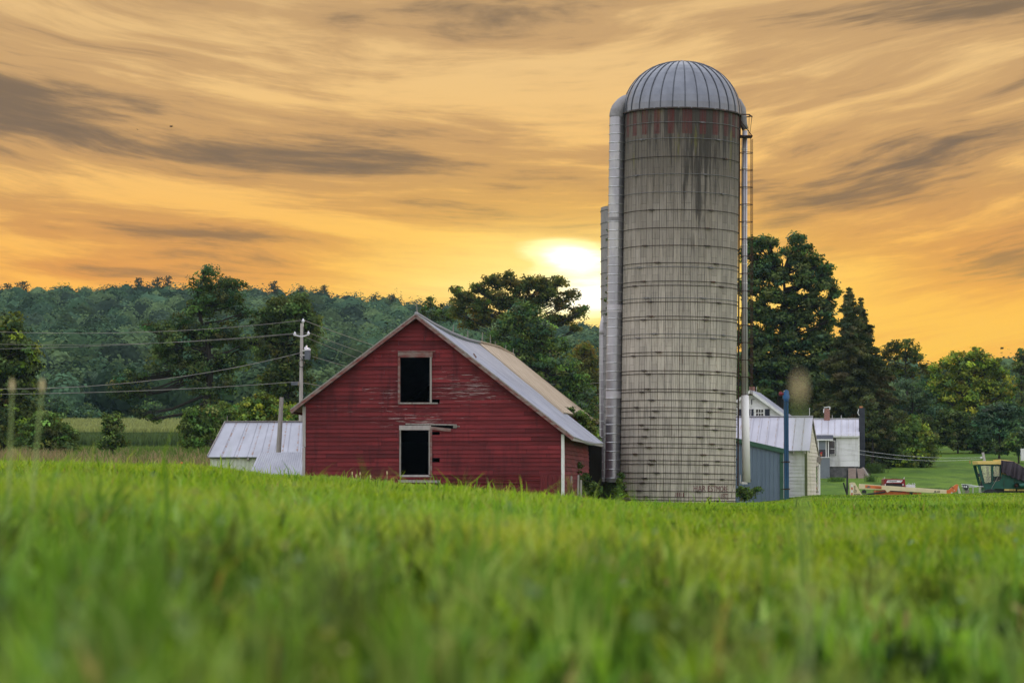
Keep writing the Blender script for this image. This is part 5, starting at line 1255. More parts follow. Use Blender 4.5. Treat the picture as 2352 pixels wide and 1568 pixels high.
# red hop machine behind the boom
DR = 189.0
r0 = P(*c3(980, 640), DR); OR = Vector((r0.x, DR, -1.7)); q2 = PX(c3, DR, OR)
hp = thing('harvester', 'dark red hop picking machine with white name panel, behind the cream boom', 'harvester', OR)
def poly2(name, pts, y0, y1, mat, parent=hp, bevel=0.0): return poly(name, pts, y0, y1, mat, parent, bevel, f=q2)
hood_ = poly2('hood', [(797, 410), (815, 402), (1140, 408), (1155, 415), (1170, 640), (1110, 640), (1108, 485), (830, 480), (822, 640), (800, 640)], 0.0, 1.4, M['red_machine'], bevel=0.012)
poly2('grille', [(826, 482), (1108, 486), (1110, 640), (826, 640)], 0.06, 0.5, M['black_metal'])
pn = poly2('name_panel', [(858, 424), (1118, 427), (1086, 464), (834, 466)], -0.012, -0.004, M['decal_white'], hood_)
a = q2(888, 452); text_part('lettering', 'Hopster', 0.115, (a[0], -0.016, a[1]), M['black_metal'], hood_, width=0.50, bold=0.004)
for x0, x1 in ((858, 882), (1072, 1092)): poly2('panel_mark', [(x0, 432), (x1, 432), (x1, 442), (x0, 442)], -0.018, -0.013, M['transformer'], hood_)
for x in (815, 1120): poly2('lamp', [(x - 8, 488), (x + 8, 486), (x + 9, 515), (x - 8, 516)], -0.03, 0.02, M['porcelain'])
for x in (803, 1140): mb = MB(); a = q2(x, 402); mb.tube([(a[0], 0.1, a[1] - 0.03), (a[0], 0.1, a[1] + 0.03), (a[0] + 0.05, 0.1, a[1] + 0.09)], 0.03, 6); mb.build('hose_fitting', M['steel'], hp)
mb = MB(); a = q2(985, 404); mb.tube([(a[0] - 0.2, 0.3, a[1]), (a[0] - 0.03, 0.3, a[1] + 0.07), (a[0] + 0.03, 0.3, a[1] + 0.07), (a[0] + 0.2, 0.3, a[1])], 0.012, 5); mb.build('lifting_eye', M['rust'], hp)
mb = MB(); a, b = q2(1172, 560), q2(1335, 508); mb.box((a[0], 0.1, a[1] - 0.2), (b[0], 0.7, b[1])); tk = mb.build('tank', M['porcelain'], hp, bevel=0.03)
mb = MB()
for x in (1288, 1322): a = q2(x, 492); mb.ball((a[0], 0.1, a[1]), 0.05, 8); mb.tube([(a[0], 0.12, a[1]), (a[0], 0.12, a[1] - 0.08)], 0.012, 5)
a = q2(1190, 508); b = q2(1260, 500); mb.tube([(a[0], 0.15, a[1] - .02), ((a[0] + b[0]) / 2, 0.15, b[1] + 0.07), (b[0], 0.15, b[1] - .03)], 0.02, 6); mb.build('gauge', M['steel'], tk)
poly2('tailpipe', [(742, 493), (766, 493), (766, 540), (742, 540)], 0.2, 0.3, M['black_metal'])
poly2('undercarriage', [(660, 596), (1440, 640), (1440, 760), (660, 760)], 0.1, 1.3, M['red_machine'])
for cx_w in (780, 1320):
    mb = MB(); c = q2(cx_w, 830); mb.tube([(c[0], -0.1, c[1]), (c[0], 0.15, c[1])], 0.36, 20); mb.build('wheel', M['black_metal'], hp)

# green combine
DC = 190.0
g0 = P(*c2p(1700, 1400), DC); OG = Vector((g0.x, DC, -1.75)); q3 = PX(c2p, DC, OG)
cmb = thing('combine', 'old dark green combine with yellow cab roof and a brown tarp thrown over it', 'combine', OG)
def p3(name, pts, y0, y1, mat, parent=cmb, bevel=0.0): return poly(name, pts, y0, y1, mat, parent, bevel, f=q3)
W_ = 1.9
cab = p3('cab', [(742, 478), (1520, 478), (1520, 506), (756, 506)], 0.0, W_, M['green_paint'])
for y0, y1 in ((0.0, 0.06), (W_ - 0.06, W_)):
    p3('cab_pillar', [(742, 504), (826, 504), (850, 560), (972, 1090), (905, 1095)], y0, y1, M['green_paint'], cab)
    p3('cab_pillar', [(1196, 504), (1258, 504), (1262, 1030), (1205, 1055)], y0, y1, M['green_paint'], cab)
    p3('cab_pillar', [(1476, 504), (1530, 504), (1530, 1010), (1476, 1010)], y0, y1, M['green_paint'], cab)
    p3('door_panel', [(905, 1093), (985, 1100), (1205, 1052), (1480, 1005), (1530, 1005), (1530, 1225), (950, 1225)], y0, y1, M['green_paint'], cab)
    p3('cab_window', [(826, 504), (1198, 504), (1206, 1054), (972, 1098), (850, 560)], y0 + 0.02, y0 + 0.03, M['cab_glass'], cab)
    p3('cab_window', [(1256, 504), (1478, 504), (1478, 1008), (1262, 1040)], y0 + 0.02, y0 + 0.03, M['cab_glass'], cab)
    for pts in ([(834, 500), (1192, 500), (1204, 1050), (982, 1094), (848, 560), (834, 500)], [(1262, 512), (1474, 512), (1474, 1004), (1270, 1026), (1262, 512)]):
        mb = MB(); 
        for A, B in zip(pts[:-1], pts[1:]): a, b = q3(*A), q3(*B); mb.bar((a[0], y0 - 0.006, a[1]), (b[0], y0 - 0.006, b[1]), 0.02, 0.025)
        mb.build('window_seal', M['black_metal'], cab)
p3('cab_floor', [(905, 1180), (1530, 1180), (1530, 1225), (940, 1225)], 0.07, W_ - 0.07, M['black_metal'], cab)
p3('seat', [(1270, 690), (1440, 690), (1460, 1000), (1400, 1180), (1060, 1180), (1090, 850), (1250, 830)], 0.5, 1.1, M['black_metal'], cab, 0.03)
mb = MB(); a, b = q3(935, 690), q3(1080, 800); mb.tube([((a[0] + b[0]) / 2 + (b[0] - a[0]) / 2 * math.cos(t), 0.75 + 0.2 * math.sin(t), (a[1] + b[1]) / 2 + (b[1] - a[1]) / 2 * math.cos(t)) for t in np.linspace(0, 2 * PI, 19)], 0.016, 6, caps=False); c = q3(1000, 750); e = q3(930, 1150); mb.tube([(c[0], 0.75, c[1]), (e[0], 0.75, e[1])], [0.03, 0.07], 8); mb.bar((a[0], 0.75, a[1]), (b[0], 0.75, b[1]), 0.03, 0.02); mb.build('steering_wheel', M['black_metal'], cab)
p3('door_handle', [(1085, 1095), (1210, 1095), (1210, 1120), (1085, 1120)], -0.012, -0.002, M['black_metal'], cab)
rf = p3('cab_roof', [(722, 352), (1440, 352), (1440, 465), (752, 465)], -0.12, W_ + 0.12, M['yellow_paint'], bevel=0.02)
p3('roof_housing', [(1412, 308), (1500, 303), (1512, 320), (1512, 470), (1442, 470), (1440, 350)], -0.1, W_ + 0.1, M['yellow_paint'], bevel=0.01)
p3('rear_hood', [(1500, 305), (1700, 318), (1950, 362), (2278, 552), (2900, 760), (2900, 1200), (1530, 1200), (1514, 470)], 0.12, W_ - 0.1, M['yellow_paint'])
p3('body', [(1530, 1000), (1560, 780), (2100, 900), (2900, 1000), (2900, 1268), (1300, 1268), (1300, 1220), (1530, 1220)], 0.02, 0.11, M['green_paint'])
p3('body', [(1300, 1222), (2900, 1222), (2900, 1266), (1300, 1266)], -0.05, W_, M['green_paint'])
p3('lower_body', [(980, 1225), (1300, 1225), (1300, 1420), (985, 1420)], -0.04, W_ - 0.2, M['green_paint'], bevel=0.01)
p3('axle_frame', [(1320, 1270), (2900, 1270), (2900, 1500), (1320, 1500)], 0.2, W_ - 0.2, M['black_metal'])
sp = p3('side_stripe', [(1632, 1276), (2000, 1280), (2000, 1336), (1632, 1332)], -0.02, 0.1, M['yellow_paint']); p3('side_stripe', [(2060, 1290), (2900, 1296), (2900, 1336), (2060, 1336)], -0.02, 0.1, M['yellow_paint'])
a = q3(1788, 1322); text_part('lettering', 'D E E', 0.09, (a[0], -0.026, a[1]), M['rust'], sp, width=0.33, bold=0.002)
p3('wheel_recess', [(1262, 850), (1520, 860), (1535, 900), (1500, 960), (1420, 1000), (1280, 1010)], -0.010, 0.0, M['black_metal'])
mb = MB(); mb.tube([(q3(x, y)[0], -0.06, q3(x, y)[1]) for x, y in ((1282, 1000), (1282, 920), (1310, 870), (1400, 862), (1645, 862))], 0.02, 7); mb.build('grab_rail', M['green_paint'], cmb)
ag = MB(); c = q3(2000, 1160); ag.lathe([(0.20, 0), (0.20, 0.22), (0.13, 0.22), (0.13, 0.05)], 22); agm = Matrix.Translation((c[0], -0.42, c[1])) @ Matrix.Rotation(-PI / 2, 4, 'X')
ag.v = [tuple(agm @ Vector(p)) for p in ag.v]; ag.build('auger_mouth', M['green_paint'], cmb)
mb = MB(); mb.tube([(c[0], -0.30, c[1]), (c[0], 0.05, c[1])], 0.115, 16); mb.ball((c[0], -0.32, c[1]), 0.05, 6); mb.build('auger_core', M['rust'], cmb)
mb = MB(); a, b = q3(2090, 1170), q3(2900, 1150); mb.tube([(a[0], -0.25, a[1]), (b[0], -0.25, b[1])], 0.16, 18); mb.build('unloading_tube', M['green_paint'], cmb)
for pts, w_ in (([(1620, 990), (1610, 1120), (1622, 1250)], 0.012), ([(1960, 930), (1975, 1010), (1965, 1080)], 0.008)):
    mb = MB(); mb.tube([(q3(*p)[0], -0.015, q3(*p)[1]) for p in pts], w_, 5); mb.build('panel_seam' if w_ > 0.01 else 'cord', M['rust'], cmb)
for cx_w, r in ((1150, 0.75), (2700, 0.5)):
    mb = MB(); c = q3(cx_w, 1650); mb.tube([(c[0], -0.3, c[1]), (c[0], 0.2, c[1])], r, 24); mb.build('wheel', M['black_metal'], cmb)
mr = MB(); 
for y in (785, 840): a = q3(776, y); mr.ball((a[0], -0.15, a[1]), 0.065, 8, 1.0)
a, b, e = q3(800, 800), q3(850, 1080), q3(870, 1300); mr.tube([(a[0], -0.15, a[1]), (b[0], -0.1, b[1]), (e[0], -0.05, e[1])], 0.025, 6); a = q3(870, 1150); mr.box((a[0] - 0.06, -0.15, a[1] - 0.03), (a[0] + 0.1, -0.02, a[1] + 0.03)); mr.build('mirror', M['black_metal'], cmb)
# tarp
def tarp():
    top = [(1512, 322), (1600, 340), (1700, 352), (1820, 358), (1950, 372), (2080, 452), (2278, 566), (2600, 690), (2900, 775)]
    bot = [(1478, 742), (1560, 752), (1648, 776), (1752, 842), (1900, 905), (2040, 955), (2278, 1030), (2600, 1060), (2900, 1085)]
    n, m = 66, 16; mb = MB(); pts = {}
    tx = np.linspace(0, 1, len(top))
    for i in range(n + 1):
        f = i / n; a = [np.interp(f, tx, [p[k] for p in top]) for k in (0, 1)]; b = [np.interp(f, tx, [p[k] for p in bot]) for k in (0, 1)]
        for j in range(m + 1):
            v = j / m; x = a[0] + (b[0] - a[0]) * v + 10 * math.sin(f * 31 + 2 * v); y = a[1] + (b[1] - a[1]) * v + (18 * math.sin(f * 43) * v * v)
            p = q3(x, y); fold = 0.10 * v ** 0.6 * math.sin(f * 38 + 1.5 * v + 2.0 * math.sin(f * 11)) + 0.035 * math.sin(f * 90 + v * 5) * v
            pts[i, j] = (p[0], -0.07 - 0.16 * v - fold, p[1])
    for i in range(n):
        for j in range(m): mb.quad(pts[i, j], pts[i, j + 1], pts[i + 1, j + 1], pts[i + 1, j])
    for i in range(n): # over the top
        a, b = pts[i, 0], pts[i + 1, 0]; mb.quad(a, b, (b[0], 0.5, b[2] + 0.03), (a[0], 0.5, a[2] + 0.03))
    ob = mb.build('tarp', M['tarp'], None, smooth=True); ob.location = OG
    so2 = ob.modifiers.new('Solidify', 'SOLIDIFY'); so2.thickness = 0.01
    return setprops(ob, 'dark brown crumpled tarp draped over the back of the green combine', 'tarp')
tp = tarp()
mb = MB(); mb.tube([(q3(x, y)[0], -0.16, q3(x, y)[1]) for x, y in ((1478, 738), (1330, 1010), (1200, 1235), (1205, 1370))], 0.012, 5); o = mb.build('rope', M['grey_wood']); o.location = OG; setprops(o, 'thin rope tying the brown tarp down to the combine cab side', 'rope')

# clothes-line post, line, white post at the right edge
pz = P(*c2p(960, 500), 226); base = P(*c2p(985, 420), 226); top = P(*c2p(918, 70), 226)
mb = MB(); mb.tube([(0, 0, ground(base.x, 226) - base.z - 0.2), (0, 0, 0), tuple(top - base)], [0.125, 0.125, 0.10], 9); o = mb.build('clothes_line_post', M['pole']); o.location = base; setprops(o, 'short grey post leaning slightly on the lawn behind the green combine', 'post')
mb = MB(); a = P(*c2p(865, 250), 226) - base; mb.ball((a.x, -0.05, a.z), 0.085, 8); mb.bar((a.x, -0.05, a.z), (a.x + 0.15, 0, a.z), 0.05); mb.build('pulley', M['white_worn'], o)
def line(name, pts, r, mat, label, cat, group=None, n=24, sag=None):
    """a wire through points (or hung between two with a sag)"""
    if sag is not None:
        a, b = Vector(pts[0]), Vector(pts[1]); pts = [a.lerp(b, i / n) - Vector((0, 0, 4 * sag * (i / n) * (1 - i / n))) for i in range(n + 1)]
    mb = MB(); o0 = Vector(pts[0]); mb.tube([Vector(p) - o0 for p in pts], r, 5); o = mb.build(name, mat); o.location = o0; return setprops(o, label, cat, group)
line('clothes_line', [P(*c5(1290, 870), 228), P(*c2p(850, 235), 226)], 0.008, M['white'], 'upper strand of the clothes line between the low white house and the grey post', 'line', 'clothes line strands', sag=0.35)
line('clothes_line', [P(*c5(1290, 905), 228), P(*c2p(850, 285), 226)], 0.008, M['white'], 'lower strand of the clothes line, with a peg hanging near the grey post', 'line', 'clothes line strands', sag=0.45)
mb = MB(); a = P(*c2p(490, 360), 226.2); mb.tube([(0, 0, 0.05), (0.01, 0, -0.12), (0.03, 0, -0.2)], [0.03, 0.035, 0.02], 6); o = mb.build('clothes_peg', M['clay']); o.location = a; setprops(o, 'small orange peg hanging on the clothes line near the grey post', 'peg')
a, b = P(*c2p(2182, 345), 238), P(*c2p(2500, -60), 238)
mb = MB(); w_ = b.x - a.x
for i in range(6):
    z0_, z1_ = (b.z - a.z) * i / 6, (b.z - a.z) * (i + 1) / 6 - 0.015; mb.box((-0.01 * (i % 2), -0.2, z0_), (w_, 0.2, z1_))
hv = mb.build('nest_box', M['white_worn']); hv.location = a; setprops(hv, 'white painted slatted box on a post, cut off by the right edge', 'box')
mb = MB(); mb.bar((w_ / 2, 0, 0), (w_ / 2, 0, ground(a.x, 238) - a.z - 0.3), 0.12); mb.build('post', M['grey_wood'], hv)

# ------------------------------------------------------------------ utility pole and wires
DP = 150.0
pb_ = P(690.5, 1060, DP); pt2 = P(693.5, 748, DP); zg = ground(pb_.x, DP) - 0.3
pole = thing('utility_pole', 'pale wooden utility pole with grey transformer, standing behind the left end of the barn', 'utility pole', (pb_.x, DP, zg))
u = lambda x, y: (P(x, y, DP).x - pb_.x, P(x, y, DP).z - zg)
c4 = lambda x, y: (620.2 + x * 0.14649, 706.3 + y * 0.14649)
mb = MB(); mb.tube([(-0.02, 0, 0), (u(691.5, 900)[0], 0, u(691.5, 900)[1]), (u(*c4(499, 245))[0], 0, u(*c4(499, 245))[1])], [0.115, 0.10, 0.078], 12); mb.build('shaft', M['pole'], pole)
def insul(x, y, nm='insulator'):
    p = u(*c4(x, y)); mb = MB(); mb.lathe([(0.02, -0.14), (0.07, -0.10), (0.085, -0.03), (0.06, 0.02), (0.03, 0.05), (0.035, 0.09), (0.001, 0.10)], 12, (p[0], -0.05, p[1])); mb.build(nm, M['porcelain'], pole); return P(*c4(x, y - 3), DP - 0.05)
i_top, i_l, i_r = insul(520, 200), insul(390, 405), insul(603, 395)
mb = MB(); a, b = u(*c4(520, 215)), u(*c4(520, 300)); mb.bar((a[0], -0.05, a[1]), (b[0], -0.05, b[1]), 0.05, 0.04, up=(0, 1, 0)); mb.build('top_bracket', M['steel'], pole)
mb = MB()
for x0, y0 in ((390, 432), (603, 425)):
    a, b = u(*c4(x0, y0)), u(*c4(496, 455)); mb.bar((a[0], -0.06, a[1]), (b[0], -0.06, b[1]), 0.05, 0.06); mb.bar((a[0], -0.06, a[1] + 0.14), (a[0], -0.06, a[1] - 0.05), 0.04)
mb.build('cross_arm', M['porcelain'], pole)
a, b = u(*c4(542, 818)), u(*c4(638, 662)); r = (b[0] - a[0]) / 2; cxx = (a[0] + b[0]) / 2
mb = MB(); mb.lathe([(r * .97, a[1]), (r, a[1] + 0.04), (r, b[1] - 0.04)], 20, (cxx, -0.1, 0), cap=True); tr = mb.build('transformer', M['transformer'], pole, smooth=False)
mb = MB(); mb.lathe([(r * 1.06, b[1] - 0.04), (r * 1.06, b[1] + 0.05), (0.02, b[1] + 0.12)], 20, (cxx, -0.1, 0)); mb.build('lid', M['porcelain'], tr)
mb = MB()
for x, h in ((573, 592), (551, 622)): e = u(*c4(x, h)); mb.lathe([(0.05, b[1] + 0.05), (0.06, (b[1] + e[1]) / 2), (0.03, e[1])], 10, (e[0], -0.1, 0), cap=True)
mb.build('bushing', M['porcelain'], tr)
mb = MB()
for y in (675, 745): e = u(*c4(530, y)); mb.bar((e[0] - 0.08, -0.08, e[1]), (e[0] + 0.1, -0.08, e[1]), 0.06)
mb.build('hanger', M['steel'], tr)
mb = MB(); c = u(*c4(500, 880)); mb.tube([(c[0] + 0.155 * math.cos(t), -0.16, c[1] + 0.19 * math.sin(t)) for t in np.linspace(0.2, 2 * PI + 0.6, 21)], 0.018, 5); mb.tube([(c[0] + 0.06, -0.16, c[1] - 0.15), (c[0] + .08, -0.16, c[1] - 0.5)], 0.015, 5)
mb.tube([(u(*c4(x, y))[0], -0.17, u(*c4(x, y))[1]) for x, y in ((470, 760), (515, 820), (560, 890), (610, 860), (640, 790), (652, 740))], 0.014, 5); mb.build('cable_loop', M['black_metal'], pole)
gw = 'power lines on the utility pole'
def far(x, y, d): return P(x, y, d)
W = M['wire']
line('power_line', [far(-260, 748, 128), i_top], 0.013, W, 'topmost power line running left from the utility pole tip', 'power line', gw, sag=0.50)
line('power_line', [far(-260, 804, 128), i_l], 0.010, W, 'lower of the two thin power lines left of the cross arm', 'power line', gw, sag=0.22)
line('power_line', [far(-260, 780, 132), i_r], 0.009, W, 'upper of the two thin power lines left of the cross arm', 'power line', gw, sag=0.42)
line('power_cable', [far(-260, 882, 128), P(*c4(478, 708), DP - 0.12)], 0.017, W, 'thick twisted cable sagging left from just below the transformer', 'power line', gw, sag=0.85)
line('power_cable', [far(-260, 905, 128), P(*c4(460, 1160), DP - 0.12)], 0.017, W, 'lowest cable running left from the utility pole above the shed roof', 'power line', gw, sag=0.22)
line('power_line', [i_top, far(1470, 858, 330)], 0.020, W, 'topmost power line falling right from the utility pole behind the barn roof', 'power line', gw, sag=2.2)
line('power_line', [i_r, far(1475, 880, 330)], 0.015, W, 'second power line falling right from the cross arm of the utility pole', 'power line', gw, sag=2.3)
line('power_line', [P(*c4(535, 455), DP), far(1480, 905, 330)], 0.015, W, 'third power line falling right from the utility pole shaft', 'power line', gw, sag=2.5)
line('power_line', [P(*c4(665, 768), DP), far(1490, 930, 330)], 0.015, W, 'power line leaving the right side of the transformer', 'power line', gw, sag=1.5)
line('power_cable', [P(*c4(522, 1178), DP), far(1500, 960, 330)], 0.02, W, 'lowest cable leaving right of the utility pole just over the barn eave', 'power line', gw, sag=0.9)
line('guy_wire', [P(*c4(540, 900), DP), P(*c4(700, 1400), DP + 1.5)], 0.012, M['green_trim'], 'thin guy wire slanting down right from the cable loop of the utility pole', 'guy wire', 'guy wires', sag=0.0, n=2)
line('guy_wire', [P(*c4(524, 1180), DP), P(*c4(640, 1480), DP + 1)], 0.012, M['green_trim'], 'short guy wire slanting down right from the lowest cable on the pole', 'guy wire', 'guy wires', sag=0.0, n=2)
mb = MB(); a = P(*c4(390, 1188), DP - 0.3); mb.box((-0.19, -0.07, -0.09), (0.19, 0.07, 0.09)); o = mb.build('splice_box', M['transformer']); o.location = a; setprops(o, 'small grey splice box on the lowest cable left of the pole', 'box')

# two birds
def bird(px, py, d, s, rot, label):
    mb = MB(); prof = [(-0.5, 0.02), (-0.3, 0.09), (0, 0.12), (0.25, 0.09), (0.42, 0.05), (0.55, 0.01)]
    mb.tube([(x * s, 0, 0) for x, _ in prof], [r * s for _, r in prof], 8)
    for sg in (1, -1):
        mb.quad((0.2 * s, 0, 0.03 * s), (-0.15 * s, 0, 0.03 * s), (-0.12 * s, sg * 0.5 * s, 0.28 * s), (0.16 * s, sg * 0.5 * s, 0.28 * s)); mb.quad((0.16 * s, sg * 0.5 * s, 0.28 * s), (-0.12 * s, sg * 0.5 * s, 0.28 * s), (-0.1 * s, sg * 0.95 * s, 0.22 * s))
    o = mb.build('bird', M['feather']); o.location = P(px, py, d); o.rotation_euler = (0.1, 0, rot); setprops(o, label, 'bird', 'birds in the sky')
bird(393, 291, 150, 0.22, 0.7, 'small dark bird gliding in the left sky, the clearer one'); bird(316, 298, 200, 0.16, 2.2, 'tiny distant bird in the left sky, farther left than the clear one')
# ------------------------------------------------------------------ ground
def build_ground():
    rs = np.concatenate([[0.0], np.exp(np.linspace(math.log(1.2), math.log(1950), 190))])
    a = np.concatenate([np.linspace(-180, -24, 40)[:-1], np.linspace(-24, 24, 145), np.linspace(24, 180, 40)[1:-1]])
    A = np.radians(a); m = len(A)
    X = rs[1:, None] * np.sin(A); Y = rs[1:, None] * np.cos(A); Z = ground_np(X, Y)
    V = np.concatenate([[[0, 0, ground(0, 0)]], np.stack([X, Y, Z], -1).reshape(-1, 3)])
    n = len(rs) - 1; i, k = np.meshgrid(np.arange(n - 1), np.arange(m), indexing='ij'); k2 = (k + 1) % m
    Q = np.stack([1 + i * m + k, 1 + i * m + k2, 1 + (i + 1) * m + k2, 1 + (i + 1) * m + k], -1).reshape(-1, 4)[:, ::-1]
    T = np.stack([np.zeros(m, int), 1 + (np.arange(m) + 1) % m, 1 + np.arange(m)], -1)
    o = np_mesh('ground', V, [Q, T], M['ground'], smooth=True)
    setprops(o, kind='structure')
build_ground()

# ------------------------------------------------------------------ leaves
def unit(v): return v / np.maximum(np.linalg.norm(v, axis=-1, keepdims=True), 1e-9)

def leaf_quads(C, Nn, size, aspect=0.62, fold=0.25):
    n = len(C); t = unit(np.cross(Nn, unit(rng.normal(size=(n, 3))))); b = np.cross(Nn, t)
    s = np.asarray(size).reshape(-1, 1) * np.ones((n, 1))
    V = np.empty((n, 4, 3)); V[:, 0] = C - t * s * .5; V[:, 2] = C + t * s * .5
    V[:, 1] = C + b * s * .5 * aspect + Nn * s * fold * .3; V[:, 3] = C - b * s * .5 * aspect + Nn * s * fold * .3
    return V.reshape(-1, 3), np.arange(n * 4).reshape(n, 4)

def pick(pal, n, jit=0.18):
    pal = np.array(pal); c = pal[rng.integers(0, len(pal), n)]
    return np.clip(c * (1 + rng.normal(size=(n, 1)) * jit) * (1 + rng.normal(size=(n, 3)) * jit * .3), 0.004, 0.9)

def crown_points(lobes, sub=0.62, dens=1.0, per=24, leaf=0.26, pal=((.07, .10, .03),), hang=0.0, fill=0.25, erode=0.0):
    """lobes (n,6): centre and radii. Sub-clumps cover each lobe's shell, leaves fill each sub-clump"""
    Cs, Ns, Ss, Ks = [], [], [], []
    for L in lobes:
        c, r = L[:3], L[3:]
        area = (r[0] * r[1] + r[0] * r[2] + r[1] * r[2]) / 3 * 4 * PI
        k = max(4, int(dens * area / (PI * sub * sub) * 0.9))
        dv = unit(rng.normal(size=(k, 3))); dv[:, 2] = np.where(dv[:, 2] < -0.45, -dv[:, 2], dv[:, 2])
        rad = np.where(rng.random(k) < fill, rng.uniform(.2, .8, k), rng.uniform(.78, 1.08, k))[:, None]
        sc_ = c + dv * r * rad
        if erode > 0:
            keep = vnoise(sc_[:, 0] * .45, sc_[:, 1] * .45, sc_[:, 2] * .45, 5) > erode; sc_, dv = sc_[keep], dv[keep]; k = len(sc_)
            if k == 0: continue
        sr = sub * rng.uniform(.55, 1.25, k); ck = pick(pal, k, .34)
        n = max(3, int(per)); idx = np.repeat(np.arange(k), n)
        d2 = unit(rng.normal(size=(k * n, 3))); rr_ = sr[idx][:, None] * rng.random((k * n, 1)) ** .45
        q = d2 * rr_; q[:, 2] *= 0.62
        Cs.append(sc_[idx] + q); Ns.append(unit(d2 * .5 + dv[idx] * .55 + rng.normal(size=(k * n, 3)) * .55 + np.array([0, 0, .35])))
        Ss.append(leaf * rng.uniform(.6, 1.35, k * n)); Ks.append(np.clip(ck[idx] * (1 + rng.normal(size=(k * n, 1)) * .16), .004, .9))
    return np.concatenate(Cs), np.concatenate(Ns), np.concatenate(Ss), np.concatenate(Ks)

def foliage(name, pts, mat, parent, origin):
    C, N_, S_, K = pts; V, Q = leaf_quads(C - np.array(origin), N_, S_)
    return np_mesh(name, V, [Q], mat, K, parent=parent)

def px_tree(name, label, cat, d, lobes, base, pal, depth=0.5, group=None, trunk=0.25, leaf=0.31, sub=0.70, per=30, dens=1.9, fill=0.25, copies=2, mat='leaf', limbs=True, erode=0.0, flat=0.85, seed=None, notrunk=False):
    """a tree whose main boughs stand where the photo shows them: lobes (x, y, r) in picture units at distance d"""
    if seed is not None:
        global rng; rng = np.random.default_rng(seed)
    s = S(d); L = []; ext = max(abs(l[0] - base[0]) + l[2] for l in lobes) * s
    for x, y, r in lobes:
        rm = r * s
        offs = [rng.uniform(-.25, .25) * ext * depth] + [(-1) ** i * rng.uniform(.45, 1.0) * ext * depth * 0.8 for i in range(copies)]
        for i, o in enumerate(offs):
            dd = d + o; p = P(x + rng.uniform(-.2, .2) * r * (i > 0), y + rng.uniform(0.0, .35) * r * (i > 0), d); k = 1 if i == 0 else rng.uniform(.75, .95)
            L.append([p.x, dd, p.z, rm * k, rm * k, rm * k * flat])
    L = np.array(L); b = P(base[0], base[1], d); gz = min(ground(b.x, d), b.z + 0.6) - 0.3
    o = (b.x, d, gz); root = thing(name, label, cat, o, 0, group)
    foliage('crown' if not notrunk else 'leaves', crown_points(L, sub, dens, per, leaf, pal, fill=fill, erode=erode), M[mat], root, o)
    if notrunk: return root
    mb = MB(); H = max(l[2] + l[5] for l in L) - gz; ctr = L[:, :3].mean(0) - np.array(o)
    spine = [Vector((ctr[0] * f * f, ctr[1] * f * f * .5, H * f)) for f in (0, .15, .3, .45, .6, .75, .88)]
    spine = [p + Vector((rng.uniform(-.02, .02) * H, 0, 0)) if i > 1 else p for i, p in enumerate(spine)]
    rad = [trunk * k for k in (1.25, 1.0, .85, .68, .5, .32, .12)]
    mb.tube(spine, rad, 9)
    if limbs:
        for l in L[::1]:
            c = Vector(l[:3]) - Vector(o); lat = math.hypot(c.x, c.y); hz_ = max(0.15, min(.82, (c.z - .45 * lat) / H if c.z > .5 * H else (c.z + .25 * lat) / H)); k = hz_ * 6 / .88; i = min(5, int(k)); st = spine[i].lerp(spine[i + 1], k - i)
            m_ = st.lerp(c, .5) + Vector((rng.uniform(-.4, .4), rng.uniform(-.4, .4), -0.06 * (c - st).length)); r0 = trunk * .34
            mb.tube([st, m_, c], [r0, r0 * .6, r0 * .3], 6)
            for _ in range(4):
                e = c + Vector(tuple(unit(rng.normal(size=3)) * l[3:] * .9)); e.z = max(e.z, c.z - .3 * l[5]); mb.tube([m_.lerp(c, .6), (m_.lerp(c, .6) + e) / 2 + Vector((0, 0, -.1)), e], [r0 * .35, r0 * .25, r0 * .1], 4)
    mb.build('trunk', M['bark'], root)
    return root

DG = ((.070, .110, .034), (.090, .130, .038), (.050, .080, .028), (.105, .140, .042))
MG = ((.10, .165, .042), (.125, .19, .046), (.075, .125, .034), (.145, .195, .05))
YG = ((.18, .24, .034), (.23, .28, .038), (.12, .18, .030), (.26, .29, .04))
BG = ((.062, .115, .060), (.075, .13, .066), (.052, .10, .052), (.088, .138, .07))
OG_ = ((.105, .125, .034), (.125, .130, .036), (.085, .11, .032), (.14, .145, .04))
gL, gM, gR = 'trees left of the barn', 'trees behind the barn roof', 'trees right of the silo'
px_tree('broadleaf_tree', 'dark tree cut off by the left edge, taller than its neighbouring round bush', 'tree', 205, [(-20, 790, 60), (25, 760, 42), (45, 810, 40), (10, 860, 62), (55, 890, 34), (40, 950, 50), (-30, 930, 60), (70, 850, 22), (20, 1005, 45)], (5, 1045), DG + YG[:1], depth=.6, group=gL, trunk=.3, seed=1)
px_tree('round_bush', 'rounded dark green bush at far left, in front of the edge tree', 'bush', 185, [(110, 985, 42), (75, 1000, 34), (145, 1005, 32), (112, 1025, 46), (95, 965, 24), (160, 1030, 20)], (112, 1050), DG + MG, depth=.6, group='bushes left of the barn', trunk=.1, sub=.42, leaf=.2, seed=2)
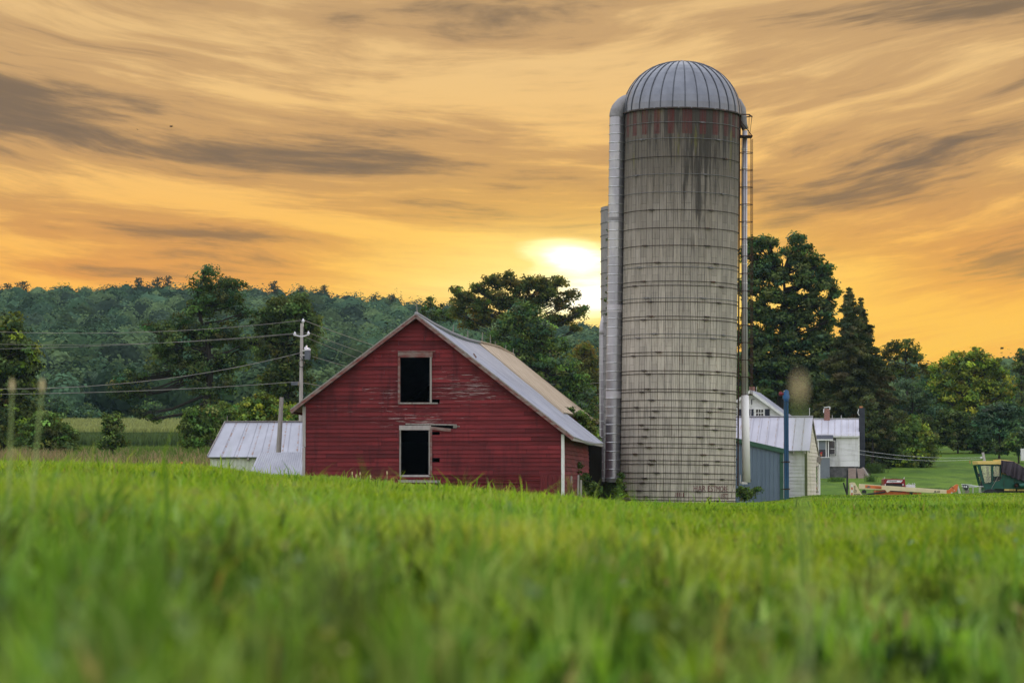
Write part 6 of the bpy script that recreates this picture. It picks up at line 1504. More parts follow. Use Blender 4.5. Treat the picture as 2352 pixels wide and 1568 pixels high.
px_tree('big_tree', 'tallest tree on the left with ragged top and drooping left boughs', 'tree', 250, [(480, 628, 20), (462, 655, 26), (505, 655, 30), (545, 655, 18), (480, 690, 36), (530, 690, 34), (455, 715, 34), (555, 720, 24), (420, 745, 30), (375, 758, 26), (345, 752, 16), (400, 790, 44), (460, 780, 46), (520, 770, 40), (560, 790, 24), (375, 830, 36), (430, 845, 46), (490, 840, 44), (545, 835, 30), (345, 860, 28), (305, 872, 26), (275, 880, 22), (290, 905, 26), (325, 905, 22), (265, 905, 16), (450, 890, 36), (510, 890, 30), (480, 930, 30), (320, 950, 16), (350, 960, 12)],
        (488, 1030), DG + BG[:1], depth=.35, group=gL, trunk=.42, sub=.66, leaf=.27, copies=1, seed=3, erode=.16)
px_tree('broadleaf_tree', 'dense upright tree directly behind the utility pole', 'tree', 262, [(640, 712, 34), (680, 705, 34), (610, 740, 34), (705, 745, 32), (655, 760, 46), (620, 800, 42), (700, 800, 34), (665, 840, 44), (640, 880, 40), (690, 885, 32), (655, 930, 36), (630, 950, 30), (725, 770, 16), (598, 770, 16)], (655, 1010), DG + OG_[:1], depth=.5, group=gL, trunk=.35, seed=4)
px_tree('slender_shrub', 'narrow dark shrub standing before the cornfield', 'shrub', 180, [(258, 965, 20), (268, 985, 22), (245, 990, 17), (262, 1015, 26), (240, 1022, 16), (285, 1020, 12)], (260, 1048), DG + MG, depth=.7, group='bushes left of the barn', trunk=.07, sub=.34, leaf=.17, per=18, seed=5)
for i, (lob, b_, pl_, lb) in enumerate((
        ([(455, 960, 30), (435, 985, 24), (470, 990, 34), (445, 1010, 30), (490, 950, 20)], (455, 1040), MG, 'bright green bush touching the left end of the rusty shed roof'),
        ([(600, 925, 24), (575, 935, 22), (625, 935, 24), (600, 955, 34), (640, 960, 22), (565, 960, 20)], (600, 1010), YG + MG, 'fresh light green bush rising over the middle of the rusty shed roof'),
        ([(515, 940, 20), (535, 955, 26), (510, 965, 24), (550, 985, 26)], (530, 1020), MG, 'mid green bush between the two brighter ones behind the rusty shed'),
        ([(665, 945, 20), (680, 960, 22), (655, 970, 24)], (670, 1010), YG + MG, 'small light green bush between the leaning post and the pole'))):
    px_tree('leafy_bush', lb, 'bush', 190 + i * 4, lob, b_, pl_, depth=.6, group='bushes left of the barn', trunk=.08, sub=.42, leaf=.21, seed=10 + i)
for i, (lob, b_, lb) in enumerate((
        ([(130, 930, 24), (150, 945, 22), (110, 950, 20), (135, 965, 28)], (132, 1000), 'pale rounded tree beyond the cornfield, above the round bush'),
        ([(205, 945, 20), (190, 960, 20), (225, 962, 20), (205, 975, 22)], (206, 1000), 'pale low tree beyond the cornfield, left of the slender shrub'),
        ([(390, 955, 22), (370, 965, 20), (350, 975, 16), (405, 975, 22)], (385, 1000), 'bluish small tree at the right end of the cornfield edge'),
        ([(345, 935, 18), (330, 950, 18), (360, 955, 20)], (345, 990), 'small bluish tree under the drooping boughs of the tallest tree'),
        ([(300, 975, 18), (320, 980, 16), (280, 985, 14)], (300, 1000), 'lowest pale shrub on the far edge of the cornfield'))):
    px_tree('field_edge_tree', lb, 'tree', 425, lob, b_, BG + MG[:1], depth=.8, group='trees along the far cornfield edge', trunk=.15, sub=.9, leaf=.42, per=16, seed=20 + i)
# behind the barn
px_tree('airy_tree', 'wide airy tree glowing against the sun behind the barn roof', 'tree', 325, [(1130, 652, 26), (1165, 645, 24), (1100, 668, 22), (1060, 690, 28), (1045, 670, 14), (1190, 660, 26), (1218, 652, 22), (1245, 655, 26), (1280, 650, 20), (1265, 672, 26), (1310, 680, 18), (1290, 700, 24), (1325, 720, 18), (1340, 712, 12), (1240, 695, 30), (1190, 695, 30), (1140, 690, 30), (1090, 705, 30), (1050, 720, 22), (1300, 735, 18), (1270, 735, 22), (1320, 755, 12), (1240, 665, 22), (1150, 700, 26), (1110, 735, 26), (1160, 740, 30), (1075, 745, 20)],
        (1190, 960), DG + OG_, depth=.3, group=gM, mat='lit_leaf', trunk=.3, sub=.62, leaf=.30, per=24, dens=1.5, fill=.4, copies=2, seed=30, erode=.04)
px_tree('small_airy_tree', 'small sparse backlit tree poking up beside the barn peak', 'tree', 330, [(985, 700, 11), (988, 688, 7), (975, 710, 10), (1010, 712, 16), (1000, 730, 18), (1030, 730, 16), (968, 725, 12)], (1000, 900), DG, depth=.5, group=gM, trunk=.12, sub=.5, leaf=.24, per=22, dens=1.3, copies=1, seed=31)
px_tree('maple_tree', 'full green layered tree just above the rear barn roof, before the glowing one', 'tree', 255, [(1195, 715, 28), (1225, 725, 26), (1175, 740, 30), (1215, 760, 40), (1255, 765, 28), (1150, 760, 22), (1130, 780, 18), (1185, 800, 42), (1245, 805, 42), (1285, 800, 26), (1215, 845, 46), (1270, 850, 42), (1310, 845, 24), (1240, 890, 44), (1295, 890, 40), (1335, 880, 26), (1270, 930, 44), (1320, 930, 36), (1355, 905, 18), (1350, 950, 26), (1140, 800, 18)],
        (1260, 1060), MG + BG[:2], depth=.4, group=gM, trunk=.35, leaf=.26, copies=1, seed=32)
px_tree('sunlit_shrub', 'brownish sunlit small tree between the green tree and the silos', 'tree', 300, [(1340, 805, 20), (1325, 825, 18), (1355, 830, 22), (1345, 860, 26), (1365, 880, 22), (1370, 920, 24), (1360, 960, 28)], (1350, 1040), OG_, mat='lit_leaf', depth=.6, group=gM, trunk=.2, seed=33)
# right of the silo
px_tree('maple_tree', 'tallest dark maple right of the silo, with gaps of sky', 'tree', 268, [(1832, 555, 20), (1845, 575, 18), (1815, 580, 16), (1740, 560, 22), (1765, 560, 16), (1720, 585, 22), (1775, 600, 20), (1835, 605, 26), (1870, 610, 22), (1895, 625, 18), (1745, 625, 32), (1795, 640, 26), (1850, 645, 30), (1895, 655, 22), (1915, 680, 14), (1720, 665, 30), (1765, 680, 30), (1865, 690, 26), (1820, 695, 24), (1900, 705, 20), (1735, 725, 34), (1790, 735, 34), (1845, 735, 28), (1720, 780, 36), (1765, 790, 36), (1815, 785, 34), (1860, 790, 28), (1735, 835, 38), (1785, 845, 38), (1830, 840, 32), (1755, 885, 32), (1800, 890, 30), (1700, 860, 26), (1885, 765, 26), (1895, 800, 28), (1875, 835, 32), (1855, 870, 30), (1900, 735, 20)],
        (1790, 1040), DG + BG[:1], depth=.35, group=gR, trunk=.45, copies=2, sub=.6, seed=42, erode=.13, flat=1.0)
def conifer(name, label, d, top, basep, halfw, pal, group, n_whorl=34, seed=0, droop=.35):
    global rng; rng = np.random.default_rng(seed)
    t = P(top[0], top[1], d); b = P(basep[0], basep[1], d); gz = ground(b.x, d) - .2; H = t.z - gz; o = (b.x, d, gz); root = thing(name, label, 'tree', o, 0, group)
    Wd = halfw * S(d); Cs, Ns, Ss, Ks = [], [], [], []; mb = MB(); mb.tube([(0, 0, 0), (0, 0, H * .5), (t.x - b.x, 0, H)], [.28, .18, .02], 8)
    for i in range(n_whorl):
        f = .05 + .95 * (i / (n_whorl - 1)) ** .9; z = H * f; Lr = Wd * min(1.0, (1.0 - f) * 1.6 + .02) * rng.uniform(.62, 1.2); nb = 7 if f < .9 else 4
        for k in range(nb):
            a = rng.uniform(0, 2 * PI); l = Lr * rng.uniform(.6, 1.15); dr = droop * rng.uniform(.6, 1.3)
            n = max(14, int(l * 120)); tt = rng.random(n) ** .7
            x = np.cos(a) * l * tt; y = np.sin(a) * l * tt; zz_ = z + (.12 * tt - dr * tt ** 1.6 + .18 * np.maximum(tt - .8, 0)) * l
            w_ = .10 + .22 * l * .35 * (1 - tt) ; off = rng.normal(size=(n, 3)) * w_[:, None]; off[:, 2] = -np.abs(off[:, 2]) * 1.1
            Cs.append(np.stack([x + (t.x - b.x) * f * f, y, zz_], -1) + off); Ns.append(unit(rng.normal(size=(n, 3)) + np.array([0, 0, .4]))); Ss.append(rng.uniform(.2, .44, n)); Ks.append(np.repeat(pick(pal, 1, .25), n, 0) * (1 + rng.normal(size=(n, 1)) * .15))
            mb.tube([((t.x - b.x) * f * f, 0, z), (np.cos(a) * l * .55 + (t.x - b.x) * f * f, np.sin(a) * l * .55, z + (.07 - dr * .38) * l), (np.cos(a) * l + (t.x - b.x) * f * f, np.sin(a) * l, z + (.12 - dr + .04) * l)], [.045, .03, .01], 4)
    C = np.concatenate(Cs); V, Q = leaf_quads(C, np.concatenate(Ns), np.concatenate(Ss), aspect=.4)
    np_mesh('crown', V, [Q], M['needle'], np.clip(np.concatenate(Ks), .004, .5), parent=root); mb.build('trunk', M['bark'], root)
    return root
SPR = ((.070, .090, .036), (.090, .105, .040), (.052, .068, .030), (.13, .135, .055))
conifer('spruce_tree', 'tall pointed spruce with drooping boughs behind the black chimney', 250, (1950, 662), (1962, 1050), 105, SPR, gR, 50, 50)
conifer('spruce_tree', 'shorter second spruce point right beside the tall spruce', 256, (1977, 685), (1985, 1045), 85, SPR, gR, 40, 51)
px_tree('evergreen_bush', 'dark low evergreen hanging over the lawn right of the black chimney', 'bush', 240, [(2005, 960, 24), (2020, 985, 24), (1998, 1000, 18), (2035, 1005, 18), (1995, 930, 22), (2050, 960, 26)], (2003, 1050), SPR, depth=.6, group='bushes right of the house', trunk=.1, sub=.42, leaf=.2, seed=52)
px_tree('dark_shrub', 'dark shrubbery filling behind the white buildings', 'shrub', 272, [(1760, 920, 40), (1820, 920, 40), (1870, 900, 44), (1700, 920, 40), (1860, 950, 40), (1920, 960, 40), (1790, 970, 40), (1910, 900, 30)], (1850, 1050), DG, depth=.3, group='bushes right of the house', trunk=.12, seed=53)
px_tree('airy_tree', 'low airy tree with sunset showing through, right of the spruces', 'tree', 318, [(2050, 800, 22), (2080, 792, 18), (2100, 805, 18), (2040, 825, 22), (2075, 825, 24), (2110, 825, 16), (2055, 855, 24), (2090, 860, 22), (2125, 850, 16), (2135, 870, 16)], (2080, 1010), DG + OG_[:1], depth=.4, group=gR, mat='lit_leaf', trunk=.2, dens=1.1, per=22, copies=1, sub=.55, seed=54, erode=.2)
px_tree('sumac_tree', 'spreading blue-green tree between the spruces and the big right maple', 'tree', 285, [(2040, 900, 26), (2075, 885, 24), (2110, 890, 24), (2060, 925, 30), (2100, 925, 30), (2140, 910, 22), (2130, 945, 30), (2075, 955, 30), (2160, 940, 20)], (2095, 1035), BG, depth=.5, group=gR, trunk=.16, copies=1, seed=55, dens=.8)
px_tree('maple_tree', 'broad yellow-green maple with jagged top at the right', 'tree', 292, [(2200, 818, 16), (2235, 815, 18), (2180, 835, 20), (2262, 822, 16), (2290, 835, 18), (2150, 850, 18), (2210, 848, 30), (2255, 850, 28), (2160, 880, 28), (2300, 865, 24), (2215, 890, 36), (2265, 895, 34), (2310, 900, 24), (2170, 920, 30), (2230, 930, 36), (2140, 905, 18), (2290, 935, 28), (2200, 960, 30)],
        (2225, 1030), YG + MG[:1], depth=.4, group=gR, trunk=.35, copies=1, seed=56)
px_tree('sumac_shrub', 'grey-green sumac with upright reddish tips at the right edge', 'shrub', 268, [(2270, 950, 24), (2300, 945, 24), (2330, 950, 24), (2255, 975, 26), (2290, 980, 32), (2335, 985, 30), (2260, 1005, 24), (2310, 1010, 26)], (2295, 1045), BG, depth=.4, group='bushes right of the house', trunk=.1, sub=.5, leaf=.24, copies=1, seed=57)
px_tree('roadside_shrub', 'low dark shrubs along the lawn edge under the broad maple', 'shrub', 282, [(2300, 1030, 22), (2180, 1012, 24), (2205, 1020, 24), (2235, 1022, 24), (2262, 1032, 22), (2130, 1000, 26), (2240, 985, 30), (2270, 1000, 28), (2150, 1010, 22), (2150, 985, 26), (2190, 995, 26), (2225, 1000, 26), (2255, 1020, 24), (2285, 1035, 20), (2120, 975, 26), (2180, 965, 30), (2220, 975, 30)], (2200, 1035), DG, depth=.3, group='bushes right of the house', trunk=.08, sub=.5, leaf=.24, copies=1, seed=58)
px_tree('leafy_shrub', 'shrub at the far right edge beside the white box', 'shrub', 258, [(2345, 1000, 22), (2325, 1020, 22), (2350, 1035, 26), (2300, 1035, 16), (2370, 1010, 26)], (2340, 1058), MG + BG, depth=.5, group='bushes right of the house', trunk=.08, sub=.45, leaf=.22, copies=1, seed=59)
px_tree('airy_tree', 'thin see-through tree on the right edge against the yellow sky', 'tree', 330, [(2348, 815, 16), (2350, 835, 18), (2335, 850, 16), (2360, 860, 18), (2345, 885, 20), (2365, 910, 22), (2350, 935, 22)], (2350, 1010), DG + OG_[:1], depth=.6, group=gR, trunk=.2, dens=1.1, per=20, copies=1, sub=.5, seed=60)
px_tree('round_bush', 'large egg-shaped green bush alone on the lawn, left of the combine', 'bush', 249, [(2095, 985, 26), (2120, 990, 24), (2075, 1005, 28), (2110, 1015, 36), (2135, 1010, 20), (2085, 1035, 32), (2120, 1040, 28), (2145, 1025, 12), (2098, 1055, 26), (2100, 965, 14), (2080, 1058, 24), (2120, 1060, 24), (2140, 1048, 18), (2068, 1040, 20), (2100, 1066, 20)], (2100, 1072), MG + YG[:2], depth=.8, group='bushes right of the house', trunk=.1, sub=.45, leaf=.22, copies=1, seed=61)
def spray(name, label, cat, px, py, d, w_px, h_px, n, pal, group=None, lean=.5, wd=.02, seed=0, mat='grass'):
    """a clump of arching blades"""
    r_ = np.random.default_rng(seed); b = P(px, py, d); gz = ground(b.x, d); s = S(d); x = r_.normal(size=n) * w_px * s * .3; y = r_.normal(size=n) * w_px * s * .25; h = h_px * s * r_.uniform(.5, 1.1, n)
    root = np.stack([x, y, np.zeros(n)], -1); a = r_.uniform(0, 2 * PI, n); L = np.stack([np.cos(a), np.sin(a), np.zeros(n)], -1) * (h * lean * r_.uniform(.2, 1, n))[:, None]; up = np.array([0, 0, 1.0]); sd = np.stack([-np.sin(a + 1), np.cos(a + 1), 0 * a], -1) * wd
    V = np.stack([root - sd, root + sd, root + L * .4 + up * (h * .65)[:, None] + sd * .7, root + L * .4 + up * (h * .65)[:, None] - sd * .7, root + L + up * (h * .9)[:, None]], 1).reshape(-1, 3)
    i = np.arange(n)[:, None] * 5; Q = i + np.array([[0, 1, 2, 3]]); T = i + np.array([[3, 2, 4]]); pc = np.array(pal)[r_.integers(0, len(pal), n)] * r_.uniform(.75, 1.2, (n, 1))
    o = np_mesh(name, V, [Q, T], M[mat], np.concatenate([pc, pc]), loc=(b.x, d, gz)); return setprops(o, label, cat, group)
spray('lily_clump', 'clump of long arching dark leaves under the evergreen by the black chimney', 'plant', 2008, 1052, 238, 36, 26, 420, ((.06, .10, .03), (.08, .12, .04)), seed=1, lean=1.1)
spray('weeds', 'leafy weeds at the foot of the boards and stone foundation of the low house', 'weed', 1920, 1100, 224, 30, 14, 200, ((.08, .14, .035),), seed=2, lean=.8, group='weeds by the buildings')
spray('weeds', 'tuft of weeds beside the fallen planks under the black chimney', 'weed', 2000, 1102, 224, 18, 20, 160, ((.08, .14, .035),), seed=3, lean=.8, group='weeds by the buildings')
spray('weeds', 'patch of taller weeds in the middle of the lawn before the egg-shaped bush', 'weed', 2140, 1092, 212, 44, 12, 260, ((.05, .09, .025), (.07, .12, .03)), seed=4, lean=1.0, group='weeds by the buildings')
# weeds and creepers by the barn and silo
px_tree('weed_shrub', 'leafy weeds at the right foot of the silo before the blue building', 'weed', 153, [(1705, 1128, 14), (1725, 1132, 12), (1694, 1135, 12), (1742, 1125, 9), (1715, 1142, 14)], (1710, 1150), MG, depth=.5, group='creepers and weeds by the silo', sub=.2, leaf=.13, per=12, notrunk=True, seed=70)
px_tree('creeper', 'creeper climbing the left foot of the silo below the chute', 'creeper', 146.2, [(1428, 1092, 7), (1424, 1105, 8), (1430, 1115, 8), (1420, 1125, 10), (1428, 1135, 11), (1418, 1145, 12)], (1424, 1150), DG + MG, depth=.3, group='creepers and weeds by the silo', sub=.18, leaf=.12, per=14, notrunk=True, seed=71)
px_tree('creeper', 'big creeper over the low corner of the tan rear barn roof', 'creeper', 140, [(1312, 943, 8), (1328, 952, 10), (1340, 962, 12), (1330, 975, 12), (1350, 985, 14), (1358, 1005, 14), (1362, 1025, 12), (1352, 970, 10), (1366, 985, 9), (1355, 1045, 10), (1345, 1000, 12), (1368, 1010, 10), (1362, 1060, 10), (1350, 1025, 10), (1335, 955, 9)], (1350, 1100), YG[:1] + MG + DG, depth=.5, group='creepers and weeds by the silo', sub=.24, leaf=.15, per=14, notrunk=True, seed=72)
px_tree('creeper', 'creeper at the foot of the barn side wall by the white corner board', 'creeper', 127, [(1322, 1085, 7), (1330, 1100, 9), (1342, 1110, 11), (1352, 1120, 11), (1335, 1125, 12), (1365, 1130, 10), (1322, 1110, 7), (1328, 1070, 6), (1345, 1095, 9), (1360, 1112, 10), (1372, 1122, 10), (1350, 1132, 12)], (1340, 1140), DG + MG[:1], depth=.6, group='creepers and weeds by the silo', sub=.2, leaf=.13, per=13, notrunk=True, seed=73)
px_tree('creeper', 'thin creeper hanging between the second silo and the chute', 'creeper', 157.5, [(1398, 655, 3), (1397, 672, 4), (1394, 690, 5), (1396, 708, 5), (1395, 722, 4), (1398, 640, 3), (1397, 550, 2), (1398, 530, 2)], (1397, 1100), DG + OG_, depth=.2, group='creepers and weeds by the silo', sub=.14, leaf=.12, per=10, copies=0, notrunk=True, seed=74)
for i, (x, y, h, lb) in enumerate(((1311, 1128, 0.75, 'short split grey stake at the barn corner, nearest the white corner board'), (1327, 1130, .8, 'taller grey stake standing in the creeper at the barn side'), (1333, 1132, .6, 'pale stake just right of the taller grey one at the barn side'))):
    b = P(x, y, 119.5); gz = ground(b.x, 119.5); mb = MB(); mb.tube([(0, 0, -.2), (0.02, 0, h * .6), (0.03, 0, h + .3)], [.05, .048, .04], 6); o = mb.build('stake', M['grey_wood']); o.location = (b.x, 119.5, gz); setprops(o, lb, 'stake', 'stakes by the barn corner')
spray('dry_weed', 'dry tan weed stalks at the right corner of the barn', 'weed', 1310, 1130, 117, 6, 62, 46, ((.32, .22, .10), (.25, .20, .08)), seed=5, lean=.25, wd=.025, mat='straw')

# ------------------------------------------------------------------ wooded hill, field edge, corn, dry grass
def forest():
    r_ = np.random.default_rng(77); n = 4600
    d = r_.uniform(445, 1060, n) ; x = r_.uniform(-700, 2500, n); keep = (x < 1480) | (r_.random(n) < .35); d, x = d[keep], x[keep]
    X = (x - CX) / F * d; order = np.argsort(d); X, d = X[order], d[order]
    Z = ground_np(X, d); n = len(X); rad = r_.uniform(3.6, 6.4, n) * np.where(d < 520, .75, 1); hgt = r_.uniform(7.5, 12.5, n) * np.where(d < 520, .7, 1)
    pal = np.array(((.058, .105, .046), (.072, .125, .052), (.046, .086, .042), (.088, .135, .056), (.064, .118, .062), (.05, .078, .045), (.10, .15, .06)))
    tone = vnoise(X * .02, d * .012, seed=4); kc = .82 * pal[np.clip((tone * 7 + r_.normal(size=n) * 1.8).astype(int), 0, 6)] * r_.uniform(.5, 1.5, (n, 1))
    per = 230; idx = np.repeat(np.arange(n), per); m = len(idx)
    dv = unit(r_.normal(size=(m, 3))); dv[:, 2] = np.abs(dv[:, 2]) * 1.2 - .35; dv[:, 1] = np.where(r_.random(m) < .75, -np.abs(dv[:, 1]), dv[:, 1]); dv = unit(dv)
    lump = .70 + .42 * vnoise(dv[:, 0] * 2.1 + idx * 3.7, dv[:, 1] * 2.1 + idx * 1.3, dv[:, 2] * 2.1, 9)
    rr_ = rad[idx] * lump * r_.uniform(.85, 1.05, m); tall = r_.uniform(.8, 1.45, n)[idx]
    C = np.stack([X[idx] + dv[:, 0] * rr_, d[idx] + dv[:, 1] * rr_, Z[idx] + hgt[idx] - rad[idx] * .6 + dv[:, 2] * rr_ * tall], -1)
    N_ = unit(dv + r_.normal(size=(m, 3)) * .2)
    global rng; rng = r_
    V, Q = leaf_quads(C, N_, r_.uniform(.5, 1.05, m), aspect=.85); K = np.clip(kc[idx] * (1 + r_.normal(size=(m, 1)) * .14), .005, .5)
    # the leafy mass inside each crown: a lumpy dome just under the outer leaves
    nu, nv = 9, 5; th = np.linspace(0, 2 * PI, nu, endpoint=False); ph = np.linspace(.15, 2.3, nv)
    D = np.stack([np.sin(ph)[:, None] * np.cos(th), np.sin(ph)[:, None] * np.sin(th), np.cos(ph)[:, None] + 0 * th], -1).reshape(-1, 3)
    ii = np.repeat(np.arange(n), nu * nv); DD = np.tile(D, (n, 1)); tl = np.repeat(1.12, len(ii))
    lp = .66 + .36 * vnoise(DD[:, 0] * 2.1 + ii * 3.7, DD[:, 1] * 2.1 + ii * 1.3, DD[:, 2] * 2.1, 9)
    rr2 = rad[ii] * lp * .93
    CV = np.stack([X[ii] + DD[:, 0] * rr2, d[ii] + DD[:, 1] * rr2, Z[ii] + hgt[ii] - rad[ii] * .6 + DD[:, 2] * rr2 * tl], -1)
    i_, j_ = np.meshgrid(np.arange(nv - 1), np.arange(nu), indexing='ij'); q0 = np.stack([i_ * nu + j_, (i_ + 1) * nu + j_, (i_ + 1) * nu + (j_ + 1) % nu, i_ * nu + (j_ + 1) % nu], -1).reshape(-1, 4)
    CQ = (np.arange(n)[:, None, None] * (nu * nv) + q0[None]).reshape(-1, 4) + len(V)
    return setprops(np_mesh('forest', np.concatenate([V, CV]), [Q, CQ], M['far_leaf'], np.concatenate([K, np.repeat(kc, len(q0), 0) * .9])), kind='stuff')
forest()
def ridge_pine(px, py, h_px, w_px, d, seed, label):
    r_ = np.random.default_rng(seed); t = P(px, py, d); s = S(d); H = h_px * s + 7; o = (t.x, d, t.z - H); root = thing('pine_tree', label, 'tree', o, 0, 'pines on the hill ridge')
    mb = MB(); mb.tube([(0, 0, 0), (r_.uniform(-.3, .3), 0, H * .6), (0, 0, H)], [.4, .28, .08], 6); Cs, Ks = [], []
    for i in range(11):
        f = .38 + .62 * i / 10; a = r_.uniform(-.5, .5) + (PI if i % 2 else 0); l = w_px * s * (1.15 - .75 * (f - .38) / .62) * r_.uniform(.5, 1.1); n = int(26 + l * 16); tt = r_.uniform(.15, 1, n); z = H * f
        e = (math.cos(a) * l, math.sin(a) * l * .7, z + .35 * l); mb.tube([(0, 0, z), e], [.12, .04], 5)
        Cs.append(np.stack([math.cos(a) * l * tt, math.sin(a) * l * .7 * tt, z + .35 * l * tt + .25], -1) + r_.normal(size=(n, 3)) * np.array([.55, .55, .32]))
    C = np.concatenate(Cs); global rng; rng = r_; V, Q = leaf_quads(C, unit(r_.normal(size=C.shape) + np.array([0, 0, .5])), r_.uniform(.5, 1.0, len(C)), aspect=.5)
    np_mesh('crown', V, [Q], M['needle'], pick(((.045, .06, .03), (.055, .07, .03)), len(C), .2), parent=root); mb.build('trunk', M['bark'], root)
for i, a in enumerate(((52, 652, 26, 22, 955, 'spiky bent pine on the ridge at far left'), (18, 656, 18, 10, 960, 'small pine on the ridge by the left edge'), (318, 643, 28, 9, 960, 'slim upright pine on the ridge, left of the pine pair'), (362, 643, 30, 17, 950, 'left tree of the pine pair on the ridge'), (385, 641, 32, 14, 955, 'right tree of the pine pair on the ridge'), (629, 652, 26, 17, 960, 'fan-topped pine on the ridge above the pole tree'), (900, 682, 18, 16, 960, 'fan-topped pine on the ridge just left of the barn peak'), (745, 660, 16, 9, 960, 'short pine on the ridge between the two fan-topped ones'), (692, 662, 14, 8, 965, 'faint small pine on the ridge right of the pole tree'), (860, 684, 14, 14, 960, 'low spreading pine on the ridge before the barn peak'))):
    ridge_pine(a[0], a[1], a[2], a[3], a[4], 100 + i, a[5])

def blades(name, X, Y, Z, h, wd, col, mat, lean=.5, seed=0, kind='stuff', face=False):
    """many tapering blades: two faces each"""
    r_ = np.random.default_rng(seed); n = len(X); root = np.stack([X, Y, Z], -1).astype(np.float32); a = r_.uniform(0, 2 * PI, n); b = r_.uniform(0, PI, n) if not face else r_.normal(size=n) * .6
    L = np.stack([np.cos(a), np.sin(a), 0 * a], -1) * (h * lean * r_.uniform(.1, 1, n))[:, None]; up = np.array([0, 0, 1.0]); sd = np.stack([np.cos(b), np.sin(b), 0 * b], -1) * np.asarray(wd)[:, None] * .5
    hm = (h * .62)[:, None]; V = np.empty((n, 5, 3), np.float32)
    V[:, 0] = root - sd; V[:, 1] = root + sd; V[:, 2] = root + L * .38 + up * hm + sd * .75; V[:, 3] = root + L * .38 + up * hm - sd * .75; V[:, 4] = root + L + up * (h * (1 - .25 * lean))[:, None]
    i = np.arange(n)[:, None] * 5
    o = np_mesh(name, V.reshape(-1, 3), [i + np.array([[0, 1, 2, 3]]), i + np.array([[3, 2, 4]])], M[mat], np.concatenate([col, col])); return setprops(o, kind=kind) if kind else o

def corn():
    r_ = np.random.default_rng(5); n = 15000; d = r_.uniform(335, 425, n); x = r_.uniform(-500, 520, n); X = (x - CX) / F * d; d = np.round(d / .9) * .9 + r_.normal(size=n) * .1; Z = ground_np(X, d)
    base = np.array((.10, .15, .05)) * r_.uniform(.7, 1.3, (n, 1))
    Xa, da, Za = np.repeat(X, 4), np.repeat(d, 4), np.repeat(Z, 4); col = np.repeat(base, 4, 0); h = np.repeat(r_.uniform(1.9, 2.5, n), 4) * r_.uniform(.45, .95, 4 * n)
    tX = np.concatenate([Xa, X, X]); td = np.concatenate([da, d, d]); tZ = np.concatenate([Za + .2, Z + 1.9, Z + 1.9]); tassel = np.array((.28, .32, .11))
    tc = np.concatenate([col, tassel * r_.uniform(.7, 1.2, (n, 1)), tassel * r_.uniform(.7, 1.2, (n, 1))]); th = np.concatenate([h, r_.uniform(.5, .9, n), r_.uniform(.4, .8, n)])
    blades('corn', tX, td, tZ, th, np.concatenate([np.full(4 * n, .16), np.full(2 * n, .13)]), tc, 'straw', lean=.55, seed=6)
corn()
def dry():
    r_ = np.random.default_rng(8); n = 22000; d = r_.uniform(150, 215, n); x = r_.uniform(-300, 780, n); X = (x - CX) / F * d; Z = ground_np(X, d); k = (vnoise(X * .16, d * .09, seed=3) > .34); X, d, Z = X[k], d[k], Z[k]; n = len(X)
    pal = np.array(((.30, .23, .12), (.26, .22, .10), (.33, .24, .15), (.14, .19, .05), (.10, .17, .035), (.13, .20, .04))); gr = vnoise(X * .09 + 3, d * .05, seed=31); c = pal[np.clip((gr * 6 + r_.normal(size=n) * 1.1).astype(int), 0, 5)] * r_.uniform(.7, 1.2, (n, 1))
    blades('dry_grass', X, d, Z, r_.uniform(.35, .95, n), np.full(n, .05), c, 'straw', lean=.6, seed=9)
dry()

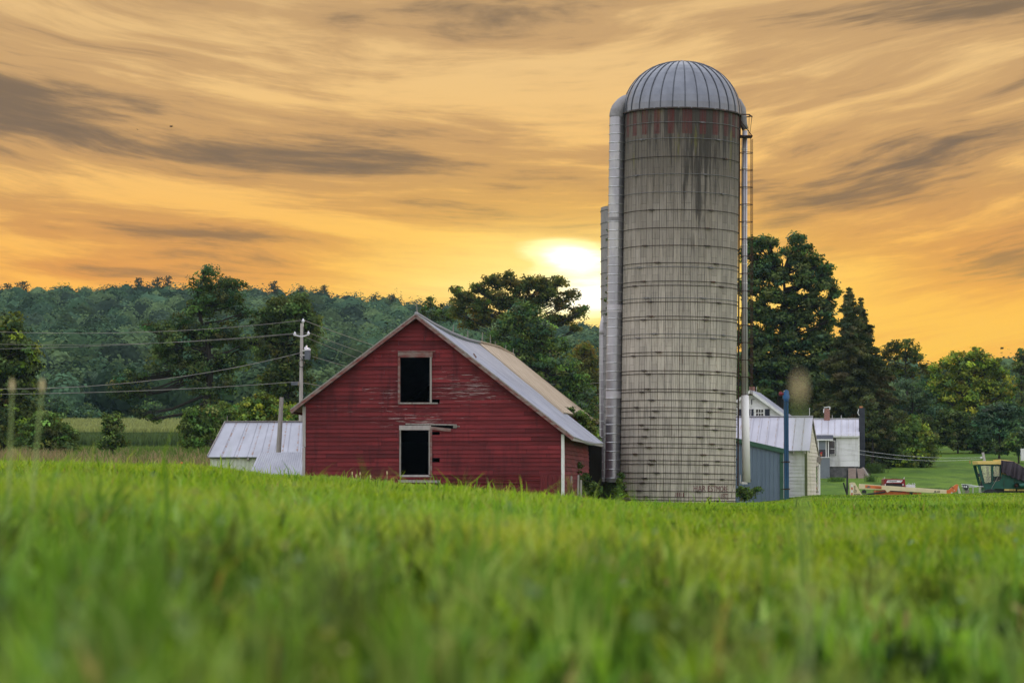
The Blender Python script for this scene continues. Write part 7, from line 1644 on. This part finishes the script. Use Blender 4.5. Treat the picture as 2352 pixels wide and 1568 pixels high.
# ------------------------------------------------------------------ the meadow
def meadow():
    r_ = np.random.default_rng(12); n = 700000
    ds = np.exp(np.linspace(math.log(9.0), math.log(172), 400)); rho = (.235 * ds + 2.2) * np.minimum(1.0, (12.0 / ds) ** 1.45) * ds  # per unit of log distance
    cdf = np.cumsum(rho); cdf /= cdf[-1]; d = np.interp(r_.random(n), cdf, ds)
    # close by: broad leaves, fewer of them, so that each shows in the blur
    n2 = 43000; ds2 = np.exp(np.linspace(math.log(0.7), math.log(11), 200)); c2 = np.cumsum((.235 * ds2 + 2.2) * ds2 ** .55); c2 /= c2[-1]
    d = np.concatenate([d, np.interp(r_.random(n2), c2, ds2)]); n = len(d); near = np.arange(n) >= n - n2
    X = r_.uniform(-1, 1, n) * (.235 * d + 2.2)
    k = ~((d > 113) & (X > -9.5) & (X < 3.0) & (d < 160)) & ~((np.hypot(X - 8.7, d - 150) < 3.4)) & ~((d > 131) & (X < -9)) & ~((d > 155) & (X > 11.5) & (X < 15)) ; X, d, near = X[k], d[k], near[k]; n = len(X); Z = ground_np(X, d)
    patch = vnoise(X * .55, d * .4, seed=21); patch2 = vnoise(X * .12 + 5, d * .07, seed=22); clump = vnoise(X * 2.6, d * 2.6, seed=23); tuft = np.clip(.5 + 1.25 * (.55 * vnoise(X * 17.0, d * 1.3, seed=24) + .45 * vnoise(X * 8.0, d * 1.6, seed=26) - .5), 0, 1)
    lawn = np.clip((X / d + .035) / .05, 0, 1) * np.clip((d - 45) / 50, 0, 1)     # shorter turf towards the right
    h = (.12 + .22 * clump * r_.random(n) + .10 * patch) * (1 - .55 * lawn) * np.clip(.75 + d / 300, .75, 1.1)
    tall = r_.random(n) < .012 * (1 - lawn); h = np.where(tall, h * r_.uniform(1.4, 2.0, n), h)
    h = np.where(near, (.05 + .30 * np.clip((tuft - .3) * 1.8, 0, 1) * (.4 + .6 * clump) + .10 * r_.random(n)) * np.clip(.55 + d * .16, .6, 1.0), h); rgt = np.clip((X / d - .02) / .06, 0, 1); h = h * (1 - .35 * rgt); h = np.where(near & (r_.random(n) < .007) & (d > 2.2), r_.uniform(.32, .52, n), h)
    wd = np.where(near, r_.uniform(.008, .021, n) * np.clip(d / 2.2, .45, 1), .0046 * np.maximum(1, (d / 7.0) ** .72) * r_.uniform(.7, 1.5, n))
    pal = np.array(((.016, .038, .008), (.050, .115, .016), (.105, .215, .034), (.155, .285, .022), (.21, .325, .026), (.23, .32, .085)))
    ki = np.clip((patch * .5 + patch2 * .3 + .2 * clump) * 6.6 + r_.normal(size=n) * 1.25 + .2, 0, 5.99).astype(int)
    ki = np.where(near, np.clip(((tuft - .5) * 3.6 + .5 + (clump - .5) * .5) * 5.6 + r_.normal(size=n) * 1.0, 0, 5.99).astype(int), ki); c = pal[ki] * r_.uniform(.72, 1.22, (n, 1)); c[~near] *= np.array([1.36, 1.20, 1.05]); c[near] *= (.88 * (.42 + 1.15 * np.clip(2.7 * ((.5 * vnoise(X * 9.0, d * 1.4, seed=41) + .5 * vnoise(X * 21.0, d * 2.2, seed=42)) - .5) + .5, 0, 1)))[near][:, None]  # near blades darken between tufts: shade of the gaps put into colour
    warm = vnoise(X * .9, d * .5, seed=25)[:, None]; c = c * (1 + (warm - .5) * np.array([.35, 0, -.4]))
    hi = near & (h > .33); c[hi] = np.array((.10, .19, .03)) * r_.uniform(.8, 1.5, (hi.sum(), 1))
    dead = (r_.random(n) < .03) & (h < .33); c[dead] = np.array((.34, .27, .10)) * r_.uniform(.6, 1.1, (dead.sum(), 1))
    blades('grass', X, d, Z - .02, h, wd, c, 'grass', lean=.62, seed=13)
    # broad-leaved weeds among the near grass
    n = 4500; d = np.exp(r_.uniform(math.log(1.5), math.log(16), n)); X = r_.uniform(-1, 1, n) * (.235 * d + 2.2); Z = ground_np(X, d) + r_.uniform(.08, .30, n) * np.clip(.55 + d * .16, .6, 1.0)
    pal = np.array(((.16, .22, .12), (.20, .24, .03), (.10, .20, .05), (.22, .25, .04), (.05, .10, .02), (.26, .25, .10), (.14, .24, .03), (.15, .23, .13)))
    c = pal[r_.integers(0, len(pal), n)] * r_.uniform(.7, 1.25, (n, 1)); global rng; rng = r_
    V, Q = leaf_quads(np.stack([X, d, Z], -1), unit(r_.normal(size=(n, 3)) + np.array([0, -.3, .8])), r_.uniform(.012, .03, n), aspect=.6)
    setprops(np_mesh('meadow_weeds', V, [Q], M['grass'], c), kind='stuff')
meadow()

# seed heads: stalk and head
def seedhead(px, py, d, foot_px, size, label, lean=0.0, pal='straw', group='seed heads in the meadow'):
    t = P(px, py, d); b = P(foot_px, 1000, d); gz = ground(b.x, d); dz = t.z - gz
    root = thing('seed_head', label, 'seed head', (b.x, d, gz), 0, group); tx = t.x - b.x
    c1 = M['seed_stalk']; mb = MB(); mb.tube([(0, 0, 0), (tx * .35, 0, dz * .5), (tx * .85, 0, dz * .88), (tx, 0, dz)], [size * .34, size * .3, size * .26, size * .2], 6); mb.build('stalk', c1, root)
    mb = MB(); mb.lathe([(size * .1, -size * 2.0), (size * .55, -size * 1.3), (size * .62, -size * .2), (size * .45, size * .9), (size * .12, size * 1.6), (.0001, size * 1.75)], 9, (tx, 0, dz)); mb.build('head', M['seed'], root)
M['seed'] = mat_basic('seed_tan', (0.60, 0.50, 0.28), (0.50, 0.40, 0.20), 0.9, scale=60)
M['seed_stalk'] = mat_basic('stalk_green', (0.30, 0.38, 0.13), (0.24, 0.31, 0.10), 0.8, scale=20)
seedhead(28, 884, 8.8, 20, .0115, 'blurred tall seed head at the far left edge, leftmost of the pair')
seedhead(97, 884, 8.6, 68, .0115, 'blurred tall seed head leaning right, right one of the left pair')
seedhead(1836, 888, 3.25, 1856, .0092, 'large blurred round seed head in front of the dark spruce')
for i, (x, y, d, lb) in enumerate(((809, 1086, 62, 'leftmost small seed head in front of the red barn'), (818, 1092, 60, 'second small seed head from the left before the barn'), (827, 1087, 63, 'third small seed head from the left before the barn'), (851, 1094, 55, 'low small seed head right of the trio before the barn'), (889, 1085, 58, 'tall thin seed head just left of the barn doorway'))):
    seedhead(x, y, d, x + (i % 3 - 1) * 2, .022, lb)

# ------------------------------------------------------------------ evening haze
mb = MB(); mb.box((-1250, -60, -14), (1250, 1990, 108)); hz = mb.build('haze', bpy.data.materials.new('haze_air')); setprops(hz, kind='stuff')
hm = hz.data.materials[0]; hm.use_nodes = True; g = G(hm.node_tree); g.n.clear(); o_ = g.new('ShaderNodeOutputMaterial'); pv = g.new('ShaderNodeVolumePrincipled')
pv.inputs['Color'].default_value = (0.50, 0.78, 1.0, 1); pv.inputs['Density'].default_value = 0.00005; pv.inputs['Anisotropy'].default_value = 0.0
g.l.new(pv.outputs[0], o_.inputs['Volume'])
# odd low things in the grass left of the shed
b = P(441, 1082, 128); gz = ground(b.x, 128); mb = MB(); w_ = 36 * S(128)
mb.prism([(-w_, 0), (w_, 0), (w_, .22), (w_ * .9, .30), (w_ * .3, .36), (-w_ * .35, .34), (-w_ * .9, .27), (-w_, .2)], -.5, .5)
o = mb.build('trough', M['pipe_white'], None, bevel=.03); o.location = (b.x, 128, P(441, 1076, 128).z - .30); setprops(o, 'low pale curved cover lying in the grass left of the rusty shed', 'cover')
b = P(411, 1078, 127); t_ = P(417, 1063, 127); mb = MB(); mb.tube([(0, 0, -.4), tuple(t_ - b)], .022, 6); o = mb.build('marker_stake', M['white']); o.location = b; setprops(o, 'thin leaning white stake with an orange tip left of the rusty shed', 'stake')
mb = MB(); mb.ball(tuple(t_ - b), .06, 6); mb.build('tip', M['orange'], o)
